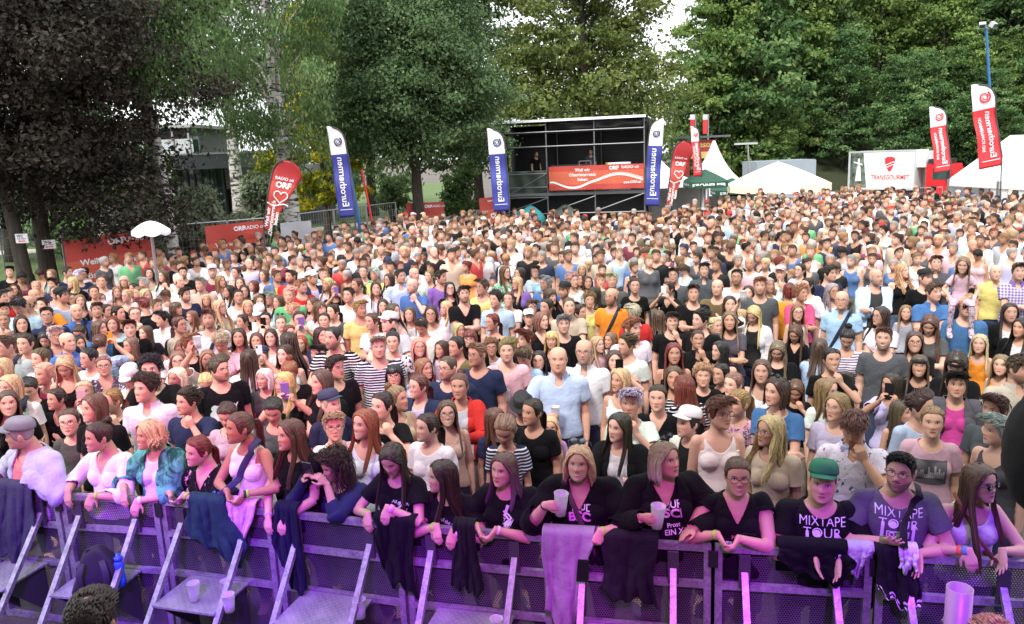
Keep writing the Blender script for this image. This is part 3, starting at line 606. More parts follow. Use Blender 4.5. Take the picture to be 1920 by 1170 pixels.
# ---------------------------------------------------------------- ground, hill, lawn
def ground_mat():
    m,t,b=NT('ground'); tc=nd(t,'TexCoord'); o=tc.outputs['Object']; n=nd(t,'TexNoise',{'Vector':o,'Scale':.35,'Detail':6.0}); n2=nd(t,'TexNoise',{'Vector':o,'Scale':30.0,'Detail':5.0,'Roughness':.7})
    c=mixc(t,.5,ramp(t,n.outputs[0],[(.35,(.075,.062,.05)),(.65,(.13,.11,.09))]),ramp(t,n2.outputs[0],[(.3,(.05,.042,.035)),(.7,(.16,.14,.12))])); t.links.new(c,b.inputs['Base Color']); b.inputs['Roughness'].default_value=.9
    bp=nd(t,'Bump',{'Height':n2.outputs[0],'Strength':.5,'Distance':.03}); t.links.new(bp.outputs[0],b.inputs['Normal']); return m
def grass_mat(name='lawn',a=(.045,.085,.018),c2=(.11,.16,.045)):
    m,t,b=NT(name); tc=nd(t,'TexCoord'); o=tc.outputs['Object']; n=nd(t,'TexNoise',{'Vector':o,'Scale':.8,'Detail':8.0,'Roughness':.65}); n2=nd(t,'TexNoise',{'Vector':o,'Scale':25.0,'Detail':4.0})
    t.links.new(mixc(t,.5,ramp(t,n.outputs[0],[(.3,a),(.7,c2)]),ramp(t,n2.outputs[0],[(.3,a),(.7,c2)])),b.inputs['Base Color']); b.inputs['Roughness'].default_value=.9
    bp=nd(t,'Bump',{'Height':n2.outputs[0],'Strength':.8,'Distance':.05}); t.links.new(bp.outputs[0],b.inputs['Normal']); return m
M['ground']=ground_mat(); M['lawn']=grass_mat(); M['wood_floor']=grass_mat('forest_floor',(.02,.03,.01),(.045,.05,.02))
def plate(name,pts,z,mat):
    mb=MB(); mb.add([(x,y,z) for x,y in pts],[tuple(range(len(pts)))]); return tag(mb.build(name,mat),kind='structure')
def dip(x,y):
    S=lambda q: (lambda c:c*c*(3-2*c))(min(1,max(0,q)))
    return -1.3*S((y-33.5)/10)*S((x-5)/6)
def ground():
    mb=MB(); xs=np.concatenate([[-400,-100,-40],np.linspace(-20,60,41),[100,400]]); ys=np.concatenate([[-60,-10],np.linspace(0,70,36),[120,400]])
    mb.grid([[(x,y,dip(x,y)) for x in xs] for y in ys]); return tag(mb.build('ground',M['ground'],smooth=True),kind='structure')
ground()
plate('lawn',[(-90,19.6),(-12,19.6),(-5.5,37),(-3.5,60),(-6,100),(-90,100)],.006,M['lawn'])
plate('path',[(-60,33),(-30,34.5),(-14,37),(-4.0,47),(-4.0,49),(-15,39),(-30,36.5),(-60,35)],.012,simple('gravel_path',(.42,.39,.35),.9,.15,20))
def hill():
    mb=MB(); P=np.zeros((26,40,3))
    for i,y in enumerate(np.linspace(52,180,26)):
        for j,x in enumerate(np.linspace(-20,150,40)):
            e=max(0,y-62-max(0,(.30*y+3-x))*7)*.55+max(0,x-30)*.12*min(1,(y-52)/20)
            P[i,j]=(x,y,e*1.0+.6*math.sin(x*.3+y*.2)*min(1,e/4)-.02+dip(x,y))
    mb.grid(P); return tag(mb.build('hillside',M['wood_floor'],smooth=True),kind='structure')
hill()
# ---------------------------------------------------------------- trees
def leaf_mat(name,cols,tr=.35):
    m,t,b=NT(name); a=nd(t,'Attribute',attribute_name='rnd').outputs['Fac']; tc=nd(t,'TexCoord'); n=nd(t,'TexNoise',{'Vector':tc.outputs['Object'],'Scale':.55,'Detail':4.0})
    f=mth(t,'ADD',mth(t,'MULTIPLY',a,.6),mth(t,'MULTIPLY',mth(t,'SUBTRACT',n.outputs[0],.3),1.0)); k=len(cols)
    c=ramp(t,f,[(i/(k-1)*.8+.1,x) for i,x in enumerate(cols)]); t.links.new(c,b.inputs['Base Color']); b.inputs['Roughness'].default_value=.62; b.inputs['Specular IOR Level'].default_value=.16
    tl=nd(t,'BsdfTranslucent',{'Color':c}); mx=nd(t,'MixShader',{0:tr,1:b.outputs[0],2:tl.outputs[0]}); t.links.new(mx.outputs[0],[q for q in t.nodes if q.type=='OUTPUT_MATERIAL'][0].inputs[0]); return m
def bark_mat(name,a,b2,birch=False):
    m,t,b=NT(name); tc=nd(t,'TexCoord'); mp=nd(t,'Mapping',{'Vector':tc.outputs['Object'],'Scale':(1,1,4.5) if birch else (6,6,.8)}); n=nd(t,'TexNoise',{'Vector':mp.outputs[0],'Scale':2.6 if birch else 3.0,'Detail':6.0,'Roughness':.65})
    t.links.new(ramp(t,n.outputs[0],[(.42,a),(.52,b2)] if birch else [(.3,a),(.7,b2)]),b.inputs['Base Color']); b.inputs['Roughness'].default_value=.9
    bp=nd(t,'Bump',{'Height':n.outputs[0],'Strength':.8,'Distance':.04}); t.links.new(bp.outputs[0],b.inputs['Normal']); return m
M['bark']=bark_mat('bark',(.03,.024,.018),(.085,.07,.055)); M['birchbark']=bark_mat('birch_bark',(.03,.027,.025),(.58,.56,.52),True)
M['beech']=leaf_mat('copper_leaves',[(.012,.014,.010),(.024,.022,.016),(.048,.038,.030),(.10,.08,.064)],.2)
M['birch']=leaf_mat('birch_leaves',[(0.055,0.100,0.037),(0.110,0.184,0.065),(0.184,0.285,0.110),(0.294,0.386,0.184)],.45)
M['maple']=leaf_mat('maple_leaves',[(0.038,0.075,0.034),(0.075,0.128,0.054),(0.128,0.202,0.085),(0.234,0.298,0.149)],.3)
M['lime']=leaf_mat('lime_leaves',[(.045,.075,.020),(.10,.14,.038),(.17,.21,.06),(.27,.29,.10)],.4)
M['yellow']=leaf_mat('yellow_leaves',[(.14,.20,.02),(.30,.32,.03),(.60,.54,.04),(.72,.64,.06)],.45)
M['willow']=leaf_mat('silver_leaves',[(0.096,0.132,0.072),(0.168,0.216,0.132),(0.264,0.312,0.204),(0.360,0.396,0.288)],.35)
M['forest']=leaf_mat('forest_leaves',[(0.031,0.072,0.026),(0.066,0.134,0.046),(0.128,0.219,0.077),(0.257,0.333,0.128)],.35)
M['forest2']=leaf_mat('forest_leaves_light',[(0.050,0.095,0.027),(0.112,0.191,0.050),(0.203,0.293,0.079),(0.338,0.405,0.135)],.4)
def crown_mesh(name,puffs,n,size,mat,seed,droop=0.,shell=.55,flat=.6):
    """thousands of leaf-sized faces spread through a set of boughs; puffs: centre, radii, weight"""
    rs=np.random.RandomState(seed); w=np.array([p[1][0]*p[1][1]+p[1][1]*p[1][2] for p in puffs]); w=w/w.sum(); Cs=[];Rn=[];Ou=[]
    for (c,r),k in zip(puffs,(w*n).astype(int)):
        d=rs.normal(size=(k,3)); d/=np.linalg.norm(d,axis=1,keepdims=True); q=shell+(1-shell)*rs.rand(k,1)**.7; q*=1+.25*rs.randn(k,1)*.5
        nl=max(3,k//95); sub=rs.randint(0,nl,k); lump=rs.normal(size=(nl,3)); lump/=np.linalg.norm(lump,axis=1,keepdims=True); lr=.5+.6*rs.rand(len(lump),1)
        jit=rs.normal(size=(k,3))*.15*np.array([1.25,1.25,.8]); p=np.where(rs.rand(k,1)<.85,lump[sub]*lr[sub]+jit,d*q); ou=p/np.maximum(np.linalg.norm(p,axis=1,keepdims=True),.3)*.6+jit/.2*.5; Ou.append(ou)
        p=p*np.array(r)+np.array(c)
        if droop: p[:,2]-=droop*rs.rand(k)**2*np.abs(rs.randn(k))
        Cs.append(p); Rn.append(np.clip(.5*rs.rand(k)+.5*rs.rand(len(lump))[sub],0,1))
    C=np.concatenate(Cs); rn=np.concatenate(Rn); k=len(C)
    nrm=rs.normal(size=(k,3))+np.array([0,-.12,flat])+np.concatenate(Ou)*1.15; nrm/=np.linalg.norm(nrm,axis=1,keepdims=True)
    a=np.cross(nrm,rs.normal(size=(k,3))); a/=np.linalg.norm(a,axis=1,keepdims=True); b=np.cross(nrm,a)
    s=size*(.6+.8*rs.rand(k,1)); el=(.55+.25*rs.rand(k,1))
    if droop: a=a*.5+np.array([0,0,-.8]); 
    v=np.stack([C+a*s*.62,C+b*s*el*.5+nrm*s*.12,C-a*s*.5,C-b*s*el*.5+nrm*s*.12],1).reshape(-1,3)
    return qmesh(name,v,np.arange(4*k).reshape(-1,4),mat,False,{'rnd':('FLOAT',np.repeat(rn,4))})
def tree(spec,label,group=None,loc=(0,0,0)):
    root=empty('tree',loc,label=label,cat='tree',group=group); r=random.Random(spec['seed']); H=spec['h']; tr=MB(); R0=spec['r']; lean=spec.get('lean',(0,0)); base=spec.get('base',.3)
    top=V(lean[0]*H,lean[1]*H,H*.86); P=[V(0,0,-.1)]+[top*s+V(r.uniform(-.12,.12),r.uniform(-.1,.1),0)*H*.06*s for s in np.linspace(.12,1,8)]
    tr.tube(P,[R0*1.35]+[R0*(1-.86*s) for s in np.linspace(.02,1,8)],12)
    W=spec['w']; puffs=[]
    for i in range(spec['n']):
        z=base+(1-base)*((i+.5)/spec['n']); a=i*2.4+r.uniform(-.4,.4); prof=spec.get('prof',lambda s:math.sin(min(1,.12+s*.95)*math.pi)**.6)((z-base)/(1-base)); rad=W*.5*prof*r.uniform(.55,1.0)
        st=top*(z*.72/.86); e=V(top[0]*z+math.cos(a)*rad*.78,top[1]*z+math.sin(a)*rad*.78,H*z+r.uniform(-.02,.03)*H)
        tr.tube([st,(st*.55+e*.45)+V(0,0,H*.03),e],[R0*.34*(1-z*.6),R0*.2*(1-z*.6),.02],6)
        pr=W*spec.get('ps',.22)*r.uniform(.75,1.25); puffs.append((e,(pr*1.15,pr*1.15,pr*spec.get('pz',.72))))
    link(bpy.data.objects.new('trunk',tr.mesh('trunk',spec.get('bark',M['bark']))),root)
    link(bpy.data.objects.new('crown',crown_mesh('crown',puffs,spec['leaves'],spec['leaf'],spec['mat'],spec['seed'],spec.get('droop',0),spec.get('shell',.5))),root); return root
def base_at(px,Y,py=400): p=atY(px,py,Y); return (p[0],Y,0)
tree(dict(seed=3,h=12.5,r=.20,w=8.2,n=30,leaves=90000,leaf=.105,mat=M['beech'],base=.215,ps=.17,lean=(-.01,0)),'dark copper beech with purple brown leaves, arrow sign on its trunk',None,base_at(86,19.5,470))
tree(dict(seed=4,h=12.5,r=.17,w=6.5,n=22,leaves=50000,leaf=.105,mat=M['beech'],base=.28,ps=.2,lean=(-.05,0)),'leaning dark beech at the far left beside the copper beech',None,base_at(46,18.7,470))
tree(dict(seed=5,h=13.5,r=.15,w=4.0,n=24,leaves=26000,leaf=.09,mat=M['birch'],base=.44,ps=.15,droop=.8,bark=M['birchbark'],lean=(-.035,0),shell=.3),'slender birch with black and white trunk behind the white parasol',None,base_at(326,21.5,440))
tree(dict(seed=6,h=17,r=.27,w=5.4,n=36,leaves=52000,leaf=.10,mat=M['birch'],base=.22,ps=.14,droop=1.1,bark=M['birchbark'],lean=(-.025,0),shell=.3),'tall weeping birch with light green hanging foliage beside the red teardrop flag',None,base_at(552,26,420))
tree(dict(seed=7,h=9.6,r=.24,w=7.4,n=36,leaves=95000,leaf=.12,mat=M['maple'],base=.40,ps=.18,prof=lambda s:(1-max(0,s-.25)**1.7*.95)*(.8+.2*min(1,s*5))),'round dark green maple standing left of the scaffold tower',None,base_at(785,31,400))
tree(dict(seed=8,h=19,r=.42,w=10.8,n=44,leaves=80000,leaf=.21,mat=M['lime'],base=.16,ps=.19),'large yellowish green lime tree towering behind the scaffold tower',None,base_at(1098,46,400))
tree(dict(seed=9,h=14,r=.3,w=8.5,n=24,leaves=26000,leaf=.22,mat=M['maple'],base=.2,ps=.2),'green tree behind the maple and the lime tree',None,base_at(900,52,400))
tree(dict(seed=10,h=9.0,r=.16,w=4.2,n=18,leaves=16000,leaf=.17,mat=M['yellow'],base=.20,ps=.2),'small tree with bright yellow leaves behind the blue beach flag',None,base_at(612,33,400))
tree(dict(seed=12,h=15,r=.3,w=8.0,n=26,leaves=26000,leaf=.22,mat=M['birch'],base=.2,ps=.2,droop=.5),'mid green tree filling the gap above the yellow tree',None,base_at(700,50,400))
tree(dict(seed=13,h=13,r=.25,w=7.5,n=22,leaves=22000,leaf=.22,mat=M['birch'],base=.15,ps=.2),'light green tree far behind the yellow tree',None,base_at(610,56,400))
tree(dict(seed=15,h=19,r=.3,w=8.5,n=40,leaves=60000,leaf=.15,mat=M['birch'],base=.36,ps=.16,droop=.9,bark=M['birchbark'],shell=.3),'pale green birch crown high behind the red teardrop flag',None,base_at(452,37,420))
tree(dict(seed=16,h=7.5,r=.2,w=5.5,n=18,leaves=22000,leaf=.13,mat=M['maple'],base=.08,ps=.2),'dark green bushy tree behind the copper beech trunk',None,base_at(165,31,430))
tree(dict(seed=17,h=17,r=.3,w=8,n=30,leaves=36000,leaf=.17,mat=M['maple'],base=.12,ps=.18),'tall green tree far behind the copper beech',None,base_at(20,33,430))
tree(dict(seed=18,h=15,r=.3,w=7,n=30,leaves=32000,leaf=.17,mat=M['birch'],base=.5,ps=.18,droop=.5),'light green crown above the modern building',None,base_at(300,40,430))
def shrub(label,px,Y,py,h,w,mat,seed,leaves=5000,leaf=.12,group=None):
    root=empty('shrub',base_at(px,Y,py),label=label,cat='shrub',group=group); r=random.Random(seed); st=MB(); pf=[]
    for i in range(9):
        a=i*2.4; e=V(math.cos(a)*w*.32*r.uniform(.2,1),math.sin(a)*w*.32*r.uniform(.2,1),h*r.uniform(.35,.9)); st.tube([V(0,0,0),e*.5+V(0,0,.1),e],[.04,.03,.01],5); pf.append((e,(w*.20,w*.20,h*.22)))
    st.build('stem',M['bark'],root); link(bpy.data.objects.new('foliage',crown_mesh('foliage',pf,leaves,leaf,mat,seed)),root)
shrub('silvery green willow shrub beside the birch trunk',370,24,420,2.8,2.2,M['willow'],21,7000)
shrub('silvery shrub growing in front of the grey wooden shed',268,23.5,430,2.6,2.6,M['willow'],22,6000)
shrub('small silvery shrub under the canopy roof corner',425,27,420,2.0,1.5,M['willow'],23,4000)
shrub('feathery grey green shrub between the white wing and the red flag',495,30,420,2.9,1.9,M['willow'],24,6000)
shrub('round light green bush left of the shed',120,29,430,2.2,2.6,M['birch'],25,5000)
shrub('tall green shrub behind the white parasol',292,27,420,4.0,2.0,M['birch'],26,9000)
shrub('bright green bush beneath the maple',735,38,400,2.6,2.8,M['birch'],27,6000)
shrub('loose green bush right of the maple trunk',860,36,400,3.4,2.6,M['birch'],28,7000)
# the wood on the hillside: every tree its own object, four shapes shared
def forest():
    kinds=[]
    for i in range(5):
        root=tree(dict(seed=40+i,h=15+i,r=.25,w=8.5+.5*(i%3),n=26,leaves=22000,leaf=.30,mat=M['forest'] if i%2==0 else M['forest2'],base=.10,ps=.2),'x'); kinds.append(root)
    r=random.Random(5); pts=[]
    for row,(Y,x0,x1,n) in enumerate([(65.5,12,60,15),(69,17,60,13),(78,19,66,12),(89,24,80,12),(103,30,94,11)]):
        for i in range(n): pts.append((x0+(x1-x0)*(i+.5)/n+r.uniform(-1.2,1.2),Y+r.uniform(-2.5,2.5)))
    used=set(); first=pts
    hl=bpy.data.objects['hillside'].data; bv=BVHTree.FromPolygons([v.co[:] for v in hl.vertices],[p.vertices[:] for p in hl.polygons])
    for k,(x,y) in enumerate(pts):
        j=r.randrange(5); src=kinds[j]
        if j in used:
            o=src.copy(); link(o)
            for c in src.children: d=c.copy(); link(d,o)
        else: used.add(j); o=src
        h=bv.ray_cast(Vector((x,y,200)),Vector((0,0,-1)))[0]; o.location=(x,y,(h.z if h else 0)-.2); o.rotation_euler=(0,0,r.uniform(0,6.3)); s=r.uniform(.8,1.2)*(.9 if x/y<.28 else 1)*(.5 if y<67.5 else 1); o.scale=(s,s,s*r.uniform(.9,1.1))
        o['label']='dense '+('dark' if j%2==0 else 'lighter')+' green tree packed into the wooded hillside behind the lorries'; o['group']='trees of the wooded hillside'
    for j in range(5):
        if j not in used:
            for c in list(kinds[j].children): bpy.data.objects.remove(c)
            bpy.data.objects.remove(kinds[j])
forest()

# the stage the photographer stands on: deck, roof and black drapes behind the camera, which keep the open sky off the first rows
def stage():
    root=tag(empty('stage',(0,0,0)),kind='structure'); b=simple('stage_black',(.02,.02,.022),.8,.2,4)
    for n,lo,hi in (('deck',(-9,-12,1.9),(9,.25,2.05)),('roof',(-10,-12.5,8.4),(10,1.0,8.7)),('back_drape',(-9,-12,2.06),(9,-11.9,8.39)),('side_drape',(-9.1,-12,0),(-9,.6,8.39)),('side_drape',(9,-12,0),(9.1,.6,8.39)),('front_skirt',(-9,.1,0),(9,.2,1.89))): tag(MB().box(lo,hi).build(n,b,root),kind='structure')
stage()
# ---------------------------------------------------------------- lettering
def glyphs(s,size=1.0,bold=0.,align='CENTER',spacing=1.0,shear=0.):
    cu=bpy.data.curves.new('t','FONT'); cu.body=s; cu.size=size; cu.align_x=align; cu.align_y='CENTER'; cu.offset=bold*size; cu.space_character=spacing; cu.shear=shear; cu.resolution_u=3
    o=link(bpy.data.objects.new('t',cu)); dg=bpy.context.evaluated_depsgraph_get(); dg.update(); me=o.evaluated_get(dg).to_mesh()
    v=np.array([x.co[:] for x in me.vertices]) if len(me.vertices) else np.zeros((0,3)); f=[tuple(p.vertices) for p in me.polygons]
    o.evaluated_get(dg).to_mesh_clear(); bpy.data.objects.remove(o); bpy.data.curves.remove(cu); return v[:,:2],f
def ribbon2(P,w):
    """flat band of width w along a 2-D line"""
    P=np.asarray(P,float); T=np.gradient(P,axis=0); T/=np.maximum(np.linalg.norm(T,axis=1,keepdims=True),1e-9); n=np.stack([-T[:,1],T[:,0]],1); w=np.asarray(w)*np.ones(len(P))
    v=np.concatenate([P+n*w[:,None]/2,P-n*w[:,None]/2]); m=len(P); return v,[(i,i+m,i+m+1,i+1) for i in range(m-1)]
def put(mb,vf,fn,mat=0):
    v,f=vf
    if len(v): mb.add([fn(x,y) for x,y in v],f,mat)
def heart2(cx,cy,s,w):
    t=np.linspace(0,2*math.pi,50); x=16*np.sin(t)**3; y=13*np.cos(t)-5*np.cos(2*t)-2*np.cos(3*t)-np.cos(4*t); return ribbon2(np.stack([cx+x*s/32,cy+y*s/32],1),w)
def spiral2(cx,cy,r,w,turns=1.6,flip=1): 
    t=np.linspace(0,turns*2*math.pi,48); q=r*(1-.72*t/t[-1]); return ribbon2(np.stack([cx+flip*q*np.cos(t+2.2),cy+q*np.sin(t+2.2)],1),w*(1-.5*t/t[-1]))
def mat_c(name,c,r=.6,**k): M[name]=simple(name,c,r,.06,3.0,**k); return M[name]
mat_c('white_print',(.82,.82,.82)); mat_c('flag_white',(.80,.80,.82)); mat_c('flag_blue',(.045,.055,.30)); mat_c('flag_red',(.66,.035,.045)); mat_c('orf_red',(.46,.055,.04)); mat_c('orf_dark',(.36,.022,.025)); mat_c('orf_orange',(.55,.11,.055)); mat_c('navy_print',(.03,.035,.14)); mat_c('red_print',(.6,.03,.04)); mat_c('black_print',(.02,.02,.02))
mat_c('galv',(.40,.40,.42),.38,metal=.75,bump=.1); mat_c('darkmetal',(.05,.05,.055),.5); mat_c('tarp_black',(.012,.012,.013),.45,bump=.2,bscale=6); mat_c('tarp_green',(.045,.065,.05),.5,bump=.4,bscale=5); mat_c('tent_white',(.80,.80,.80),.55); mat_c('cream',(.78,.72,.55),.6); mat_c('yellow_cloth',(.62,.47,.14),.7); mat_c('green_cloth',(.009,.06,.034),.6); mat_c('concrete_grey',(.10,.105,.115),.7); mat_c('wall_white',(.32,.32,.31),.7); mat_c('wall_dark',(.06,.065,.075),.6); mat_c('rust_panel',(.36,.09,.04),.7); mat_c('lorry_white',(.78,.78,.78),.35); mat_c('lorry_grey',(.42,.44,.46),.5); mat_c('lorry_red',(.55,.02,.025),.3); mat_c('tyre',(.02,.02,.02),.9); mat_c('blue_pole',(.02,.12,.32),.45); mat_c('orange_box',(.55,.18,.03)); mat_c('turq',(.05,.40,.42))
M['glass']=simple('window_glass',(.03,.07,.06),.06,.3,1.5,spec=.9); M['shed']=None
def plank_mat():
    m,t,b=NT('weathered_planks'); tc=nd(t,'TexCoord'); sp=nd(t,'SeparateXYZ',{0:tc.outputs['Object']}); f=mth(t,'FRACT',mth(t,'MULTIPLY',sp.outputs[2],9.0)); n=nd(t,'TexNoise',{'Vector':nd(t,'Mapping',{'Vector':tc.outputs['Object'],'Scale':(1.0,1.0,12.0)}).outputs[0],'Scale':3.0,'Detail':5.0})
    c=ramp(t,n.outputs[0],[(.3,(.16,.155,.15)),(.7,(.34,.33,.32))]); t.links.new(mixc(t,mth(t,'LESS_THAN',f,.1),c,(.05,.05,.05)),b.inputs['Base Color']); b.inputs['Roughness'].default_value=.9; return m
M['shed']=plank_mat()
def bx(name,lo,hi,mat,parent): return MB().box(lo,hi).build(name,mat,parent)
# ---------------------------------------------------------------- beach flags
def flag(kind,top,bot,Y,wpx,label,poleside=1,flip=True,words='Eurothermen',group=None):
    Tp=atY(*top,Y); B=atY(*bot,Y); base=B+(B-Tp)/np.linalg.norm(B-Tp)*0; u=unit(Tp-B); r=unit(np.cross((0,1,0),u))*1.0; Lh=np.linalg.norm(Tp-B); wd=wpx*Y/FPX
    gz=dip(B[0],B[1]); foot=B-u*((B[2]-gz)/u[2]); root=empty('beach_flag',foot,label=label,cat='flag',group=group); off=B-foot
    wave=lambda x,y: .045*math.sin(y*3.1+x*2.0)+.02*math.sin(y*7+1)
    def fn(x,y,e=0.): return off+r*x+u*y+V(0,-1,0)*(wave(x,y)+e)
    n=40; ss=np.linspace(0,1,n)
    if kind=='tear': wf=lambda s: np.interp(s,[0,.35,.62,.78,.88,.95,.985,1],[.18,.60,.90,1.0,.93,.70,.42,.05])
    else: wf=lambda s: np.interp(s,[0,.04,.62,.82,.90,.95,.98,1],[.93,1,.98,.95,.86,.68,.45,.12])
    cl=MB(); m=8; cir=lambda q: 1-math.sqrt(max(0,1-min(1,max(0,q))**2))
    if kind=='tear': lo=lambda s: .46*cir((s-.78)/.22); hi=lambda s: min(np.interp(s,[0,.80],[.20,1.0]),1-.50*cir((s-.80)/.20))
    else: lo=lambda s: .0; hi=lambda s: wf(s)
    edge=(lambda q: poleside*(.5-q)*wd) if kind=='tear' else (lambda q: poleside*(q-.5)*wd)
    P=np.array([[fn(edge(lo(s)+(hi(s)-lo(s))*(k/(m-1))),s*Lh) for k in range(m)] for s in ss]); zone=lambda s: (1 if s>.70 else 0)
    cl.add(P.reshape(-1,3),[]); cl.f=[(i*m+k,i*m+k+1,(i+1)*m+k+1,(i+1)*m+k) for i in range(n-1) for k in range(m-1)]; cl.m=[zone(ss[i]+.01) for i in range(n-1) for k in range(m-1)]
    mats={'blue':(M['flag_blue'],M['flag_white']),'red':(M['flag_red'],M['flag_white']),'tear':(M['orf_red'],M['orf_dark'])}[kind]; c=cl.build('flag_cloth',list(mats),root,True); c.modifiers.new('s','SOLIDIFY').thickness=.006
    pl=MB(); pts=[V(0,0,0)]+[fn(edge(lo(s) if kind=='tear' else hi(s))+poleside*.012,s*Lh) for s in np.concatenate([np.linspace(0,.78,8),np.linspace(.82,.99,7)])]
    pl.tube(pts,[.022]*len(pts),6); pl.build('pole',M['darkmetal'],root)
    t=MB(); sx=-1 if flip else 1; e=.03
    def up(x,y): return lambda a,b: fn(x-b*sx,y+a,e)      # text running up the flag
    if kind in('blue','red'):
        q=Lh*.0; sz=wd*.50
        g=glyphs(words,1.0,.012); k=Lh*.54/(g[0][:,0].max()-g[0][:,0].min()); put(t,(g[0]*np.array([k,min(k,wd*.62)]),g[1]),up(poleside*wd*(.12 if kind=='red' else .0),Lh*.39))
        t.build('lettering',M['white_print'],c); t=MB()
        if kind=='red': g=glyphs('BAD SCHALLERBACH',1.0,.012); k=Lh*.40/(g[0][:,0].max()-g[0][:,0].min()); put(t,(g[0]*np.array([k,k*1.2]),g[1]),up(-poleside*wd*.26,Lh*.40)); t.build('small_lettering',M['white_print'],c); t=MB()
        put(t,ribbon2([(-wd*.38,Lh*.085),(wd*.38,Lh*.085)],wd*.03),lambda a,b: fn(a,b,e))
        t.build('printed_line',[M['white_print']],c)
        sp=MB(); put(sp,spiral2(0,Lh*.83,wd*.25,wd*.085,1.7,-1),lambda a,b: fn(a,b,e+.004)); sp.build('emblem',M['navy_print'] if kind=='blue' else M['red_print'],c)
    else:
        for s,y,k,b in (('RADIO oö',.745,.105,.01),('ORF',.655,.20,.035)): g=glyphs(s,wd*k*1.35,b); put(t,g,lambda a,b2,y=y: fn(a+poleside*.05*wd-.0,Lh*y+b2,e))
        put(t,heart2(poleside*.08*wd,Lh*.50,wd*.46,wd*.03),lambda a,b: fn(a,b,e))
        x=np.linspace(-.40,.32,24)*wd; put(t,ribbon2(np.stack([x+poleside*.1*wd,Lh*(.385+.02*np.sin(x/wd*9))],1),wd*.04),lambda a,b: fn(a,b,e))
        for i,s in enumerate(('Weil wir','Oberösterreich','lieben')): g=glyphs(s,wd*.19,.02); put(t,g,lambda a,b2,i=i: fn(poleside*.27*wd+(i-1)*.15*wd-b2,Lh*.19+a,e))
        t.build('lettering',M['white_print'],c)
    return root
flag('blue',(629,236),(652,407),24,31,'blue beach flag with white spiral top, beside the dark blue pole',1)
flag('blue',(929,240),(941,396),27.0,31,'blue beach flag half hidden by maple leaves at the tower',1)
flag('blue',(1231,222),(1222,386),30,27,'blue beach flag with white tip at the right corner of the tower',-1)
flag('red',(1303,236),(1308,330),36,15,'small red beach flag with white tip beside the white pagoda tent',1)
flag('red',(1758,198),(1767,322),30,30,'red beach flag with white tip in front of the red lorry cab',1)
flag('red',(1842,155),(1857,314),24,42,'large red beach flag with white tip before the white marquee',1)
flag('tear',(541,302),(522,436),20,54,'red teardrop flag with heart outline in front of the birch',-1,False)
flag('tear',(1283,265),(1267,388),27,36,'red teardrop flag with heart outline beside the green parasols',-1,False)
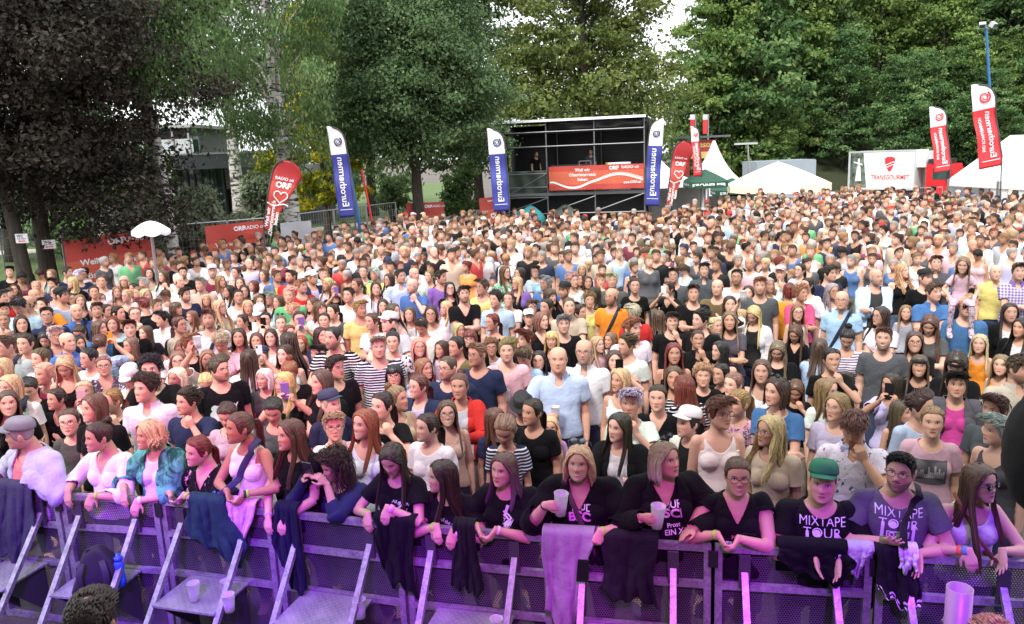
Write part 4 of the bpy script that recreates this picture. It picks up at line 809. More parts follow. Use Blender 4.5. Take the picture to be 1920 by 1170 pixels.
# ---------------------------------------------------------------- scaffold tower
mat_c('pole_steel',(.20,.20,.21),.45,metal=.5)
def scaffold():
    A=atY(936,400,35.0); Bq=atY(1209,400,33.7); A[2]=0; Bq[2]=0; X=unit(Bq-A); Wd=np.linalg.norm(Bq-A); Yd=V(-X[1],X[0],0); D=3.2
    root=empty('scaffold_tower',A,math.atan2(X[1],X[0]),label='black sheeted scaffold tower with steel poles for the mixing desk',cat='scaffold tower')
    Hn=4.80; xs=[0,Wd*.345,Wd*.67,Wd]
    for x in xs:
        for y in (0,D): MB().tube([(x,y,-.2),(x,y,Hn)],.032,8).build('upright',M['pole_steel'],root)
    for z,segs in ((4.35,(0,3)),(3.75,(0,3)),(2.62,(0,1)),(2.05,(0,1)),(1.62,(0,1)),(.92,(0,3))):
        MB().tube([(xs[segs[0]],-.05,z),(xs[segs[1]],-.05,z)],.028,8).build('rail',M['pole_steel'],root); MB().tube([(xs[0],D+.05,z),(xs[3],D+.05,z)],.028,8).build('rail',M['pole_steel'],root)
    for a,b in (((xs[0],1.5),(xs[1],2.62)),((xs[0],.88),(xs[1],1.58)),((xs[1],.95),(xs[2],1.62)),((xs[2],.98),(xs[3],1.68))): MB().tube([(a[0],-.09,a[1]),(b[0],-.09,b[1])],.026,8).build('brace',M['pole_steel'],root)
    bx('deck',(-.02,.0,1.68),(Wd+.02,D,1.80),M['pole_steel'],root)
    rf=MB(); rf.box((-.25,-.28,Hn-.04),(Wd+.08,-.18,Hn+.06)); rf.build('roof_edge',M['flag_white'],root); bx('roof',(-.22,-.18,Hn-.03),(Wd+.08,D+.4,Hn+.03),M['tarp_black'],root)
    def sheet(name,x0,z0,x1,z1,y,mat,along='x',sag=.0):
        mb=MB(); n,m=26,14; P=[]
        for j in range(m):
            row=[]
            for i in range(n):
                s=i/(n-1); t=j/(m-1); w=.035*math.sin(s*19+t*3)+.03*math.sin(s*7-t*5); q=x0+(x1-x0)*s; z=z0+(z1-z0)*t-sag*math.sin(s*math.pi)*(1-t)
                row.append((q,y+w,z) if along=='x' else (y+w,q,z))
            P.append(row)
        mb.grid(P); o=mb.build(name,mat,root,True); o.modifiers.new('s','SOLIDIFY').thickness=.012; return o
    sheet('back_sheet',-.05,0,Wd+.05,Hn-.1,D+.18,M['tarp_black']); sheet('side_sheet',0,0,D,Hn-.1,Wd+.16,M['tarp_black'],'y'); sheet('side_sheet',0,0,D,Hn-.1,-.16,M['tarp_black'],'y')
    sheet('valance',xs[1],4.42,xs[3],4.88,.12,M['tarp_black']); sheet('tarpaulin',xs[0]+.05,1.84,xs[1],2.75,.10,M['tarp_green'],sag=.12); sheet('tarpaulin',xs[1],2.55,xs[3],2.85,.16,M['tarp_green'])
    bx('under_deck_screen',(.05,1.2,0),(Wd-.05,1.25,1.66),M['tarp_black'],root)
    Rz=np.array([X,Yd,(0,0,1)]).T; W=lambda x,y,z: A+Rz@V(x,y,z)
    # banner across the front
    ban=empty('banner',W(xs[1]+.1,-.14,1.90),math.atan2(X[1],X[0]),label='red banner with white wave and lettering hung on the scaffold tower',cat='banner'); bw=xs[3]-xs[1]-.12; bh=1.0
    f=lambda x,y,e=0: V(x,-.03-.03*math.sin(x*4.0)*math.sin(y*2.5)-e,y)
    mb=MB(); n,m=30,10
    for j in range(m-1): mb.add([f(bw*i/(n-1),bh*(j+q)/(m-1)) for q in (0,1) for i in range(n)],[(i,i+1,n+i+1,n+i) for i in range(n-1)],1 if 2<=j<7 else 0)
    c=mb.build('cloth',[M['orf_dark'] if False else M['orf_red'],M['orf_orange']],ban,True); t=MB()
    for s,x,y,k,b in (('Weil wir',.36,.82,.18,.02),('Oberösterreich',.36,.62,.18,.02),('lieben',.36,.42,.18,.02),('ORF',.69,.86,.21,.045),('RADIO oö',.86,.88,.16,.012),('ooe.ORF.at',.88,.26,.155,.02)): put(t,glyphs(s,k,b),lambda a,b2,x=x,y=y: f(bw*x+a,bh*y+b2,.012))
    x=np.linspace(0.01,.99,60); yy=.40-.30*np.sin(np.clip((x-.05)/.42,0,1)*math.pi)**1.2+ .32*np.sin(np.clip((x-.47)/.55,0,1)*math.pi)**1.3
    for q,wv in ((0,.05),(.07,.02),(-.05,.02)): put(t,ribbon2(np.stack([x*bw,(yy*.85+q*(.4+x*.6))*bh],1),wv),lambda a,b2: f(a,b2,.010))
    t.build('lettering',M['white_print'],c)
    # gear on the deck
    g=empty('mixing_desk',W(Wd*.5,.9,1.80),math.atan2(X[1],X[0]),label='long dark mixing desk on trestle legs inside the scaffold tower',cat='mixing desk'); mb=MB(); mb.box((-1.0,-.35,.86),(1.0,.35,.98)); mb.box((-.95,.2,.98),(.95,.33,1.14)); mb.build('console',M['darkmetal'],g)
    for q in (-.8,.8): MB().box((q-.04,-.3,0),(q+.04,.3,.86)).build('leg',M['darkmetal'],g)
    g=empty('equipment_rack',W(Wd*.60,.35,1.80),math.atan2(X[1],X[0]),label='open aluminium framed rack beside the mixing desk',cat='rack')
    mb=MB(); 
    for a,b in (((-.25,0),(-.25,1.28)),((.25,0),(.25,1.28)),((-.25,1.28),(.25,1.28)),((-.25,1.02),(.25,1.02))): mb.bar((a[0],0,a[1]),(b[0],0,b[1]),.035,ref=(0,1,0))
    mb.build('frame',M['pole_steel'],g); bx('unit',(-.21,.02,.4),(.21,.4,1.0),M['darkmetal'],g)
    g=empty('flight_case',W(Wd*.82,.55,1.80),0.1,label='yellow and white cased gear on the right of the tower deck',cat='case'); bx('case',(-.45,-.2,.0),(.5,.2,1.1),M['lorry_grey'],g); bx('lid',(-.45,-.21,1.1),(.5,.21,1.17),M['flag_white'],g); bx('end_panel',(-.5,-.2,.9),(-.45,.2,1.18),M['yellow_cloth'],g)
    for q,(lab,mt,x) in enumerate((('green grey covered equipment heap under the tower deck',M['tarp_green'],.46),('blue covered heap beneath the left tower bay',M['turq'],.22))):
        mb=MB(); v,ff=ellipsoid((0,0,.5),(.75,.5,.75),None,20,12); v=v+np.stack([.06*np.sin(v[:,2]*9),.05*np.sin(v[:,0]*8),.08*np.sin(v[:,0]*7+v[:,1]*4)],1); v[:,2]=np.maximum(v[:,2],0); mb.add(v,ff); o=mb.build('covered_heap',mt,None,True); o.location=W(Wd*x,-.35,.0); tag(o,lab,'covered equipment')
    return W,Wd
TOWER=scaffold()
# ---------------------------------------------------------------- fences and fence banners
def fence(p0,p1,Y0,Y1,n,label,group,ht=2.0):
    a=atY(*p0,Y0); b=atY(*p1,Y1); a[2]=b[2]=0
    for i in range(n):
        q=a+(b-a)*i/n; w=np.linalg.norm(b-a)/n-.04; d=unit(b-a); z=dip(q[0],q[1]); root=empty('mesh_fence',(q[0],q[1],z),math.atan2(d[1],d[0]),label=label,cat='fence',group=group); fr=MB()
        for s,e in (((0,0,.1),(0,0,ht)),((w,0,.1),(w,0,ht)),((0,0,ht),(w,0,ht)),((0,0,.15),(w,0,.15))): fr.tube([s,e],.021,6)
        fr.build('frame',M['galv'],root); wm=MB()
        for k in range(1,int(w/.11)): wm.bar((k*.11,.0,.15),(k*.11,0,ht),.005)
        for k in range(1,9): wm.bar((0,.004,.15+k*.2),(w,.004,.15+k*.2),.005)
        wm.build('wire_mesh',M['galv'],root); bx('foot',(-.3,-.11,0),(.3,.11,.12),M['concrete_grey'],root)
fence((0,450),(520,425),20.5,24,5,'galvanised wire mesh fence panel behind the crowd left of the red flag','mesh fence on the left')
fence((560,425),(745,415),25,29,3,'galvanised wire mesh fence panel between blue flag and maple','mesh fence by the lawn')
fence((1500,330),(1770,330),44,44,5,'galvanised wire mesh fence panel in front of the lorries','mesh fence by the lorries')
def fbanner(p0,p1,Y0,Y1,h,label,mode):
    a=atY(*p0,Y0); b=atY(*p1,Y1); X=unit(b-a); w=np.linalg.norm(b-a); root=empty('fence_banner',a-V(0,.06,0),label=label,cat='banner'); Z=unit(V(0,0,1)-X*X[2]); n=20
    f=lambda x,y,e=0.: X*x+Z*(y-h)+V(0,-1,0)*(.02*math.sin(x*5+y*3)+e)
    mb=MB(); m=9
    for j in range(m-1): mb.add([f(w*i/(n-1),h*(j+q)/(m-1)) for q in (0,1) for i in range(n)],[(i,i+1,n+i+1,n+i) for i in range(n-1)],1 if j<5 else 0)
    if mode=='white': mb.m=[0]*len(mb.m); mb.build('cloth',M['lorry_grey'],root,True); return
    c=mb.build('cloth',[M['orf_red'],M['orf_orange']],root,True); t=MB()
    for s,x,y,k,bo in (('ORF',.58,.88,.26,.045),('RADIO oö',.84,.88,.22,.012),('Weil wir',.32,.58,.26,.02),('Oberösterreich',.30,.34,.26,.02),('lieben',.3,.1,.26,.02)): put(t,glyphs(s,k*min(1,w/2.6),bo),lambda a2,b2,x=x,y=y: f(w*x+a2,h*y+b2,.012))
    put(t,heart2(w*.76,h*.42,w*.25,.05),lambda a2,b2: f(a2,b2,.012)); xx=np.linspace(.02,.98,30); put(t,ribbon2(np.stack([xx*w,h*(.16+.05*np.sin(xx*9))],1),.05),lambda a2,b2: f(a2,b2,.010)); t.build('lettering',M['white_print'],c)
fbanner((120,452),(285,430),18.6,20.0,1.35,'long orange red banner on the fence beside the arrow signed trunk','orf')
fbanner((385,424),(494,413),21.5,22.6,1.30,'orange red banner with white heart on the fence left of the teardrop flag','orf')
fbanner((762,381),(832,378),31,31.5,1.3,'small orange red banner on the fence under the maple','orf')
fbanner((898,372),(930,368),32,32.5,1.3,'narrow red banner beside the half hidden blue flag','orf')
fbanner((526,418),(584,413),23.5,24,1.2,'plain pale grey cloth hung on the fence right of the teardrop flag','white')
# ---------------------------------------------------------------- tents and parasols
def roofmesh(P): 
    mb=MB(); mb.grid(P); return mb
def pagoda(px,Y,wpx,ztop,zeave,label,legs=True):
    c=atY(px,350,Y); g=dip(c[0],Y); root=empty('pagoda_tent',(c[0],Y,g),.25,label=label,cat='tent'); w=wpx*Y/FPX*.5; n=40; P=[]
    for s in np.linspace(0,1,14):
        row=[]
        for j in range(n):
            a=2*math.pi*j/n; sq=1/max(abs(math.cos(a)),abs(math.sin(a))); r=w*(.03+.97*s**1.0)*(sq*s+(1-s)); z=zeave+(ztop-zeave)*(1-s)**2.1*1.0; row.append((math.cos(a)*r,math.sin(a)*r,z))
        P.append(row)
    P.append([(x,y,zeave-.28) for x,y,z in P[-1]]); mb=MB(); mb.grid(P,wrap=True); mb.build('roof',M['tent_white'],root,True)
    for sx in (-1,1):
        for sy in (-1,1): MB().box((sx*(w-.06)-.04,sy*(w-.06)-.04,0),(sx*(w-.06)+.04,sy*(w-.06)+.04,zeave),).build('leg',M['galv'],root)
    for (lo,hi) in (((-w+.1,w-.12,0),(w-.1,w-.08,zeave)),((w-.14,-w+.1,0),(w-.1,w-.12,zeave))): bx('side_wall',lo,hi,M['tent_white'],root)
pagoda(1338,46,140,5.0,2.35,'white pagoda tent with a tall pointed peak beside the red gateway')
pagoda(1225,43,150,3.9,2.3,'low white pagoda tent behind the scaffold tower')
def parasol(px,Y,wpx,ztop,zeave,mat,label,sides=8,text=None,rz=.2,valance=.18,under=None):
    c=atY(px,350,Y); g=dip(c[0],Y); root=empty('parasol',(c[0],Y,g),rz,label=label,cat='parasol'); w=wpx*Y/FPX*.5; P=[]; k=5; n=sides*k
    for s in np.linspace(0,1,8):
        row=[]
        for j in range(n):
            q=j/k; i0=int(q); f=q-i0; a0=2*math.pi*i0/sides; a1=2*math.pi*(i0+1)/sides; e=V(math.cos(a0)*(1-f)+math.cos(a1)*f,math.sin(a0)*(1-f)+math.sin(a1)*f,0)*w*max(s,.02); z=ztop-(ztop-zeave)*(s**(1.15 if ztop-zeave>.45 else 1.7))-.05*math.sin(f*math.pi)*s; row.append((e[0],e[1],z))
        P.append(row)
    P.append([(x,y,z-valance*.5) for x,y,z in P[-1]]); P.append([(x*1.004,y*1.004,z-valance*.5) for x,y,z in P[-1]]); mb=MB(); mb.grid(P,wrap=True); cp=mb.build('canopy',mat,root,False); cp.modifiers.new('s','SOLIDIFY').thickness=.01
    MB().tube([(0,0,0),(0,0,ztop)],.035,8).build('pole',M['galv'],root); rb=MB()
    for i in range(sides): a=2*math.pi*i/sides; rb.bar((0,0,ztop-.1),(math.cos(a)*w*.97,math.sin(a)*w*.97,zeave-.02),.03)
    rb.build('ribs',M['cream'],root)
    if text:
        t=MB(); a=-math.pi/2-rz; 
        for i in range(sides):
            am=2*math.pi*(i+.5)/sides; nn=V(math.cos(am),math.sin(am),0); tx=V(-math.sin(am),math.cos(am),0); R=w*math.cos(math.pi/sides)*1.012; put(t,glyphs(text,valance*.8,.03),lambda x,y: nn*R+tx*x+V(0,0,zeave-.04-valance*.5+y))
        t.build('lettering',M['white_print'],cp)
    return root
parasol(1458,38,190,3.15,2.15,M['cream'],'large cream parasol with a yellow valance over the bar',8,None,.2,.3)
parasol(1322,36.5,98,2.65,2.15,M['green_cloth'],'dark green parasol with white lettering beside the teardrop flag',4,'KIRCHNER BIER',.75,.26)
parasol(1372,40.5,96,2.85,2.3,M['green_cloth'],'green parasol half hidden behind the cream parasol',4,'KIRCHNER BIER',.7,.26)
parasol(272,17.3,70,2.50,2.30,M['flag_white'],'small white parasol standing before the orange red banner',8,None,.1,.06)
def marquee():
    a=atY(1783,325,30); b=atY(1990,330,25); a[2]=b[2]=0; X=unit(b-a); w=np.linalg.norm(b-a); root=empty('marquee',a,math.atan2(X[1],X[0]),label='white marquee with open gable front at the right edge',cat='tent'); ze=1.95; zr=3.45; D=3.4; s=MB()
    bay=w/2
    for i in range(2):
        x0,x1=i*bay,(i+1)*bay; n=9
        P=[]
        for j in range(n):
            q=j/(n-1); row=[]
            for k in range(12): t=k/11; xa=x0+(.8*t if i==0 else 0); row.append((xa+(x1-xa)*q,D*.5*t-.05,ze+(zr-ze)*t+.04*math.sin(q*math.pi)*0-.06*math.sin(t*math.pi)*math.sin(q*math.pi)))
            P.append(row)
        s.grid(P); P2=[[(x,D-y,z) for x,y,z in r] for r in P]; s.grid(P2)
    s.box((0,-.07,ze-.26),(w,-.04,ze)); s.build('roof',M['tent_white'],root,False)
    bx('back_wall',(0,D-.04,0),(w,D,ze),M['tent_white'],root); bx('side_wall',(-.02,0,0),(.02,D,ze),M['tent_white'],root); bx('front_wall',(w*.42,-.03,0),(w,.0,ze-.27),M['tent_white'],root)
    for x in (0,bay,w): MB().box((x-.05,-.1,0),(x+.05,-.04,ze)).build('post',M['galv'],root)
marquee()
# ---------------------------------------------------------------- lorries
def wheel(root,x,y,r=.45):
    o=MB().tube([(x,y-.14,r),(x,y+.14,r)],r,20).build('wheel',M['tyre'],root); MB().tube([(x,y-.16,r),(x,y-.12,r)],r*.55,14).build('rim',M['lorry_grey'],o)
def lorry():
    a=atY(1591,340,61); b=atY(1714,340,57.5); a[2]=b[2]=0; X=unit(b-a); Lb=np.linalg.norm(b-a); root=empty('lorry',(a[0],a[1],dip(a[0],a[1])),math.atan2(X[1],X[0]),label='white box lorry with red cab and red company emblem by the wood',cat='lorry'); z0,z1=1.0,3.75
    bx('cargo_box',(0,0,z0),(Lb,2.4,z1),M['lorry_white'],root); fr=MB(); 
    for x in (0,Lb): fr.box((x-.05,-.03,z0-.05),(x+.05,-.003,z1+.03))
    fr.box((.05,-.03,z1-.06),(Lb-.05,-.003,z1+.03)); fr.box((.05,-.03,z0-.05),(Lb-.05,-.003,z0+.06)); fr.build('box_edging',M['lorry_grey'],root)
    pic=MB(); pic.add([(.08,-.012,z0+.1),(1.35,-.012,z0+.1),(1.05,-.012,z1-.1),(.08,-.012,z1-.1)],[(0,1,2,3)]); po=pic.build('printed_picture',simple('print_photo',(.10,.13,.10),.5,.95,2.2),root); ap=MB(); ap.add([(.5,-.018,1.6),(.95,-.018,1.6),(.85,-.018,2.7),(.62,-.018,2.7)],[(0,1,2,3)]); ap.add([(.35,-.018,2.95),(1.0,-.018,2.75),(1.0,-.018,2.85),(.35,-.018,3.05)],[(0,1,2,3)]); ap.add([(.66,-.018,2.72),(.8,-.018,2.72),(.8,-.018,3.25),(.66,-.018,3.25)],[(0,1,2,3)]); ap.build('white_figure',M['lorry_white'],po)
    t=MB(); g=glyphs('TRANSGOURMET',.46,.015); put(t,(g[0]*np.array([.95*min(1,2.75/(np.ptp(g[0][:,0])*.95)),1]),g[1]),lambda x,y: V(Lb*.64+x,-.02,1.85+y)); sh=[(-.38,.42),(-.2,.55),(.2,.55),(.38,.42),(.34,.1),(.12,-.42),(0,-.52),(-.12,-.42),(-.34,.1)]; t.add([(Lb*.63+x,-.02,2.78+y) for x,y in sh],[tuple(range(9))[::-1]]); em=t.build('emblem',M['red_print'],root)
    e2=MB(); xx=np.linspace(-.3,.33,14)
    for k in (0,.18): put(e2,ribbon2(np.stack([xx,2.86-k+.10*np.sin(xx*5)],1),.06),lambda x,y: V(Lb*.63+x,-.026,y))
    e2.build('emblem_wave',M['lorry_white'],em)
    bx('cooling_unit',(Lb+.02,.3,2.55),(Lb+.62,2.1,3.65),M['lorry_white'],root)
    cb=MB(); P=np.array([[(Lb+.75+x,y,z) for x,z in ((0,.55),(0,2.75),(1.55,2.75),(1.85,1.75),(1.95,.55))] for y in (.05,2.35)]); cb.add(P.reshape(-1,3),[(0,1,2,3,4),(9,8,7,6,5)]+[(i,i+5,(i+1)%5+5,(i+1)%5) for i in range(5)]); c=cb.build('cab',M['lorry_red'],root); wn=MB(); wn.add([(Lb+1.2,.04,1.7),(Lb+2.3,.04,1.7),(Lb+2.2,.04,2.5),(Lb+1.2,.04,2.5)],[(0,1,2,3)]); wn.build('window',M['glass'],c); bx('mirror',(Lb+2.2,-.25,1.7),(Lb+2.35,-.02,2.4),M['tyre'],c); bx('chassis',(.1,.6,.6),(Lb+.8,1.8,.95),M['darkmetal'],root); bx('wind_deflector',(Lb+.8,.2,2.78),(Lb+2.0,2.2,3.1),M['tyre'],root)
    for x in (1.3,Lb+1.5):
        for y in (.25,2.15): wheel(root,x,y)
lorry()
def container():
    a=atY(1419,340,56); b=atY(1502,340,58); a[2]=b[2]=0; X=unit(b-a); Lb=np.linalg.norm(b-a); root=empty('box_trailer',(a[0],a[1],dip(a[0],a[1])),math.atan2(X[1],X[0]),label='light grey box trailer with two dark rear doors behind the cream parasol',cat='trailer'); z0,z1=.8,3.45
    c=atY(1546,340,59.5); w2=1.9
    bx('cargo_box',(0,0,z0),(Lb,2.4,z1),simple('trailer_blue_grey',(.27,.31,.35),.5,.05,2),root)
    for i in range(2): o=bx('rear_door',(Lb+.02,.04+i*1.17,z0+.05),(Lb+.06,1.17+i*1.17,z1-.06),M['lorry_grey'],root); MB().tube([(Lb+.09,.5+i*1.17,z0+.1),(Lb+.09,.5+i*1.17,z1-.1)],.025,6).build('lock_rod',M['galv'],o)
    root.rotation_euler[2]+= -.35
    for x in (1.0,Lb-1.0):
        for y in (.25,2.15): wheel(root,x,y,.4)
container()
# ---------------------------------------------------------------- masts and small posts
def mast(name,pts,Y,rad,mat,label,cat,head=None,gz=None):
    T=atY(*pts[0],Y); B=atY(*pts[1],Y); u=unit(T-B); g=dip(B[0],Y); F=B-u*((B[2]-g)/u[2]); root=empty(name,F,label=label,cat=cat); MB().tube([V(0,0,0),T-F],rad,10).build('pole',mat,root); 
    if head: head(root,T-F)
    return root
def flood(root,T):
    for q in (-1,1):
        o=MB().box((-.11,-.09,-.09),(.11,.09,.09),0,rot(q*.5,.6,0),T+V(q*.2,-.1,.08)).build('floodlight',M['lorry_grey'],root)
        MB().box((-.09,-.10,-.07),(.09,-.092,.07),0,rot(q*.5,.6,0),T+V(q*.2,-.1,.08)).build('lens',M['glass'],o)
    MB().bar(T+V(-.28,0,0),T+V(.28,0,0),.05).build('crossbar',M['galv'],root)
mast('light_mast',((1849,52),(1856,170)),31,.045,M['blue_pole'],'tall blue light mast with two floodlights above the large red flag','light mast',flood)
mast('pole',((650,288),(672,410)),25,.055,M['blue_pole'],'dark blue pole leaning beside the blue beach flag','pole')
mast('flag_pole',((678,318),(697,412)),27,.035,M['flag_red'],'thin red pole leaning left of the maple trunk','pole')
mast('street_lamp',((1402,270),(1405,330)),52,.055,M['galv'],'grey T shaped street lamp above the green parasols','street lamp',lambda r,T: MB().box((-.85,-.12,-.03),(.6,.12,.09),0,None,T).build('lamp_head',M['lorry_grey'],r))
def gate():
    a=atY(1292,262,50); b=atY(1340,262,50); g=dip(a[0],50); root=empty('gateway',(a[0],50,g),0,label='red gateway with yellow stripe and gold lettering behind the pagoda tent',cat='gateway'); w=b[0]-a[0]+.4; z=a[2]-g
    bx('crossbeam',(-.3,0,z-.75),(w-.3,.5,z-.05),M['orf_dark'],root); bx('stripe',(-.2,-.02,z-1.15),(w-.4,.48,z-.76),M['yellow_cloth'],root); bx('roof',(-.6,-.3,z+.08),(w+.5,.9,z+.2),M['concrete_grey'],root)
    for x in (-.3,w-.35): bx('post',(x,.05,0),(x+.35,.45,z-.76),M['orf_dark'],root)
    t=MB(); put(t,glyphs('Resort',.5,.02),lambda x,y: V(w*.5+x,-.012,z-.32+y)); t.build('lettering',M['yellow_cloth'],root)
gate()
for i,(px,py,lab) in enumerate(((1304,222,'narrow red and white hanging banner on a pole, left of its pair'),(1328,222,'narrow red and white hanging banner on a pole, right of its pair'))):
    T=atY(px,py-8,56); g=dip(T[0],56); root=empty('banner_pole',(T[0],56,g),0,label=lab,cat='banner pole'); z=T[2]-g; MB().tube([(0,0,0),(0,0,z)],.05,8).build('pole',M['galv'],root); c=bx('cloth',(-.36,-.02,z-1.3),(-.06,.02,z-.35),M['flag_red'],root); bx('cloth_top',(-.36,-.021,z-.35),(-.06,.021,z-.02),M['flag_white'],root)
# ---------------------------------------------------------------- buildings on the left
def rect(x0,y0,x1,y1,Y):
    a=atY(x0,y1,Y); b=atY(x1,y0,Y); mz0=(atY((x0+x1)/2,y1,Y))[2]; mz1=(atY((x0+x1)/2,y0,Y))[2]; return a[0],b[0],mz0,mz1
def spa():
    Y=45; x0,x1,z0,z1=rect(315,290,470,316,Y); root=empty('modern_building',(x0,Y,0),label='modern building with grey canopy roof and dark green glass front',cat='building'); w=x1-x0
    bx('canopy_roof',(-1.0,-1.6,z0),(w+1.6,6,z1),M['concrete_grey'],root); bx('roof_edge',(-1.05,-1.66,z1+.002),(w+1.65,-1.5,z1+.1),M['lorry_grey'],root)
    gx0,gx1,_,_=rect(332,316,414,400,Y); gx0-=x0; gx1-=x0; cw=bx('glass_front',(gx0,.2,0),(gx1,.4,z0),M['glass'],root); mu=MB()
    for i in range(8): x=gx0+(gx1-gx0)*i/7; mu.box((x-.04,.1,0),(x+.04,.19,z0-.01))
    for z in (z0*.36,z0*.68): mu.box((gx0,.12,z-.03),(gx1,.185,z+.03))
    mu.build('mullions',M['wall_dark'],cw)
    bx('rear_wall',(gx0+.1,.5,0),(gx1-.1,5.5,z0-.02),M['wall_dark'],root)
    wx0,wx1,wz0,wz1=rect(414,316,478,342,Y); bx('wing_wall',(gx1+.02,.9,0),(wx1-x0+3,6,wz0-.6),M['wall_dark'],root); bx('wing_fascia',(gx1+.02,.5,wz0-.35),(wx1-x0+3,6.2,z0-.02),M['wall_white'],root); bx('wing_window',(gx1+.3,.85,wz0-1.0),(wx1-x0+1,.895,wz0-.42),M['glass'],root)
    ux0,ux1,uz0,uz1=rect(300,236,372,289,Y+8); up=bx('upper_storey',(ux0-x0-4,8,z1+.02),(ux1-x0-.4,16,uz1-.2),M['concrete_grey'],root)
    for i in range(5): bx('panel',(ux0-x0-3+i*1.25,7.93,z1+.3),(ux0-x0-2.4+i*1.25,7.98,uz1-.7),M['rust_panel'] if i%2 else M['glass'],up)
    bx('balcony_glass',(ux0-x0-4.2,6.7,z1+.1),(ux1-x0,6.75,z1+1.1),M['lorry_grey'],root); bx('upper_roof',(ux0-x0-4.4,6.4,uz1-.18),(ux1-x0+.1,16.3,uz1+.02),M['wall_white'],root)
    for x in (ux1-x0-.2,ux1-x0-1.2): MB().box((x-.05,6.6,z1+.11),(x+.05,6.69,uz1-.19)).build('post',M['wall_white'],root)
spa()
def office():
    Y=40; x0,x1,z0,z1=rect(-60,330,150,452,Y); root=empty('office_building',(x0,Y,0),label='white louvred office block seen behind the dark beech trunks',cat='building'); w=x1-x0; bx('wall',(0,.3,0),(w,8,z1),M['wall_dark'],root)
    for i in range(12): z=.9+i*(z1-1.2)/12; bx('louvre',(0,.0,z),(w,.29,z+.14),M['wall_white'],root)
    for i in range(5): bx('window',(w*(i+.3)/5,.2,1.0),(w*(i+.75)/5,.295,z1-.4),M['glass'],root)
office()
def shed():
    Y=25.5; x0,x1,z0,z1=rect(180,394,248,450,Y); root=empty('wooden_shed',(x0,Y,0),-.15,label='grey weathered wooden shed with flat dark roof',cat='shed'); w=x1-x0+.4; bx('wall',(0,0,0),(w,2.6,z1-.05),M['shed'],root); bx('roof',(-.12,-.15,z1-.045),(w+.15,2.8,z1+.06),M['wall_dark'],root); bx('corner_post',(-.05,-.05,0),(.06,-.005,z1-.05),M['wall_dark'],root)
shed()
for i,(px,py,Y,rz,lab) in enumerate(((41,447,18.3,-.1,'small white paper sign with red arrow on the leftmost trunk'),(92,458,19.0,.12,'small white paper sign with red arrow on the copper beech trunk'))):
    c=atY(px,py,Y); root=empty('paper_sign',(c[0],c[1],c[2]),rz,label=lab,cat='sign'); bx('sheet',(-.15,-.01,-.105),(.15,.01,.105),M['flag_white'],root); t=MB(); put(t,glyphs('WC',.09,.02),lambda x,y: V(x-.03,-.014,.05+y)); put(t,glyphs('bitte folgen',.045,.01),lambda x,y: V(x,-.014,-.005+y)); t.build('lettering',M['black_print'],root); a=MB(); a.add([(x,-.014,y-.06) for x,y in ((-.09,0),(-.05,.03),(-.05,.012),(.09,.012),(.09,-.012),(-.05,-.012),(-.05,-.03))],[(6,5,4,3,2,1,0)]); a.build('arrow',M['red_print'],root)
# ---------------------------------------------------------------- the crowd barrier
BAR=[(-130,905),(-30,911),(112,924),(300,934),(512,955),(755,981),(1035,1003),(1337,1020),(1640,1035),(1960,1052)]   # joints along the top rail
BARP=np.array([ongr(x,y,1.2) for x,y in BAR])
_A,_B=BARP[2],BARP[8]; BDIR=unit((_B-_A)*V(1,1,0)); BNRM=V(-BDIR[1],BDIR[0],0)   # BNRM points to the crowd
def perf_mat():
    m,t,b=NT('perforated_steel'); tc=nd(t,'TexCoord'); sp=nd(t,'SeparateXYZ',{0:tc.outputs['Object']}); P=.0165
    x=mth(t,'DIVIDE',sp.outputs[0],P); z=mth(t,'DIVIDE',sp.outputs[2],P*.866); row=mth(t,'FLOOR',z); fx=mth(t,'SUBTRACT',mth(t,'FRACT',mth(t,'ADD',x,mth(t,'MULTIPLY',row,.5))),.5); fz=mth(t,'MULTIPLY',mth(t,'SUBTRACT',mth(t,'FRACT',z),.5),.866)
    d=mth(t,'SQRT',mth(t,'ADD',mth(t,'MULTIPLY',fx,fx),mth(t,'MULTIPLY',fz,fz))); hole=mth(t,'LESS_THAN',d,.335)
    n=nd(t,'TexNoise',{'Vector':tc.outputs['Object'],'Scale':4.0,'Detail':6.0}); t.links.new(ramp(t,n.outputs[0],[(.3,(.06,.06,.07)),(.7,(.13,.13,.145))]),b.inputs['Base Color']); b.inputs['Metallic'].default_value=.3; b.inputs['Roughness'].default_value=.55
    tp=nd(t,'BsdfTransparent'); mx=nd(t,'MixShader',{0:hole,1:b.outputs[0],2:tp.outputs[0]}); t.links.new(mx.outputs[0],[q for q in t.nodes if q.type=='OUTPUT_MATERIAL'][0].inputs[0]); return m
M['perf']=perf_mat()
def galv_mat():
    m,t,b=NT('galvanised_tube'); tc=nd(t,'TexCoord'); n=nd(t,'TexNoise',{'Vector':tc.outputs['Object'],'Scale':14.0,'Detail':8.0,'Roughness':.7}); v=nd(t,'TexVoronoi',{'Vector':tc.outputs['Object'],'Scale':60.0})
    vg=nd(t,'RGBToBW',{0:v.outputs['Color']}).outputs[0]; t.links.new(mixc(t,.25,ramp(t,n.outputs[0],[(.3,(.18,.18,.195)),(.5,(.31,.31,.33)),(.72,(.42,.42,.44))]),vg,'OVERLAY'),b.inputs['Base Color']); b.inputs['Metallic'].default_value=.45; b.inputs['Roughness'].default_value=.42
    return m
M['tube']=galv_mat()
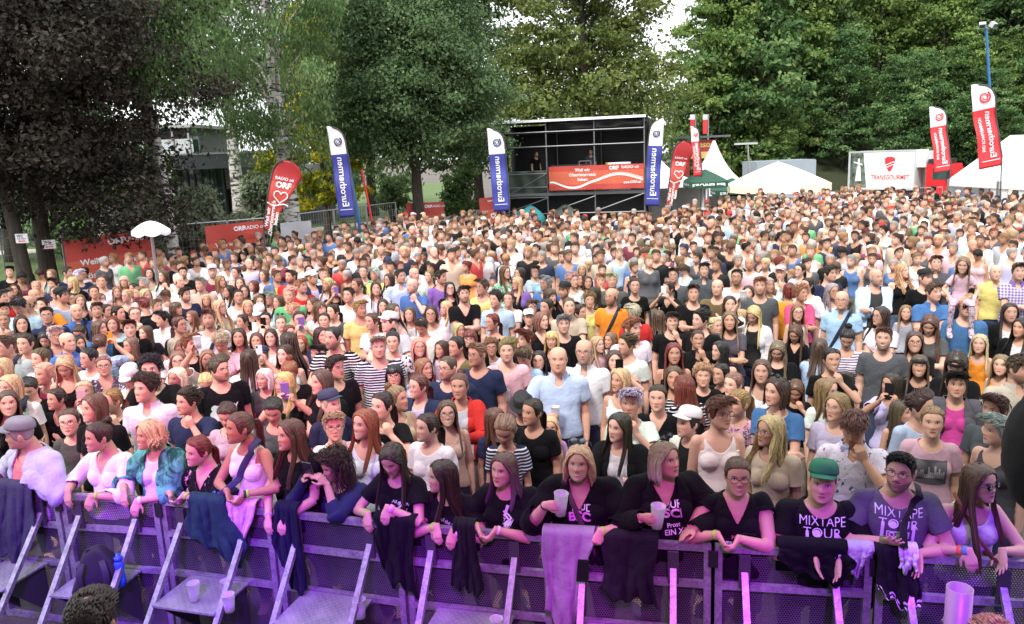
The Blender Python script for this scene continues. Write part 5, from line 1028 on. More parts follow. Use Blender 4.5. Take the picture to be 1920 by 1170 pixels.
def tread_mat():
    m,t,b=NT('tread_plate'); tc=nd(t,'TexCoord'); o=tc.outputs['Object']; mp=nd(t,'Mapping',{'Vector':o,'Rotation':(0,0,.785)}); sp=nd(t,'SeparateXYZ',{0:mp.outputs[0]}); S=26.0
    x=mth(t,'MULTIPLY',sp.outputs[0],S); y=mth(t,'MULTIPLY',sp.outputs[1],S); ch=mth(t,'MODULO',mth(t,'ADD',mth(t,'FLOOR',x),mth(t,'FLOOR',y)),2.0); fx=mth(t,'ABSOLUTE',mth(t,'SUBTRACT',mth(t,'FRACT',x),.5)); fy=mth(t,'ABSOLUTE',mth(t,'SUBTRACT',mth(t,'FRACT',y),.5))
    a1=mth(t,'MULTIPLY',mth(t,'LESS_THAN',fx,.42),mth(t,'LESS_THAN',fy,.13)); a2=mth(t,'MULTIPLY',mth(t,'LESS_THAN',fy,.42),mth(t,'LESS_THAN',fx,.13)); h=mth(t,'ADD',mth(t,'MULTIPLY',a1,mth(t,'ABSOLUTE',ch)),mth(t,'MULTIPLY',a2,mth(t,'SUBTRACT',1.0,mth(t,'ABSOLUTE',ch))))
    n=nd(t,'TexNoise',{'Vector':o,'Scale':7.0,'Detail':7.0}); t.links.new(mixc(t,mth(t,'MULTIPLY',h,.35),ramp(t,n.outputs[0],[(.3,(.26,.26,.28)),(.7,(.46,.46,.48))]),(.62,.62,.64)),b.inputs['Base Color']); b.inputs['Metallic'].default_value=.4; b.inputs['Roughness'].default_value=.4
    bp=nd(t,'Bump',{'Height':h,'Strength':.8,'Distance':.004}); t.links.new(bp.outputs[0],b.inputs['Normal']); return m
M['tread']=tread_mat()
def panel(i,first=None):
    a,b=BARP[i].copy(),BARP[i+1].copy(); a[2]=b[2]=0; d=unit(b-a); w=np.linalg.norm(b-a); yaw=math.atan2(d[1],d[0]); T=.045
    lab=['barrier panel at the far left edge','barrier panel left of the black rucksack','barrier panel with the black rucksack and blue bottle on its plate','barrier panel with two plastic cups on its floor plate','barrier panel under the teal jacket and pink cloth','barrier panel between the black clothing and two hand claspers','barrier panel under the pale grey trousers','barrier panel below the boy in green cap','barrier panel behind the tall plastic tube'][i]
    root=empty('crowd_barrier',a,yaw,label='steel '+lab,cat='crowd barrier',group='crowd barrier panels'); g=.012
    fr=MB(); fr.box((g,-T/2,1.155),(w-g,T/2,1.20)); fr.box((g,-T/2,.05),(g+T,T/2,1.154)); fr.box((w-g-T,-T/2,.05),(w-g,T/2,1.154))
    for z in (.90,.57,.06): fr.box((g+T,-T/2,z),(w-g-T,T/2-.012,z+T))
    fr.build('frame',M['tube'],root)
    pf=MB(); pf.add([(g+T,T/2-.006,.05),(w-g-T,T/2-.006,.05),(w-g-T,T/2-.006,1.154),(g+T,T/2-.006,1.154)],[(0,1,2,3)]); pf.build('perforated_sheet',M['perf'],root)
    for s in (.20,.76):
        x=w*s; st=MB(); st.bar((x,-.03,1.03),(x,-.90,.02),.034,.040,ref=(1,0,0)); st.build('strut',M['tube'],root)
        br=MB(); br.box((x-.035,-T/2-.022,.93),(x+.035,-T/2-.0015,1.15)); br.build('strut_bracket',M['darkmetal'],root)
    mb=MB(); mb.box((w*.20+.02,-.46,.585),(w*.76-.02,-.03,.60)); mb.build('floor_plate',M['tread'],root)
    for x in (w*.20+.05,w*.76-.05): sk=MB(); sk.add([(x-.006,-.44,.583),(x-.006,-.04,.583),(x-.006,-.04,.16),(x+.006,-.44,.583),(x+.006,-.04,.583),(x+.006,-.04,.16)],[(0,1,2),(5,4,3),(0,3,4,1),(1,4,5,2),(2,5,3,0)]); sk.build('plate_support',M['darkmetal'],root)
    MB().box((-.03,-T/2-.018,1.06),(.03,-T/2-.003,1.17)).build('joint_clamp',M['tarp_black'],root)
    return root
for i in range(len(BAR)-1): panel(i)
def bplane(px,py,off):
    """photo point on the upright plane that stands off metres behind (+) or before (-) the barrier line"""
    d=ray(px,py); o=V(0,0,CAMH); c=_A+BNRM*off; best=None
    i=int(np.clip(np.searchsorted([b[0] for b in BAR],px)-1,0,len(BAR)-2)); a,b=BARP[i],BARP[i+1]; dd=unit((b-a)*V(1,1,0)); n=V(-dd[1],dd[0],0); c=a+n*off
    t=np.dot(c-o,n)/np.dot(d,n); return o+d*t,n
# ---------------------------------------------------------------- the people: where each head is in the photo, and what the photo shows of them
# tile lines give the corner and zoom of the crop the numbers were read from; then x y sex look hair.colour top.colour marks
PEOPLE='''
@0 620 6
60 180 m L cr.n t.lg G R
190 140 f L lo.d t.bk
290 150 f L po.d k.bk
630 60 m F sh.p j.nv G
510 90 f D bo.k t.hp
760 130 m R ba.n s+D.bl w
880 150 f R lo.k t.bk
1130 150 m B cr.n s+P.lb T:or
1000 310 f L bu.k t.wh G
1170 400 f F ti.l v+F.gy G O W
1470 170 f L lo.l t.bk G
330 290 g B lo.b t.bg
460 320 f L bu.n l.wh
500 490 g L po.b t.hp
740 400 f D lo.b k.bk
860 510 g F lo.r t.bk
1700 440 m F cu.k t.bk
1640 650 m L cu.d s.wh w
1470 520 f D ti.n t.wh C:wh
20 440 f L lo.b t.pk
120 640 f L lo.b t.wh R
330 640 f D ti.k t.bk O w
90 820 f F lo.n t.bk w
640 770 f L ti.d v.bk
950 690 g F ti.b l.wh T:pk
1060 870 f L bo.n t.bk w
1260 790 f L ti.l t.bk
780 1030 g F ti.n t.gy G
@320 620 6
60 180 f R bo.g t.wh G
210 160 f R sp.r t.bk
420 330 f F lo.l t.wh U^
90 350 g F lw.l t.wh G
80 540 f L bo.p t.wh
550 440 m R qu.n t.bk G c O PB
190 800 m L qu.d t.nv h
400 590 g D ti.b t.wh
570 130 f D cu.b t.pk W
770 80 f F lo.d t.pk
970 120 g F lo.n k.bg
1130 80 f F lo.d t.wh w
1030 290 b F cr.n t.nv C:nv
1290 270 f L lo.d k.wh
880 330 f B lo.d t.wh T:wh
1340 30 f F lo.a t.bk G
1470 150 g F lo.r t.nv
1690 60 f R lw.d t.nv
1830 80 m L bz.k t+S.bk c
1650 260 b L sh.k t.pk
1770 280 b L sh.k l.pk
1850 420 m R sh.d t.bk G
1060 540 f L bo.p t.gy
1280 600 f L lo.b k.bk T:pu
1340 470 f D bu.r t.bk
1330 130 f B lo.d k.bk
1700 580 f L lo.n t.bk
1160 890 f D ti.k t.gy
640 940 f D ti.d t.lg
1800 830 b R cr.b t.nv C:nv
1840 1080 b F sh.b t.wh G
1890 580 b D sh.l j.bk
@640 620 6
420 190 m F sh.g t+S.nv O
580 130 f F bu.k t+F.wh
870 190 g F lo.b t.wh G w
930 430 f R lo.l t+F.bl w
600 510 f F fr.k t.wh G
1130 210 g L lo.d t.wh
1300 180 f L ti.k v.ol
1450 100 f F fr.a t.bk G
1200 420 m L bz.n t.nv G c O
1530 270 m L cr.l t.nv G
1690 190 b F cu.l t.wh G
1860 230 m F qu.l t.pk U
870 630 f L ti.n j.nv G w
1330 630 f F bu.n j.rd
460 850 f L ti.d t.bk h
630 770 f R bu.l l.bg
270 1050 f L lo.r k.wh w
1190 930 f F lo.n k.bg G w
970 1090 f L ti.d t.wh
1730 1010 g R lo.n t.nv G
1850 1110 g D ti.l t+S.nv
@960 620 6
140 290 b D sh.n t.lb
300 340 g F lo.k t.lb G
150 100 f L sp.a t.bk
450 110 f F fr.b v.bk
520 330 m F ba.n s.lb U O
810 240 m F ba.g s.wh G c
960 160 g R lo.b t.pk
1110 110 g L lo.l t.wh
1290 160 m L qu.n t.wh
1150 340 f F lo.n t.cr T:bk
1220 560 f L bo.b k.wh
1330 820 f F sp.p t.wh
1640 760 f F ti.d v.bk
1820 260 f F lo.a k.bk
1820 530 f F lo.n t+S.bk
230 920 f L ti.d t.bk
110 840 b D sh.d t.bk K:bk
430 1090 g F lw.b t+Y.pk G PG
1210 1090 f L lo.d j.bk W
@1280 620 6
170 100 m F bz.d s.bk h w
420 230 f L lw.k k.bk
230 510 b F cu.b t.bk
430 490 g L ti.k t.bk
570 610 f L ti.l t.lb
890 460 f F lo.n k.wh
1070 220 f D lw.l t.bk G O
1270 30 g D lo.n v.bk G
1540 200 f B lo.n l.lb
1680 330 f F ti.k t.bk w
1850 90 f D bu.k t+S.wh
1830 570 g L lo.d k.wh
630 820 g L po.l t+F.pk
1060 690 f L bo.d t.bl H
1270 670 g D lo.n t.bk h
1620 680 g R lo.l t.wh
1740 860 f L bo.l t.lv G
410 930 f R sp.n k.wh G
60 1040 g L ti.d j.wh C:wh
990 1130 f L lw.b t.bg G
20 640 f B lo.a t+S.bk
1930 1080 m D sh.n s+L.wh h
@1600 620 6
340 90 m F cr.n t.gy c w
690 130 f F lo.n t.bk G w
740 400 f F lo.n t.bk B:bk w
1160 370 f D lo.d t.bk B:bk
1160 610 f F sp.k j.gy O
1420 150 g F lo.b k.or
1660 390 g F lo.l k.or
1870 430 m R sh.n s.bg H c U
430 610 f L lo.d t.lv T:bk
540 920 g R lo.n k.pk
760 860 b R qu.d l.lb
890 1030 f F ti.l t.pk PC
1590 890 f L sp.n t.gy
1620 1130 f L sp.g k.gy
@0 500 6
170 260 g F lw.d t.lb
110 60 m F sh.k t.bk
300 20 b R cr.n l.nv C:bk
580 90 f L lo.l t.lg
760 70 m R cr.d t.nv
890 100 m R sh.p t.nv G O PT
820 180 f L lo.b t.bk
610 200 m L sh.d t.nv
410 230 f F ti.b t.wh
390 330 m R ba.g t.wh
620 290 f F ti.l t.pk
700 330 m R cr.k t.lb C:bk
790 370 f R lo.d t.wh G
900 390 f F lo.l k.bk
220 440 m D sh.k t.lb
310 420 m L ba.n s.bg
490 430 m L cr.d t.or
50 490 f F sp.d t.lb
40 610 f F ti.l t.pk
240 650 f F lo.d t.bk
530 550 m F cr.d s.nv G
860 510 m F ba.g s.bl R
1090 490 m F sh.n t.bl
1060 290 f F ti.d t.wh
1130 370 g R lo.n t.gy
1150 170 f F ti.n t.wh
1320 290 f F lo.l k.bg
1400 170 f F lo.b t.wh B:pk
1430 330 f L ti.b k.bk G
1510 250 f L lo.k t.wh
1570 300 f L ti.l t.wh
1640 330 f R lo.b t.wh
1620 190 f L sp.p t.wh
1680 80 f F lo.d k.bg
1840 110 f L lo.n t.wh
1870 330 b D sh.n t.wh h
1620 430 f B sp.a t.bk
1520 540 f F ti.l t.bk G
1330 530 f R ti.d t.bk
1200 500 f R ti.d t.bk
1270 650 f F bo.a t.tq O
1460 700 m F sh.n t.bk
1120 700 f R lw.n t.bl
1640 750 f L lo.n t.bk
1760 450 m R cr.l t.bk
900 740 f D ti.d t.bl
20 350 m R sh.k t.rd
1830 590 m L sh.k s.wh
@320 500 6
140 70 m F cr.d t.bk c
90 170 m R ba.n t.wh
160 320 m R sh.d t.nv c w
340 200 m L sh.g s.bg
470 60 m F sh.g t.mr c C:wh
560 170 f R lo.l t.wh
400 380 f F lo.b t.lb w
550 460 f R lo.b t.bg G
660 280 f L lo.k t.wh
780 190 f F lo.n t.wh
760 340 f F ti.k t.wh
830 280 f F lo.d t.bk G
940 220 f L bo.a t.bk
740 70 f L ti.d t.bg
1050 100 f L bo.n t.wh
1190 110 m R cr.n j.yl
1350 110 m L cr.d t.rd c O
1470 220 m R sh.s t.rd PR
1590 130 m R sh.l j.nv C:wh
1330 330 m F qu.b t.gn
1130 360 f L sp.g k.bk G
1000 400 f F lo.n t.wh
1220 400 f L lo.n t.lb
870 460 f F bo.b k.bk
760 440 b D sh.n t.wh T:bk
810 620 f L ti.d t.wh
430 590 m F sh.l t.wh c R
100 660 f R ti.n t.bk G
240 570 g L lo.l t.bg
60 480 f R fr.n t.wh
1000 520 f D ti.n t.wh C:wh
1070 600 f F ti.k t.wh T:bk
1240 640 f F ti.l t.wh H
1390 510 f R cu.b t.gn
1450 600 f F ti.d t.gn T:pu
1600 430 f L lo.n t.pk
1680 480 f R fr.n t.wh
1730 610 f F ti.d t.wh
1830 510 f L ti.d t.gy
1770 200 f L lo.b t+P.wh
1840 260 f F lo.n t.bk T:pu
1720 90 m F sh.b t.lb
1560 50 f F lo.k t.tq
@640 500 6
250 60 f F ti.n t.gn
380 90 f L sp.p t.yl
180 210 f L ti.n t.pk
90 320 m L cr.d t.wh
390 250 f F lo.d t.wh O
540 150 f L lo.d t+F.wh G
660 110 m R cr.d s.lb
820 90 m R ba.g t.wh
800 220 m L ba.g s.bl c
990 110 f L ti.l t.bk
1120 120 m R sh.d l.pu
1220 250 f F lo.k t.bk G w
1380 310 m F sh.d v.bk c
1590 230 m L sh.n t.yl G
1740 370 m L cu.k s.lb
1880 370 f F ti.n t.wh w
470 450 f F lo.d t.wh
580 510 f R lo.n t.pk
770 540 f F lo.n t.wh
1010 540 f F bo.d t.wh G
1180 470 g L lo.b t.wh
210 480 m R sh.s t.yl
350 620 f L ti.n t.wh
540 630 m L cr.n t.lg C:wh O
910 670 m D cr.d t.wh
1700 630 f L ti.a k.bk G
1320 720 g R lo.b t.wh
1840 70 f R lo.n t+F.gn G
@960 500 6
60 190 f L lo.b j.pu G
90 80 f L lo.d t.lg
260 60 f F sp.n t.lb G
380 190 m L sh.g t.bl G c
590 270 m L cr.r t.bk C:bk c
430 340 f R fr.n t.bk
390 460 f L ti.d t.bk
640 450 m F bz.n s.bg
680 160 f R cu.b t.wh
740 150 f R lo.n t.wh
850 180 f F lo.d t.bk
1000 160 f F sp.b t.lg
1130 160 m F sh.p t.gy
930 310 f L fr.d t.bk G
1120 340 m L ba.d t.or G c R
1380 220 f F bu.d t.bk
1370 520 m B sh.g t.rd
1760 250 f L ti.d v.bk T:wh
1820 100 m F sh.n t.gy G
790 40 f F lo.b t.wh
230 460 g F sp.l t.bk G
330 610 f R bo.l v.bk
580 650 m F sh.g t.bk
1800 620 m F sh.d t.bk w
1350 700 m R sh.r t.wh
760 520 g R ti.d k.bk
1650 580 f B lo.n k.bk
190 580 b F cr.n t.wh C:wh
870 380 f F cu.l t.yl
@1280 500 6
240 40 m F sh.d s.gy
120 300 m F sh.n t.bk
390 240 m F ba.d t.ol
610 120 m F cr.d t.wh G c
740 300 f F lw.d t.bg
870 220 m F sh.s t.gy c
530 430 f F lo.d t.wh
960 210 f R bo.g t.wh
1000 310 b D sh.l t.pk
1200 270 f B bo.a t.or
1330 300 f R cu.s l.hp w
1400 210 f L ti.d t.wh
1290 520 g F lo.l k.wh G
1680 280 f R lw.g t.wh G
1790 380 m F ba.p s.lb G R
1100 80 f F sp.b t.wh C:pk
1320 40 f L ti.d t.wh G
1650 80 m R sh.d t.nv
200 600 m L qu.k t.bk
530 610 f F lo.l t.gy
800 540 f D lo.b j.wh U^
660 570 g L lo.b t.bg
360 670 g R ti.b t.bg
@1600 500 6
250 120 m R ba.g j+D.lb c X
550 50 f R lw.b k.bk
810 130 m R cr.n t.bk C:bk
900 290 m R sh.n s.bl X
1270 450 m F qu.b t.bl S
1600 70 m F ba.b s.yl
1860 60 m F sh.n s+P.pu
1760 520 f F lo.d j.bk
1890 690 f L lo.k j.bk
310 560 f L lo.d t.wh G
590 520 g F lo.l t.lg
860 650 f D lw.n t.gy
1360 700 b L sh.n t.mr
930 -40 m F sh.n s.gy X
'''
CLOTH={'bk':('black',(.007,.007,.008)),'wh':('white',(.74,.73,.73)),'nv':('navy',(.022,.03,.07)),'gy':('dark grey',(.085,.085,.095)),'lg':('light grey',(.42,.43,.46)),'pk':('pale pink',(.68,.42,.46)),'rd':('red',(.52,.028,.028)),'bl':('blue',(.06,.15,.36)),'lb':('light blue',(.40,.56,.74)),'gr':('grey',(.2,.2,.2)),'gn':('green',(.12,.42,.18)),'yl':('yellow',(.66,.56,.20)),'or':('orange',(.75,.26,.03)),'bg':('beige',(.52,.42,.31)),'pu':('purple',(.20,.12,.38)),'mr':('maroon',(.20,.03,.06)),'ol':('olive',(.15,.12,.06)),'tq':('pale turquoise',(.42,.68,.70)),'hp':('hot pink',(.66,.08,.22)),'cr':('coral',(.72,.24,.20)),'lv':('lavender',(.48,.46,.66))}
HAIRC={'k':('black',(.012,.010,.010)),'d':('dark brown',(.030,.018,.012)),'n':('brown',(.075,.042,.025)),'l':('light brown',(.17,.105,.055)),'b':('blond',(.44,.30,.175)),'p':('white blond',(.60,.55,.47)),'r':('red',(.20,.07,.028)),'a':('dark red',(.11,.022,.016)),'g':('grey',(.26,.245,.23)),'s':('sandy',(.26,.14,.065))}
HST={'lo':'long','lw':'long wavy','bo':'chin length','fr':'fringed','po':'ponytailed','bu':'pinned up','ti':'tied back','sh':'short','cr':'cropped','qu':'swept up','cu':'curly','bz':'shaved','ba':'thinning','sp':'short'}
SKIN=[(.54,.325,.235),(.50,.29,.205),(.57,.35,.265),(.45,.25,.17),(.52,.305,.225),(.39,.205,.13)]
SW={'m':'man','f':'woman','b':'boy','g':'girl'}
TOPW={'t':'tee','k':'sleeveless top','l':'long sleeved top','j':'open jacket','s':'collared shirt','v':'V neck top'}
PATW={'S':'striped ','P':'checked ','F':'floral ','D':'denim ','Y':'tie dyed ','L':'leaf patterned '}
PATM={'S':'stripe','P':'plaid','F':'floral','D':'denim','Y':'dye','L':'leaf',None:'plain'}
FIG={};GAR={};HAIR={}
HSTY={'lo':('long',.34,0.),'lw':('long',.34,1.0),'bo':('bob',.12,.1),'fr':('fringe',.24,.1),'po':('pony',.26,.2),'bu':('bun',.1,0.),'ti':('tied',.24,.2),'sh':('short',.34,0.),'cr':('crop',.30,0.),'qu':('quiff',.34,0.),'cu':('curly',.3,0.),'bz':('buzz',.3,0.),'ba':('bald',.3,0.),'sp':('short',.46,0.)}
def hair_obj(sty,col,parent,mat,seed=0,fine=1.0,g=(0,0,-1),length=None,tip=None,wave=None,vol=1.0):
    st,L0,wv=HSTY[sty]; key=(sty,seed%3,fine,tuple(np.round(g,1)),length,wave)
    if key not in HAIR: HAIR[key]=hair_mesh(st,seed%3,length or L0,wv if wave is None else wave,g,fine,vol=vol)
    o=link(bpy.data.objects.new('hair',HAIR[key]),parent); o.matrix_local=mat; o.color=(*col,1); o['second']=list(tip or col); o['tipmix']=1.0 if tip else 0.0; return o
def tinted(o,c,c2=None,c3=None):
    o.color=(*c,1); o['second']=list(c2 or (.6,.6,.6)); o['third']=list(c3 or (.3,.35,.6)); return o
ACC={}
def acc(kind):
    if kind in ACC: return ACC[kind]
    mb=MB()
    if kind in('glasses','sunglasses'):
        for s in (-1,1):
            c=V(s*.0315,-.108,.010); t=np.linspace(0,2*math.pi,20,endpoint=False); P=[c+V(.024*math.cos(a),abs(math.cos(a))*.002,.0185*math.sin(a)) for a in t]; P.append(P[0]); 
            if kind=='glasses': mb.tube(P,.0019,5,0,False)
            else: mb.add([p+V(0,.001,0) for p in P[:-1]]+[p+V(0,.005,0) for p in P[:-1]],[tuple(range(20))[::-1],tuple(range(20,40))]+[(i,(i+1)%20,(i+1)%20+20,i+20) for i in range(20)])
            mb.tube([V(s*.055,-.105,.014),V(s*.076,-.07,.012),V(s*.081,.01,.008)],.0019 if kind=='glasses' else .003,5)
        mb.tube([V(-.009,-.110,.014),V(0,-.113,.016),V(.009,-.110,.014)],.002,5)
    if kind in('cap','hat','band'):
        t=np.linspace(0,2*math.pi,36,endpoint=False)
        if kind=='cap':
            P=[]
            for q in np.linspace(0,1,9):
                z=.143-.083*q**1.6; P.append([V(math.sin(a)*(.088*math.sqrt(1-(1-q)**2.2)+.002),-math.cos(a)*(.110*math.sqrt(1-(1-q)**2.2)+.002)+.002,z) for a in t])
            P.append([p*V(.96,.96,1) for p in P[-1]]); mb.grid(P,wrap=True); B=[]
            for q in np.linspace(0,1,6): B.append([V(math.sin(a)*.088*(1-.12*q),-.094*math.cos(a)-.012-q*.072*math.cos(a*.9),  .066-.012*q-.012*abs(math.sin(a))**2*1.2) for a in np.linspace(-1.15,1.15,15)])
            mb.grid(B); mb.grid([[p-V(0,0,.004) for p in r] for r in B][::-1]); mb.ell((0,0,.143),(.007,.007,.004))
        elif kind=='hat':
            P=[[V(math.sin(a)*r*.82,-math.cos(a)*r,z) for a in t] for r,z in ((.03,.148),(.085,.152),(.100,.140),(.108,.06),(.110,.052),(.155,.046),(.158,.042),(.110,.046))]; mb.grid(P,wrap=True); mb.add([V(math.sin(a)*.03*.82,-math.cos(a)*.03,.148) for a in t],[tuple(range(36))])
        else:
            mb.grid([[V(math.sin(a)*(.084+e),-math.cos(a)*(.102+e),z+.016*-math.cos(a)*-1) for a in t] for e,z in ((0,.028),(.006,.040),(.005,.058),(-.004,.066))],wrap=True)
    ACC[kind]=mb.mesh(kind,M['lens'] if kind=='sunglasses' else M['gloss'] if kind=='glasses' else M['matte'],True); return ACC[kind]
def wear(kind,parent,mat,col,name=None):
    o=link(bpy.data.objects.new(name or {'band':'headband','hat':'hat'}.get(kind,kind),acc(kind)),parent); o.matrix_local=mat@Matrix.Translation((0,0,.006))@Matrix.Rotation(-.17,4,'X') if kind=='cap' else mat; o.color=(*col,1); return o
CUPM=None
def cup(loc,label,beer=.35,tilt=0,group=None,R=None,h=.135,r0=.033,r1=.045):
    root=empty('plastic_cup',loc,label=label,cat='cup',group=group)
    if R is not None: root.rotation_euler=R
    mb=MB(); n=22; t=np.linspace(0,2*math.pi,n,endpoint=False); rg=lambda r,z:[V(math.cos(a)*r,math.sin(a)*r,z) for a in t]
    mb.grid([rg(.001,.004),rg(r0,.002),rg(r0+(r1-r0)*.5,h*.5),rg(r1,h),rg(r1+.002,h+.001),rg(r1-.002,h),rg(r0-.002,.006)],wrap=True); mb.build('cup_body',M['cup'],root,True)
    if beer: q=r0+(r1-r0)*beer; mb=MB(); mb.grid([rg(r0-.004,.008),rg(q-.004,h*beer),rg(.001,h*beer)],wrap=True); mb.build('beer',M['beer'],root,True)
    return root
def phone(loc,R,col,label):
    o=MB(); o.box((-.038,-.005,-.078),(.038,.005,.078)); o=o.build('phone',M['gloss'],None); md=o.modifiers.new('b','BEVEL'); md.width=.004; md.segments=2; m=Matrix.Identity(4)
    for i in range(3):
        for j in range(3): m[i][j]=R[i][j]
        m[i][3]=loc[i]
    o.matrix_world=m; o.color=(*col,1); l=MB().box((.010,.005,.040),(.030,.0075,.070)).build('camera_lens',M['darkmetal'],o); return tag(o,label,'phone')
def pose(name,k,hc):
    """hand targets for the standing figures, in the figure's own frame"""
    if name=='X': return dict(l=dict(W=V(.08,-.20,1.16)*V(1,1,k),d=V(1,.05,.12),n=V(0,1,0),c=.2,pole=V(-1,.2,-.8)),r=dict(W=V(-.07,-.235,1.19)*V(1,1,k),d=V(-1,.05,.10),n=V(0,1,0),c=.3,pole=V(1,.2,-.8)))
    if name=='U': return dict(l=dict(W=V(-.12,-.27,1.16)*V(1,1,k),d=V(.75,-.35,.25),n=V(.3,.75,0.1),c=.75,pole=V(-1,.4,-.7)))
    if name=='U2': return dict(l=dict(W=V(-.14,-.2,1.80)*V(1,1,k),d=V(.2,-.2,.95),n=V(.7,-.5,0.1),c=.7,pole=V(-1,.0,-.5)))
    if name=='T': return dict(l=dict(W=hc+V(-.07,-.27,-.10),d=V(.25,-.1,.95),n=V(.8,.1,-.2),c=.6,pole=V(-1,.2,-1)),r=dict(W=hc+V(.09,-.26,-.11),d=V(-.3,-.1,.95),n=V(-.8,.1,-.2),c=.6,pole=V(1,.2,-1)))
    if name=='h': return dict(r=dict(W=hc+V(.06,-.13,-.20),d=V(-.35,-.1,.9),n=V(-.2,.9,.2),c=.8,pole=V(1,.1,-1)))
    if name=='W': return dict(l=dict(W=V(-.10,-.28,1.20)*V(1,1,k),d=V(.3,-.25,.95),n=V(.9,.2,-.2),c=.15,pole=V(-1,.3,-.8)),r=dict(W=V(.08,-.28,1.20)*V(1,1,k),d=V(-.3,-.25,.95),n=V(-.9,.2,-.2),c=.15,pole=V(1,.3,-.8)))
    return {}
GZ={'F':(0.,-.10,0.),'L':(-.62,-.07,.04),'R':(.62,-.07,-.04),'D':(-.2,.50,.08),'B':(.3,.1,0)}
def get_fig(sx,ps,gz,fat,child,vox):
    key=(sx,ps,gz,fat,child,vox)
    if key not in FIG:
        k=1.0 if sx=='m' else .945; hc=V(0,-.02,1.627*k); sp=dict(sex=sx,head=GZ[gz],fat=fat,wide=(1.0+.1*fat) if not child else .84,child=child,syaw=GZ[gz][0]*.3)
        if child: sp['hs']=1.06
        sp.update(pose(ps,k,hc)); g=fig(sp,vox); g['key']=key; FIG[key]=g
    return FIG[key]
def get_gar(g,what,**kw):
    key=(g.get('key',id(g)),what,tuple(sorted(kw.items())))
    if key not in GAR:
        a=dict(kw); mat=a.pop('mat'); off=a.pop('off',.011); fold=a.pop('fold',.004)
        if what=='trousers':
            m=((g['lab']>=5)&(g['lab']<=8)&(g['v'][:,2]>.10))|((g['lab']==0)&(g['ps']<.03)); GAR[key]=garment(g,m,off,'trousers',M[mat],.003,4)
        else:
            m=shirt_mask(g,**a); o=np.full(len(g['v']),off); lo=np.clip((.30-g['ps'])/.3,0,1)*(g['lab']==0); o=o+lo*.012; o=np.where((g['lab']==1)|(g['lab']==3),o+.004+np.clip(g['tt'],0,1)*.012,o)
            GAR[key]=garment(g,m,o,what,M[mat],fold,6,seed=len(GAR),keep=1.0 if what=='jacket' else .55)
    return GAR[key]
NECK={'t':'round','k':'scoop','l':'round','s':'v','v':'v'}
SLV={'t':'short','k':'tank','l':'long','s':'short','v':'short'}
def dress(g,root,top,colour,pat,rnd,sx):
    c=CLOTH[colour][1]; c=tuple(min(1,x*rnd.uniform(.88,1.08)) for x in c)
    c2={'S':(.62,.62,.64) if sum(c)<1 else (.05,.05,.08),'P':(.62,.62,.66) if sum(c)<1.2 else (.18,.24,.42),'F':(.55,.56,.6) if sum(c)<1 else (.05,.06,.1),'D':tuple(x*1.9 for x in c),'Y':(.55,.3,.62),'L':(.09,.12,.18)}.get(pat,(.5,.5,.5)); mt=PATM[pat]; out=[]
    if top=='j':
        me=get_gar(g,'shirt',sleeve='short',neck='round',mat='plain'); inner={'bk':(.72,.72,.72),'nv':(.5,.46,.66),'yl':(.72,.58,.12),'rd':(.45,.47,.52),'pu':(.02,.02,.02),'gy':(.55,.06,.28),'lb':(.05,.05,.05),'wh':(.02,.02,.02)}.get(colour,(.6,.6,.6)); out.append(tinted(link(bpy.data.objects.new('shirt',me),root),inner))
        cc=(.10,.17,.30) if colour=='yl' else c
        me=get_gar(g,'jacket',sleeve='long' if sx else 'long',neck='crew',mat=mt if pat else 'plain',off=.030,open=.055,pull=.09,fold=.006); out.append(tinted(link(bpy.data.objects.new('jacket',me),root),cc,c2))
    else:
        me=get_gar(g,'shirt',sleeve=SLV[top],neck=NECK[top],mat=mt,nd=.09 if top=='s' else .15,off=.010 if top=='k' else .013,fold=.0055); out.append(tinted(link(bpy.data.objects.new('shirt',me),root),c,c2,(.35,.12,.25)))
        if top=='s':   # collar
            kc=('collar',g.get('key',id(g)))
            if kc not in GAR:
                N=g['N'];k=g['k'];mb=MB(); t=np.linspace(.35,2*math.pi-.35,26); Y=-g['Yf'];X=g['Xf']
                A=[N+X*math.sin(a)*.072*k*(1.08 if g['sp']['sex']=='m' else .9)-g['Yf']*-math.cos(a)*(.068*k)+V(0,0,.028*k) for a in t]; B=[N+X*math.sin(a)*.098*k-g['Yf']*-math.cos(a)*(.095*k)+V(0,0,-.022*k-.03*(math.cos(a)>.6)) for a in t]; C2=[b*.6+a*.4-V(0,0,.012) for a,b in zip(A,B)]; mb.grid([A,B]); mb.grid([B,C2]); GAR[kc]=mb.mesh('collar',M[mt],True)
            out.append(tinted(link(bpy.data.objects.new('collar',GAR[kc]),out[0]),c,c2))
    tc=rnd.choice([(.03,.045,.10),(.05,.07,.13),(.015,.015,.017),(.10,.13,.2),(.25,.22,.17)]); tinted(link(bpy.data.objects.new('trousers',get_gar(g,'trousers',mat='plain',off=.010)),root),tc)
    return out
def strap(g,root,col,side=1,w=.045,name='bag_strap'):
    """a band worn across the chest, laid on the figure"""
    bv=BVHTree.FromPolygons(g['v'].tolist(),[tuple(f) for f in g['F'].tolist()]); N=g['N'];X=g['Xf'];Yf=g['Yf']; dn=unit(g['SC'][-8]-N); P=[]; wdt=.11*g['k']
    for s in np.linspace(0,1,12):
        o=N+X*side*(wdt*(1-2.1*s))+dn*(-.02+.50*s)*g['k']+Yf*.6; h=bv.ray_cast(Vector(o),Vector(-Yf)); p=np.array(h[0])+Yf*.028 if h[0] is not None and h[3]<.75 else (P[-1]+ (dn*.04) if P else o-Yf*.5); P.append(p)
    P=[P[0]-Yf*.10+V(0,0,.03)]+P; mb=MB(); mb.tube(P,[(w/2,.004)]*len(P),8,ref=tuple(X*.8+dn*.6*side)); o=mb.build(name,M['matte'],root,True); o.color=(*col,1); return o
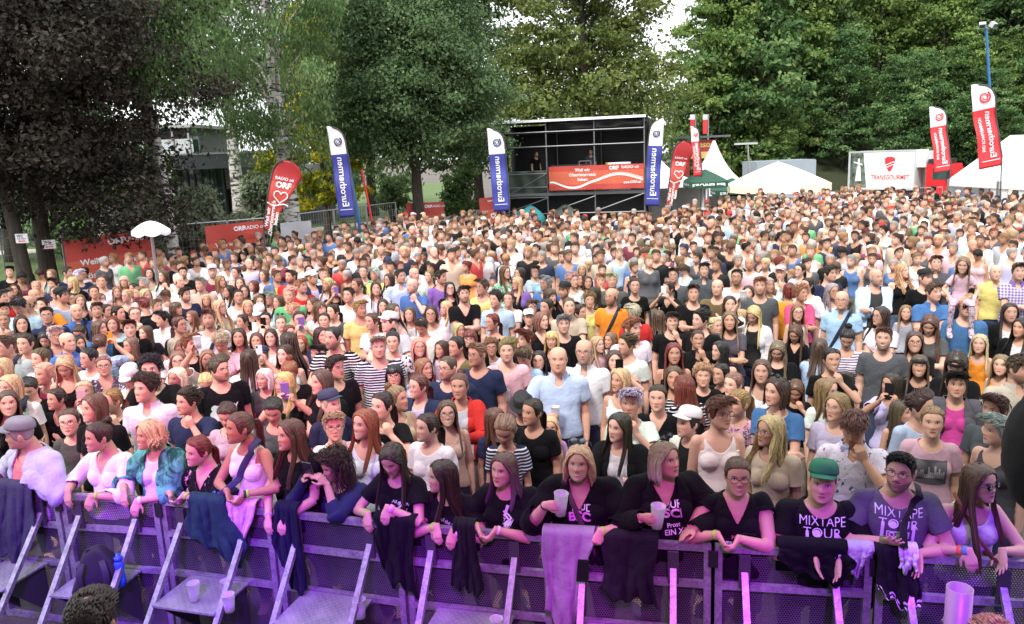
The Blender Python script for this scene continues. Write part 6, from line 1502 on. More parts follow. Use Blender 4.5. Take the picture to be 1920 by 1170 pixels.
def fine2(v,f,mx=.018):
    v=[tuple(x) for x in np.asarray(v)[:,:2]]; f=[t for q in f for t in ([q] if len(q)==3 else [(q[0],q[i],q[i+1]) for i in range(1,len(q)-1)])]
    for _ in range(5):
        mid={}; out=[]; done=True
        def m(a,b):
            k=(min(a,b),max(a,b))
            if k not in mid: mid[k]=len(v); v.append(((v[a][0]+v[b][0])/2,(v[a][1]+v[b][1])/2))
            return mid[k]
        L=lambda a,b: math.hypot(v[a][0]-v[b][0],v[a][1]-v[b][1])>mx
        for a,b,c in f:
            s=(L(a,b),L(b,c),L(c,a)); k=sum(s)
            if k==0: out.append((a,b,c)); continue
            done=False
            if k==3: x,y,z=m(a,b),m(b,c),m(c,a); out+=[(a,x,z),(x,b,y),(z,y,c),(x,y,z)]
            elif k==2:
                while s[2]: a,b,c=b,c,a; s=(s[1],s[2],s[0])
                x,y=m(a,b),m(b,c); out+=[(x,b,y),(a,x,y),(a,y,c)]
            else:
                while not s[0]: a,b,c=b,c,a; s=(s[1],s[2],s[0])
                x=m(a,b); out+=[(a,x,c),(x,b,c)]
        f=out
        if done: break
    return np.array(v),f
def decal(g,root,vf,cx,cz,mat,colr,name='lettering',tilt=0.,surf=None,lift=.004,parent=None):
    """lays a flat print on the chest: cx right, cz above the middle of the chest"""
    me=surf; bv=BVHTree.FromPolygons([v.co[:] for v in me.vertices],[tuple(p.vertices) for p in me.polygons]); N=g['N'];X=g['Xf'];Yf=g['Yf']; up=unit(N-g['SC'][-14]); c=N-up*.20*g['k']; v,f=fine2(*vf); out=[]; ct,st=math.cos(tilt),math.sin(tilt); last=.15
    for x,y in v:
        x,y=x*ct-y*st+cx,x*st+y*ct+cz; o=c+X*x+up*y+Yf*.7; h=bv.ray_cast(Vector(o),Vector(-Yf)); 
        if h[0] is not None: last=(.7-h[3])
        out.append(c+X*x+up*y+Yf*(last+lift))
    if not len(out): return
    mb=MB(); mb.add(out,f); o=mb.build(name,M[mat],parent or root); o.color=(*colr,1); return o
def text_lines(lines,size,gap,bold=.015,spacing=1.0,shear=0.):
    V2=[];F2=[];n=0
    for i,s in enumerate(lines):
        v,f=glyphs(s,size,bold,spacing=spacing,shear=shear)
        if len(v): V2.append(v-np.array([0,i*gap])); F2+=[tuple(q+n for q in x) for x in f]; n+=len(v)
    return np.concatenate(V2),F2
def join2(*L):
    V2=[];F2=[];n=0
    for v,f in L: V2.append(np.asarray(v)); F2+=[tuple(q+n for q in x) for x in f]; n+=len(v)
    return np.concatenate(V2),F2
def disc2(cx,cy,r,n=16): t=np.linspace(0,2*math.pi,n,endpoint=False); return np.stack([cx+r*np.cos(t),cy+r*np.sin(t)],1),[tuple(range(n))]
def rect2(x0,y0,x1,y1,n=6):
    xs=np.linspace(x0,x1,n); v=np.array([(x,y) for y in (y0,y1) for x in xs]); return v,[(i,i+1,n+i+1,n+i) for i in range(n-1)]
# ---------------------------------------------------------------- read the list
def parse():
    out=[]; x0=y0=0; z=6.
    for ln in PEOPLE.strip().splitlines():
        w=ln.split()
        if ln[0]=='@': x0,y0,z=float(w[0][1:]),float(w[1]),float(w[2]); continue
        hs,hcol=w[4].split('.'); tp,tc=w[5].split('.'); pat=tp[2] if '+' in tp else None
        d=dict(px=x0+float(w[0])/z,py=y0+float(w[1])/z,s=w[2],gz=w[3],hs=hs,hc=hcol,top=tp[0],pat=pat,tc=tc,ex=w[6:])
        if any(abs(d['px']-o['px'])<9 and abs(d['py']-o['py'])<9 for o in out): continue
        out.append(d)
    return out
LIST=parse()
def behind(p):
    i=int(np.clip(np.searchsorted(BARP[:,0],p[0])-1,0,len(BARP)-2)); a,b=BARP[i],BARP[i+1]; d=unit((b-a)*V(1,1,0)); n=V(-d[1],d[0],0); return float((p-a)@n)
def solve():
    R=random.Random(11); H={'m':(1.64,1.50,1.76),'f':(1.545,1.42,1.66),'b':(1.38,1.15,1.52),'g':(1.36,1.12,1.52)}
    for d in LIST: d['h']=H[d['s']][0]+R.uniform(-.04,.04); d['lo'],d['hi']=H[d['s']][1:]
    def pos(d): return ongr(d['px'],d['py'],d['h'])
    for it in range(60):
        P=np.array([pos(d) for d in LIST])
        for i,d in enumerate(LIST):
            if behind(P[i])<.62: d['h']=max(d['lo']-.1,d['h']-.02)
        D=np.linalg.norm(P[:,None,:2]-P[None,:,:2],axis=2); I,Jx=np.where((D<.42)&(D>0))
        for i,j in zip(I,Jx):
            if i<j:
                a,b=(i,j) if P[i,1]<P[j,1] else (j,i); LIST[a]['h']=min(LIST[a]['hi'],LIST[a]['h']+.008); LIST[b]['h']=max(LIST[b]['lo'],LIST[b]['h']-.008)
    for d in LIST: d['P']=pos(d)
solve()
def sw_(d): return SW[d['s']]
def describe():
    wr={'G':'glasses','c':'beard','C':'cap','B':'headband','S':'sunglasses','H':'sunglasses on head','K':'black hat','w':'smile'}
    for d in LIST:
        e=[x.split(':')[0] for x in d['ex']]; sw=SW[d['s']]; hair=f"{HST[d['hs']]} {HAIRC[d['hc']][0]} hair"; top=f"{CLOTH[d['tc']][0]} {PATW.get(d['pat'],'')}{TOPW[d['top']]}"
        if d['top']=='j' and d['tc']=='yl': top='yellow tee and denim jacket'
        ext=[wr[x] for x in ('C','K','B','G','S','H','c') if x in e]; cc=[CLOTH.get(x.split(':')[1],('white',))[0] for x in d['ex'] if x[:2]=='C:']
        if cc: ext=[f'{cc[0]} cap']+[x for x in ext if x!='cap']
        act={'U':'holding a cup','U^':'raising a cup','T':'holding up a phone','h':'hand at chin','X':'arms crossed','W':'hands raised'}; a=[act[x] for x in e if x in act]
        look={'L':'turned left','R':'turned right','D':'looking down','B':'seen from behind','F':'facing the stage'}[d['gz']]
        d['v']=[f"{sw} with {hair}"+(f" and {ext[0]}" if ext else '')+f", {top}"+(f", {a[0]}" if a else ''),f"{sw} with {hair}"+(f" and {ext[0]}" if ext else '')+f", {top}, "+(a[0] if a else look),f"{look.split()[0] if False else ''}{'smiling ' if 'w' in e else ''}{'heavy ' if 'O' in e else ''}{sw} with {hair}"+(f" and {ext[0]}" if ext else '')+f", {top}, {look}"]
        d['short']=f"{HAIRC[d['hc']][0]} haired {sw} in {CLOTH[d['tc']][0]}"; d['mini']=f"{sw} in {top}, {HAIRC[d['hc']][0]} hair"
    from collections import Counter
    used=Counter(); sc_=Counter(d['short'] for d in LIST)
    for lvl in range(3):
        cn=Counter(d['v'][lvl] for d in LIST if 'label' not in d)
        for d in LIST:
            if 'label' not in d and cn[d['v'][lvl]]==1 and not used[d['v'][lvl]] and len(d['v'][lvl].replace(',','').split())<=16: d['label']=d['v'][lvl]; used[d['label']]+=1
    for d in LIST:
        if 'label' in d: continue
        nb=sorted((o for o in LIST if o is not d and sc_[o['short']]==1),key=lambda o:(o['px']-d['px'])**2+((o['py']-d['py'])*1.5)**2)
        for o in nb:
            dx,dy=d['px']-o['px'],d['py']-o['py']; rel='in front of' if dy>abs(dx) else 'behind' if -dy>abs(dx) else 'left of' if dx<0 else 'right of'; 
            for mini in (d['mini'],f"{sw_(d)} in {CLOTH[d['tc']][0]} with {HAIRC[d['hc']][0]} hair",d['short']):
                s=f"{mini}, {rel} {o['short']}"
                if not used[s] and len(s.replace(',','').split())<=16: d['label']=s; used[s]+=1; break
            if 'label' in d: break
        d.setdefault('label',d['mini'])
describe()
print('people listed',len(LIST))
def make_person(d,i):
    R=random.Random(i*7+1); e={x.split(':')[0]:(x.split(':')+[None])[1] for x in d['ex']}; sx='m' if d['s'] in 'mb' else 'f'; child=1 if d['s'] in 'bg' else 0; y=d['py']; vox=.0078 if y>690 else .0098 if y>600 else .0125; fine=1.6 if y>690 else .8 if y>600 else .45
    ps=next((q for q in ('X','T','h','W') if q in e),None) or ('U' if 'U' in e else 'U2' if 'U^' in e else 'dn'); rp=random.Random(i*13+5).random(); ps=('X' if rp<.13 else 'W' if rp<.18 else 'h' if rp<.22 else 'dn') if ps=='dn' and y<760 and not child else ps; g=get_fig(sx,ps,d['gz'],.5 if 'O' in e else (.2 if y>640 and i%3==0 else 0.),child,vox)
    hcz=g['hc'][2]; s=d['h']/hcz; P=d['P']; view=math.atan2(-P[0],P[1]); yaw=view*.9+R.uniform(-.22,.22)+{'L':-.15,'R':.15,'D':-.1}.get(d['gz'],0)
    if d['gz']=='B': yaw=view+math.pi*(.86 if R.random()<.5 else -.86)
    b=link(bpy.data.objects.new('person',g['me'])); c,sn=math.cos(yaw),math.sin(yaw); hx,hy=g['hc'][0]*s,g['hc'][1]*s; b.location=(P[0]-(c*hx-sn*hy),P[1]-(sn*hx+c*hy),0); b.rotation_euler=(0,0,yaw); b.scale=(s,s,s)
    sk=R.choice(SKIN[:5]); f=R.uniform(.92,1.28); b.color=(*(min(1,x*f) for x in sk),1); hcol=HAIRC[d['hc']][1]; hv=tuple(x*R.uniform(.8,1.25) for x in hcol); b['brow']=[x*.55+.006 for x in hcol]; b['smile']=1.0 if 'w' in e else (R.random()**3*.35); b['lip']=R.uniform(.25,.8) if sx=='f' else 0.; b['beard']=.5 if 'c' in e else (R.uniform(0,.12) if d['s']=='m' else 0.); b['ink']=0.
    tag(b,d['label'],'person','people in the crowd'); m=hmat(g); parts=dress(g,b,d['top'],d['tc'],d['pat'],R,d['s'])
    gv=np.linalg.inv(g['Rh'])@V(0,0,-1); d['hs']=({'sh':'bz','cr':'bz','sp':'bz','cu':'bz','qu':'bz'}.get(d['hs'],d['hs']) if 'C' in e or 'K' in e else d['hs']); hair_obj(d['hs'],hv,b,m,i,fine,tuple(gv) if d['gz']=='D' else (0,0,-1))
    if 'G' in e: wear('glasses',b,m,R.choice([(.02,.02,.02),(.06,.03,.02),(.3,.22,.2)]))
    if 'S' in e: wear('sunglasses',b,m,(.01,.01,.012))
    if 'H' in e: wear('sunglasses',b,m@Matrix.Translation((0,.035,.088))@Matrix.Rotation(-.5,4,'X'),(.02,.02,.025))
    if 'C' in e: wear('cap',b,m,CLOTH[e['C']][1])
    if 'K' in e: wear('hat',b,m,(.015,.015,.016))
    if 'B' in e: wear('band',b,m,CLOTH[e['B']][1])
    if 'R' in e: strap(g,b,(.02,.025,.05))
    W=b.matrix_basis if False else Matrix.LocRotScale(b.location,b.rotation_euler.to_quaternion(),b.scale)
    if ps in('U','U2'):
        S_,E_,Wr=g['J']['l']; q=g['sp']['l']; n=unit(q['n']); dd=unit(q['d']); p=W@Vector(Wr+dd*.085+n*.05-V(0,0,.055)); cup(p,'translucent plastic cup held by the '+d['short'],.3)
    if 'T' in e:
        p=(g['J']['l'][2]+g['J']['r'][2])/2+V(0,-.02,.12); pw=W@Vector(p); col=CLOTH.get(e['T'],('orange',(.8,.2,.03)))[1]; Rm=rot(yaw,0,math.pi/2 if i%4==1 else 0); nm=CLOTH.get(e['T'],('orange',))[0]; phone(pw,Rm,col,f"{nm} phone held up by the "+d['short'])
    # prints read from the photo
    for x in d['ex']:
        surf=parts[0].data
        if x=='PB': decal(g,b,glyphs('BILLY',.085,.02),.02,-.01,'print',(.8,.8,.8),surf=surf,parent=parts[0]); decal(g,b,join2(disc2(-.10,.005,.035),disc2(-.10,-.06,.05),rect2(-.06,-.10,.12,-.075)),0,-.01,'print',(.6,.6,.62),'print',surf=surf,parent=parts[0])
        if x=='PG': decal(g,b,glyphs('GLOW',.10,.0,spacing=1.15),0,.0,'print',(.35,.25,.6),surf=surf,parent=parts[0])
        if x=='PT': decal(g,b,glyphs('TYPO',.11,.02),0,.03,'print',(.75,.75,.75),surf=surf,parent=parts[0])
        if x=='PR': decal(g,b,text_lines(['REDLICK','DEVILS'],.075,.08,.03),0,.03,'print',(.8,.8,.8),surf=surf,parent=parts[0])
        if x=='PC':
            rr=random.Random(3); sk2=[rect2(-.11,-.10,.11,.09,10)]; decal(g,b,sk2[0],0,-.02,'print',(.10,.09,.10),'print',surf=surf,parent=parts[0]); decal(g,b,join2(*[rect2(-.105+k*.0135,-.05,-.105+k*.0135+.011,-.02+rr.uniform(0,.07),2) for k in range(15)]),0,-.02,'print',(.42,.38,.40),'skyline_print',surf=surf,lift=.007,parent=parts[0])
    return b
for i,d in enumerate(LIST): d['obj']=make_person(d,i)

def shoulder_girl():
    fa=next(d for d in LIST if 'S' in [x.split(':')[0] for x in d['ex']]); b=fa['obj']; hp=atY(1806,497,fa['P'][1]-.02); s=.66; hc=V(0,-.03,1.53); gs=fig(dict(sex='f',child=1,wide=.82,hs=1.22,head=(-.25,.15,.05),Hc=hc,N=V(0,.02,1.375),P=V(0,.10,.90),legs=[(V(-.16,-.24,.86),V(-.17,-.20,.42)),(V(.16,-.24,.86),V(.17,-.20,.42))],l=dict(W=V(-.20,-.16,.98),d=V(.1,-.5,-.8),n=V(.3,.6,-.2),c=.5),r=dict(W=V(.20,-.16,.98),d=V(-.1,-.5,-.8),n=V(-.3,.6,-.2),c=.5)),.009); gs['key']='shoulder girl'
    yaw=b.rotation_euler[2]; o=link(bpy.data.objects.new('person',gs['me'])); o.scale=(s,s,s); o.rotation_euler=(0,0,yaw); c,sn=math.cos(yaw),math.sin(yaw); o.location=(hp[0]-(c*hc[0]-sn*hc[1])*s,hp[1]-(sn*hc[0]+c*hc[1])*s,hp[2]-hc[2]*s); o.color=(*SKIN[2],1)
    o['brow']=[.06,.035,.02]; o['smile']=.4; o['lip']=.2; o['beard']=0.; o['ink']=0.; tag(o,"girl in pale pink tee sitting on the shoulders of the man in sunglasses",'person','people in the crowd')
    tinted(link(bpy.data.objects.new('shirt',get_gar(gs,'shirt',sleeve='short',neck='round',mat='plain',off=.016)),o),(.68,.46,.56)); tinted(link(bpy.data.objects.new('leggings',get_gar(gs,'trousers',mat='floral',off=.008)),o),(.55,.42,.50),(.12,.10,.12),(.12,.1,.12)); hair_obj('lo',HAIRC['l'][1],o,hmat(gs),2,.8)
shoulder_girl()
# ---------------------------------------------------------------- the far crowd: past the nearest three hundred, one mass of people
def mass():
    R=random.Random(21); tm=M['mass']; protos=[]
    for sx,gz,child in (('f','F',0),('f','L',0),('m','F',0),('m','R',0),('m','L',0),('f','R',0),('f','D',0),('g','L',1)):
        g=get_fig('f' if sx=='g' else sx,'dn',gz,0.,child,.0245); hl=(g['v']-g['hc'])@g['Rh']/ (np.linalg.norm(g['Rh'][:,0])**2); protos.append((sx,g,hl))
    poly=[(-30,548),(60,508),(180,486),(330,462),(560,436),(760,404),(960,396),(1240,392),(1420,362),(1640,352),(1800,352),(1960,364),(1960,478),(1850,462),(1600,484),(1300,492),(1000,486),(700,498),(400,490),(200,490),(60,506),(-30,560)]
    from mathutils.geometry import intersect_point_line
    def inside(x,y):
        c=False; n=len(poly)
        for i in range(n):
            (x1,y1),(x2,y2)=poly[i],poly[(i+1)%n]
            if (y1>y)!=(y2>y) and x<(x2-x1)*(y-y1)/(y2-y1)+x1: c=not c
        return c
    pts=[]; grid={}
    for d in LIST: q=d['P']; grid.setdefault((int(q[0]//.5),int(q[1]//.5)),[]).append(q)
    for t in range(90000):
        x=R.uniform(-30,1960); y=352+ (560-352)*R.random()**1.5
        if not inside(x,y): continue
        p=ongr(x,y,1.6); k=(int(p[0]//.5),int(p[1]//.5)); far=min(.46,.36+.0035*p[1])
        if any((p[0]-q[0])**2+(p[1]-q[1])**2<far*far for a in (-1,0,1) for b in (-1,0,1) for q in grid.get((k[0]+a,k[1]+b),())): continue
        if abs(p[1]-33)<1.8 and 940<x<1225: continue
        grid.setdefault(k,[]).append(p); pts.append((x,y,p))
        if len(pts)>1900: break
    print('mass',len(pts)); VV=[];FF=[];CC=[];nb=0
    pal=['wh','wh','wh','wh','bk','bk','bk','bk','nv','nv','gy','gy','lg','lg','pk','lb','bg','rd','wh','bk','wh','ol','mr','lv','nv','bl','gy','wh','bg','or','gn']; hp=['d','d','d','n','n','n','l','l','b','g','g','k','d','a','s']
    for x,y,p in pts:
        sx,g,hl=R.choice(protos); k=R.uniform(.90,1.04); h=g['hc'][2]; s=k*(1.0 if sx!='g' else R.uniform(.78,.9)); yaw=math.atan2(-p[0],p[1])+R.gauss(0,.45)
        v=g['v'].copy(); sk=np.array(R.choice(SKIN))*R.uniform(.9,1.25); hc=np.array(HAIRC[R.choice(hp)][1])*R.uniform(.7,1.3); tc=np.array(CLOTH[R.choice(pal)][1]); col=np.tile(sk,(len(v),1)); long=sx in'fg' and R.random()<.75; bald=sx=='m' and R.random()<.18
        m=shirt_mask(g,sleeve=R.choice(['short','short','long','tank'] if sx!='m' else ['short','short','long']),neck=R.choice(['round','scoop','v'])); tc=tc*.85+tc.mean()*.15; col[m]=tc; v[m]+=g['nrm'][m]*.014
        tr=((g['lab']>=5)&(g['lab']<=8)&~m)|((g['lab']==0)&(g['ps']<0)&~m); col[tr]=R.choice([(.03,.045,.1),(.015,.015,.017),(.05,.07,.12),(.2,.18,.14)])
        head=(g['lab']==9); X,Y,Z=hl[:,0],hl[:,1],hl[:,2]; front_line=np.interp(np.clip((Y+.095)/.19,0,1),[0,.25,.45,.6,1],[.054,.030,-.012,-.04,-.08]); hm=head&(Z>front_line)
        if bald: hm=head&(Z>front_line)&(Y>.01)&(Z<.07)
        if long: hm|=(head&(Y>.02)&(Z>-.14)); 
        col[hm]=hc; d=v-g['hc']; v[hm]+=d[hm]*(.16 if not bald else .03)
        if long:
            nk=((g['lab']==0)|head)&(g['v'][:,2]>g['N'][2]-.17)&((g['v']-g['N'])@(-g['Yf'])>.035)&(np.abs((g['v']-g['N'])@g['Xf'])<.11); v[nk]+=-g['Yf']*.035; col[nk]=hc
        for ex in (-1,1): e=head&((X-ex*.031)**2+(Z-.014)**2<.015**2)&(Y<-.05); col[e]=col[e]*.35
        mo=head&(np.abs(X)<.024)&(np.abs(Z+.058)<.011)&(Y<-.05); col[mo]=col[mo]*np.array([.75,.45,.45])
        if R.random()<.07:
            cm=head&(Z>.052); col[cm]=CLOTH[R.choice(['wh','nv','bk','rd','lg'])][1]; v[cm]+=d[cm]*.06
        c,sn=math.cos(yaw),math.sin(yaw); hx,hy=g['hc'][0]*s,g['hc'][1]*s; w_=v*s; w_=np.stack([w_[:,0]*c-w_[:,1]*sn,w_[:,0]*sn+w_[:,1]*c,w_[:,2]],1)+np.array([p[0]-(c*hx-sn*hy),p[1]-(sn*hx+c*hy),dip(p[0],p[1])*.0])
        VV.append(w_.astype(np.float32)); FF.append(g['F'].astype(np.int32)+nb); CC.append(np.concatenate([col,np.ones((len(v),1))],1).astype(np.float32)); nb+=len(v)
    o=link(bpy.data.objects.new('crowd',qmesh('crowd',np.concatenate(VV),np.concatenate(FF),tm,True,{'Col':('FLOAT_COLOR',np.concatenate(CC))}))); tag(o,'dense mass of standing people filling the ground behind the nearer rows','crowd',kind='stuff')
def mass_mat():
    m,t,b=NT('crowd_people'); a=nd(t,'Attribute',attribute_name='Col'); t.links.new(a.outputs['Color'],b.inputs['Base Color']); b.inputs['Roughness'].default_value=.7; b.inputs['Specular IOR Level'].default_value=.25; return m
M['mass']=mass_mat(); mass()
# ---------------------------------------------------------------- the first row, leaning on the barrier
def front(px,py,sx,hands,label,off=.10,head=(0,.1,0),hair=('lo','d'),top=('t','bk',None),fat=0.,wide=1.,skin=0,seed=1,lean=None,hoff=-.10,bust=1.0,drop=0.,length=None,tip=None,wave=None,fine=2.2,marks=(),neck=None,sleeve=None,child=0,shc=None,vol=1.0,jacket=None,stoop=0.):
    hp,n=bplane(px,py,off); k=1.0 if sx=='m' else .945; yaw=math.atan2(n[0],n[1])*-1.0; X=V(n[1],-n[0],0)
    o=hp-n*off+n*.34; root0=V(o[0],o[1],0)                      # the figure's own ground point, 34 cm behind the rail
    Rw=np.array([X,n,(0,0,1)]).T; loc=lambda p:(p-root0)@Rw      # world to figure: x along the rail, y away from the stage
    hl=loc(hp); N=hl+V(-.02*math.sin(head[0]),.075+stoop,-.150*k); zp=.93*k; dz=N[2]-zp; L=.515*k; dy=math.sqrt(max(0,L*L-dz*dz)) if dz<L else 0
    P=V(hl[0]*.7,min(N[1]+dy,.55),zp if dz<L else N[2]-L)
    head=(head[0],head[1]-.13,head[2]); sp=dict(sex=sx,Hc=hl,N=N,P=P,head=head,syaw=head[0]*.22,slean=min(.5,dy*.6),fat=fat,wide=wide,bust=bust,child=child)
    if child: sp['hs']=1.0
    for q,key,h in ((-1,'l',hands[0]),(1,'r',hands[1])):
        if h is None: continue
        hx,hy,pre=h[:3]; ho=h[3] if len(h)>3 else hoff; wp,_=bplane(hx,hy,ho); c=loc(wp)
        D=dict(clasp=(V(-q*.45,-.45,-.75),V(-q*.75,.35,.25),.75),relax=(V(-q*.15,-.40,-.90),V(-q*.2,.85,-.3),.42),open=(V(-q*.10,-.55,-.80),V(-q*.85,-.25,.35),.16),flat=(V(-q*.8,-.5,-.15),V(0,-.25,-.95),.35),cup=(V(-q*.75,-.45,.20),V(-q*.30,.55,.1) if False else V(.1*q,.65,-.05),.85),phone=(V(-q*.55,-.25,.75),V(-q*.8,.15,-.3),.75),fist=(V(-q*.3,-.35,-.85),V(-q*.2,.9,-.1),1.25),up=(V(-q*.1,-.5,.25),V(-q*.5,-.15,.85),.25))[pre]
        if pre=='cup': D=(V(.80,-.42,.18),V(.42,.72,.05),.8) if q<0 else (V(-.80,-.42,.18),V(-.42,.72,.05),.8)
        d=unit(D[0]); W=c-d*.075; el=V(q*.75,.15,-.55) if pre not in('cup','phone') else V(q*.55,.25,-.9)
        sp[key]=dict(W=W,d=d,n=D[1],c=D[2],pole=el,sp=.35 if pre in('open','up') else .0)
    sp['legs']=[(V(P[0]+q*.10,max(P[1]-.02,.18),.50*k),V(P[0]+q*.12,max(P[1]+.03,.22),.085)) for q in (-1,1)]
    g=fig(sp,.0062); g['key']=('front',label); R=random.Random(seed); b=link(bpy.data.objects.new('person',g['me'])); b.location=root0; b.rotation_euler=(0,0,math.atan2(X[1],X[0]))
    sk=SKIN[skin]; b.color=(*sk,1); hcol=HAIRC[hair[1]][1]; b['brow']=[x*.5+.006 for x in hcol]; b['smile']=1.0 if 'w' in marks else .6 if 's' in marks else .05; b['lip']=.5 if sx=='f' else 0.; b['beard']=.68 if 'c' in marks else 0.; b['ink']=1.0 if 'ink' in marks else 0.
    tag(b,label,'person','first row at the barrier'); m=hmat(g); tp,tc,pat=top; c=shc or CLOTH[tc][1]; c2={'F':(.5,.5,.55),'L':(.55,.35,.42),'Y':(.10,.34,.30),'D':tuple(min(1,x*1.7) for x in c)}.get(pat,(.5,.5,.5))
    o=g['ps']; key=dict(sleeve=sleeve or SLV[tp],neck=neck or NECK[tp],mat=PATM[pat],nd=.17,off=.010 if tp=='k' else .016,fold=.0065); me=get_gar(g,'shirt',**key); sh=tinted(link(bpy.data.objects.new('shirt',me),b),c,c2,(.06,.22,.36)); out=dict(g=g,b=b,shirt=sh,m=m)
    tinted(link(bpy.data.objects.new('trousers',get_gar(g,'trousers',mat='denim' if seed%2 else 'plain',off=.011)),b),(.03,.045,.10) if seed%2 else (.02,.02,.023),(.06,.09,.17))
    if jacket: jc,jp,op,sl=jacket; out['jacket']=tinted(link(bpy.data.objects.new('jacket',get_gar(g,'jacket',sleeve=sl,neck='crew',mat=PATM[jp],off=.034,open=op,pull=.10,fold=.008)),b),jc,{'Y':(.10,.40,.34),'D':tuple(min(1,x*1.5) for x in jc)}.get(jp,(.5,.5,.5)))
    gv=np.linalg.inv(g['Rh'])@V(0,0,-1); hair_obj(hair[0],hcol,b,m,seed,fine,tuple(gv),length,tip,wave,vol)
    return out
def band(o,side,t,col,w=.018,name='wristband'):
    g=o['g']; S,E,W=g['J'][side]; d=unit(W-E); p=E+(W-E)*t; rr=(.030 if g['sp']['sex']=='m' else .0275)*(1+ (1-t)*.35); mb=MB(); mb.tube([p-d*w*.5,p-d*w*.45,p+d*w*.45,p+d*w*.5],[rr,rr+.0025,rr+.0025,rr],18); x=mb.build(name,M['matte'],o['b'],True); x.color=(*col,1); return x
LIME=(.30,.68,.05); WHT=(.75,.73,.75)
def cup_in(o,side,label,beer=.3):
    g=o['g']; q=g['sp'][side]; W=g['J'][side][2]; p=W+unit(q['d'])*.078+unit(q['n'])*.052; Mx=Matrix.LocRotScale(o['b'].location,o['b'].rotation_euler.to_quaternion(),None); return cup(Mx@Vector(p-V(0,0,.085)),label,beer,R=(.10,.06,0),h=.155,r0=.034,r1=.047)
A=[]
f1=front(38,815,'m',((-5,905,'flat',-.02),(52,912,'fist',-.06)),'man in grey cap and pale denim jacket bending over the barrier',off=.05,head=(-.95,.18,.1),hair=('bz','g'),top=('t','cr',None),skin=4,seed=2,jacket=((.36,.38,.46),'D',.05,'long'),wide=1.1)
wear('cap',f1['b'],f1['m'],(.20,.215,.25))
f2=front(185,820,'f',((127,940,'relax'),(166,948,'relax')),'woman with dark bun in white embroidered blouse leaning on the barrier',head=(-.55,.12,.05),hair=('bu','d'),top=('v','wh',None),sleeve='three',skin=1,seed=4,fat=.25,wide=1.06,marks=('s',))
band(f2,'r',.86,LIME)
f3=front(281,815,'f',((232,940,'relax'),(252,958,'relax')),'smiling older woman with short blond hair and green patterned shawl at the barrier',head=(-.5,.08,.08),hair=('bo','b'),length=.075,wave=1.2,top=('t','wh',None),skin=0,seed=6,marks=('w',),jacket=((.015,.075,.060),'Y',.045,'three'),vol=1.8)
band(f3,'r',.93,WHT,.022,'smartwatch')
f4=front(372,845,'f',((322,942,'clasp'),(334,944,'clasp')),'woman with tied red hair, tattooed arms and dark leaf print shirt at the barrier',head=(-.35,.18,.18),hair=('ti','a'),top=('v','bk','L'),skin=2,seed=8,marks=('ink','s'),wide=1.04)
band(f4,'r',.93,LIME)
f5=front(449,803,'f',((430,940,'clasp'),(446,944,'clasp')),'tanned woman with brown ponytail in white sleeveless top and dark shoulder strap',head=(-.6,.06,.03),hair=('po','n'),top=('k','wh',None),skin=5,seed=10,neck='round')
strap(f5['g'],f5['b'],(.03,.03,.10),1,.05); band(f5,'r',.90,LIME); band(f5,'r',.96,(.02,.02,.02),.024,'smartwatch')
f6=front(545,815,'f',((503,990,'relax'),(528,992,'relax')),'woman with long straight brown hair in black tee, arms hanging over the barrier',head=(-.5,.08,.02),hair=('lo','n'),top=('t','bk',None),skin=0,seed=12,length=.36)
band(f6,'l',.93,(.62,.38,.50),.012); band(f6,'r',.88,LIME); band(f6,'r',.94,(.02,.02,.02),.024,'smartwatch')
f7=front(628,872,'f',((575,888,'phone',.0),(598,893,'phone',.0)),'girl with long dark curls in navy hoodie looking at her phone',off=.16,head=(-.6,.42,.05),hair=('cu','d'),top=('l','nv',None),skin=1,seed=14,length=.42,vol=1.2,neck='round')
phone(bplane(577,880,-.03)[0],rot(-.3,.5,.15),(.03,.03,.035),'dark phone held by the girl with dark curls')
f8=front(737,860,'f',((690,985,'relax'),(722,972,'relax')),'woman with long dark auburn hair looking down, black tee with white script',head=(-.05,.62,.0),hair=('lo','d'),top=('t','bk',None),skin=0,seed=16,length=.33)
decal(f8['g'],f8['b'],text_lines(['All the ou','of it al','show and it'],.036,.048,.01,shear=.35),.055,.035,'print',(.8,.78,.82),surf=f8['shirt'].data,parent=f8['shirt']); band(f8,'r',.90,(.72,.30,.52),.03); band(f8,'l',.92,LIME)
f9=front(830,893,'f',((820,1008,'relax'),(845,1018,'relax')),'woman in black tee with long dark hair turned in profile at the barrier',head=(-.95,.12,.05),hair=('lo','d'),top=('t','bk',None),skin=0,seed=18,length=.36)
decal(f9['g'],f9['b'],text_lines(['All the ou','of it al','show and it'],.036,.048,.01,shear=.35),.05,.03,'print',(.6,.5,.62),surf=f9['shirt'].data,parent=f9['shirt']); band(f9,'l',.90,LIME); band(f9,'r',.90,(.75,.55,.66),.034)
f10=front(945,880,'f',((903,1008,'clasp'),(918,1012,'clasp')),'woman with violet brown shoulder length hair in black tee, hands clasped over the rail',head=(-.32,.08,.04),hair=('lo','n'),top=('t','bk',None),skin=0,seed=20,length=.24,fat=.25,wide=1.08,tip=(.10,.05,.09))
decal(f10['g'],f10['b'],join2(text_lines(['Y sal','e nd','vou  hapal'],.04,.05,.01,shear=.35),ribbon2([(.0,.10),(-.02,.03),(.02,-.0),(-.02,-.05),(.02,-.09),(.0,-.12)],.02),ribbon2([(-.03,.06),(.03,.02),(-.03,-.03),(.03,-.07)],.014)),.03,-.0,'print',(.72,.66,.78),surf=f10['shirt'].data,parent=f10['shirt']); band(f10,'l',.90,LIME); band(f10,'r',.92,(.72,.5,.62),.02)
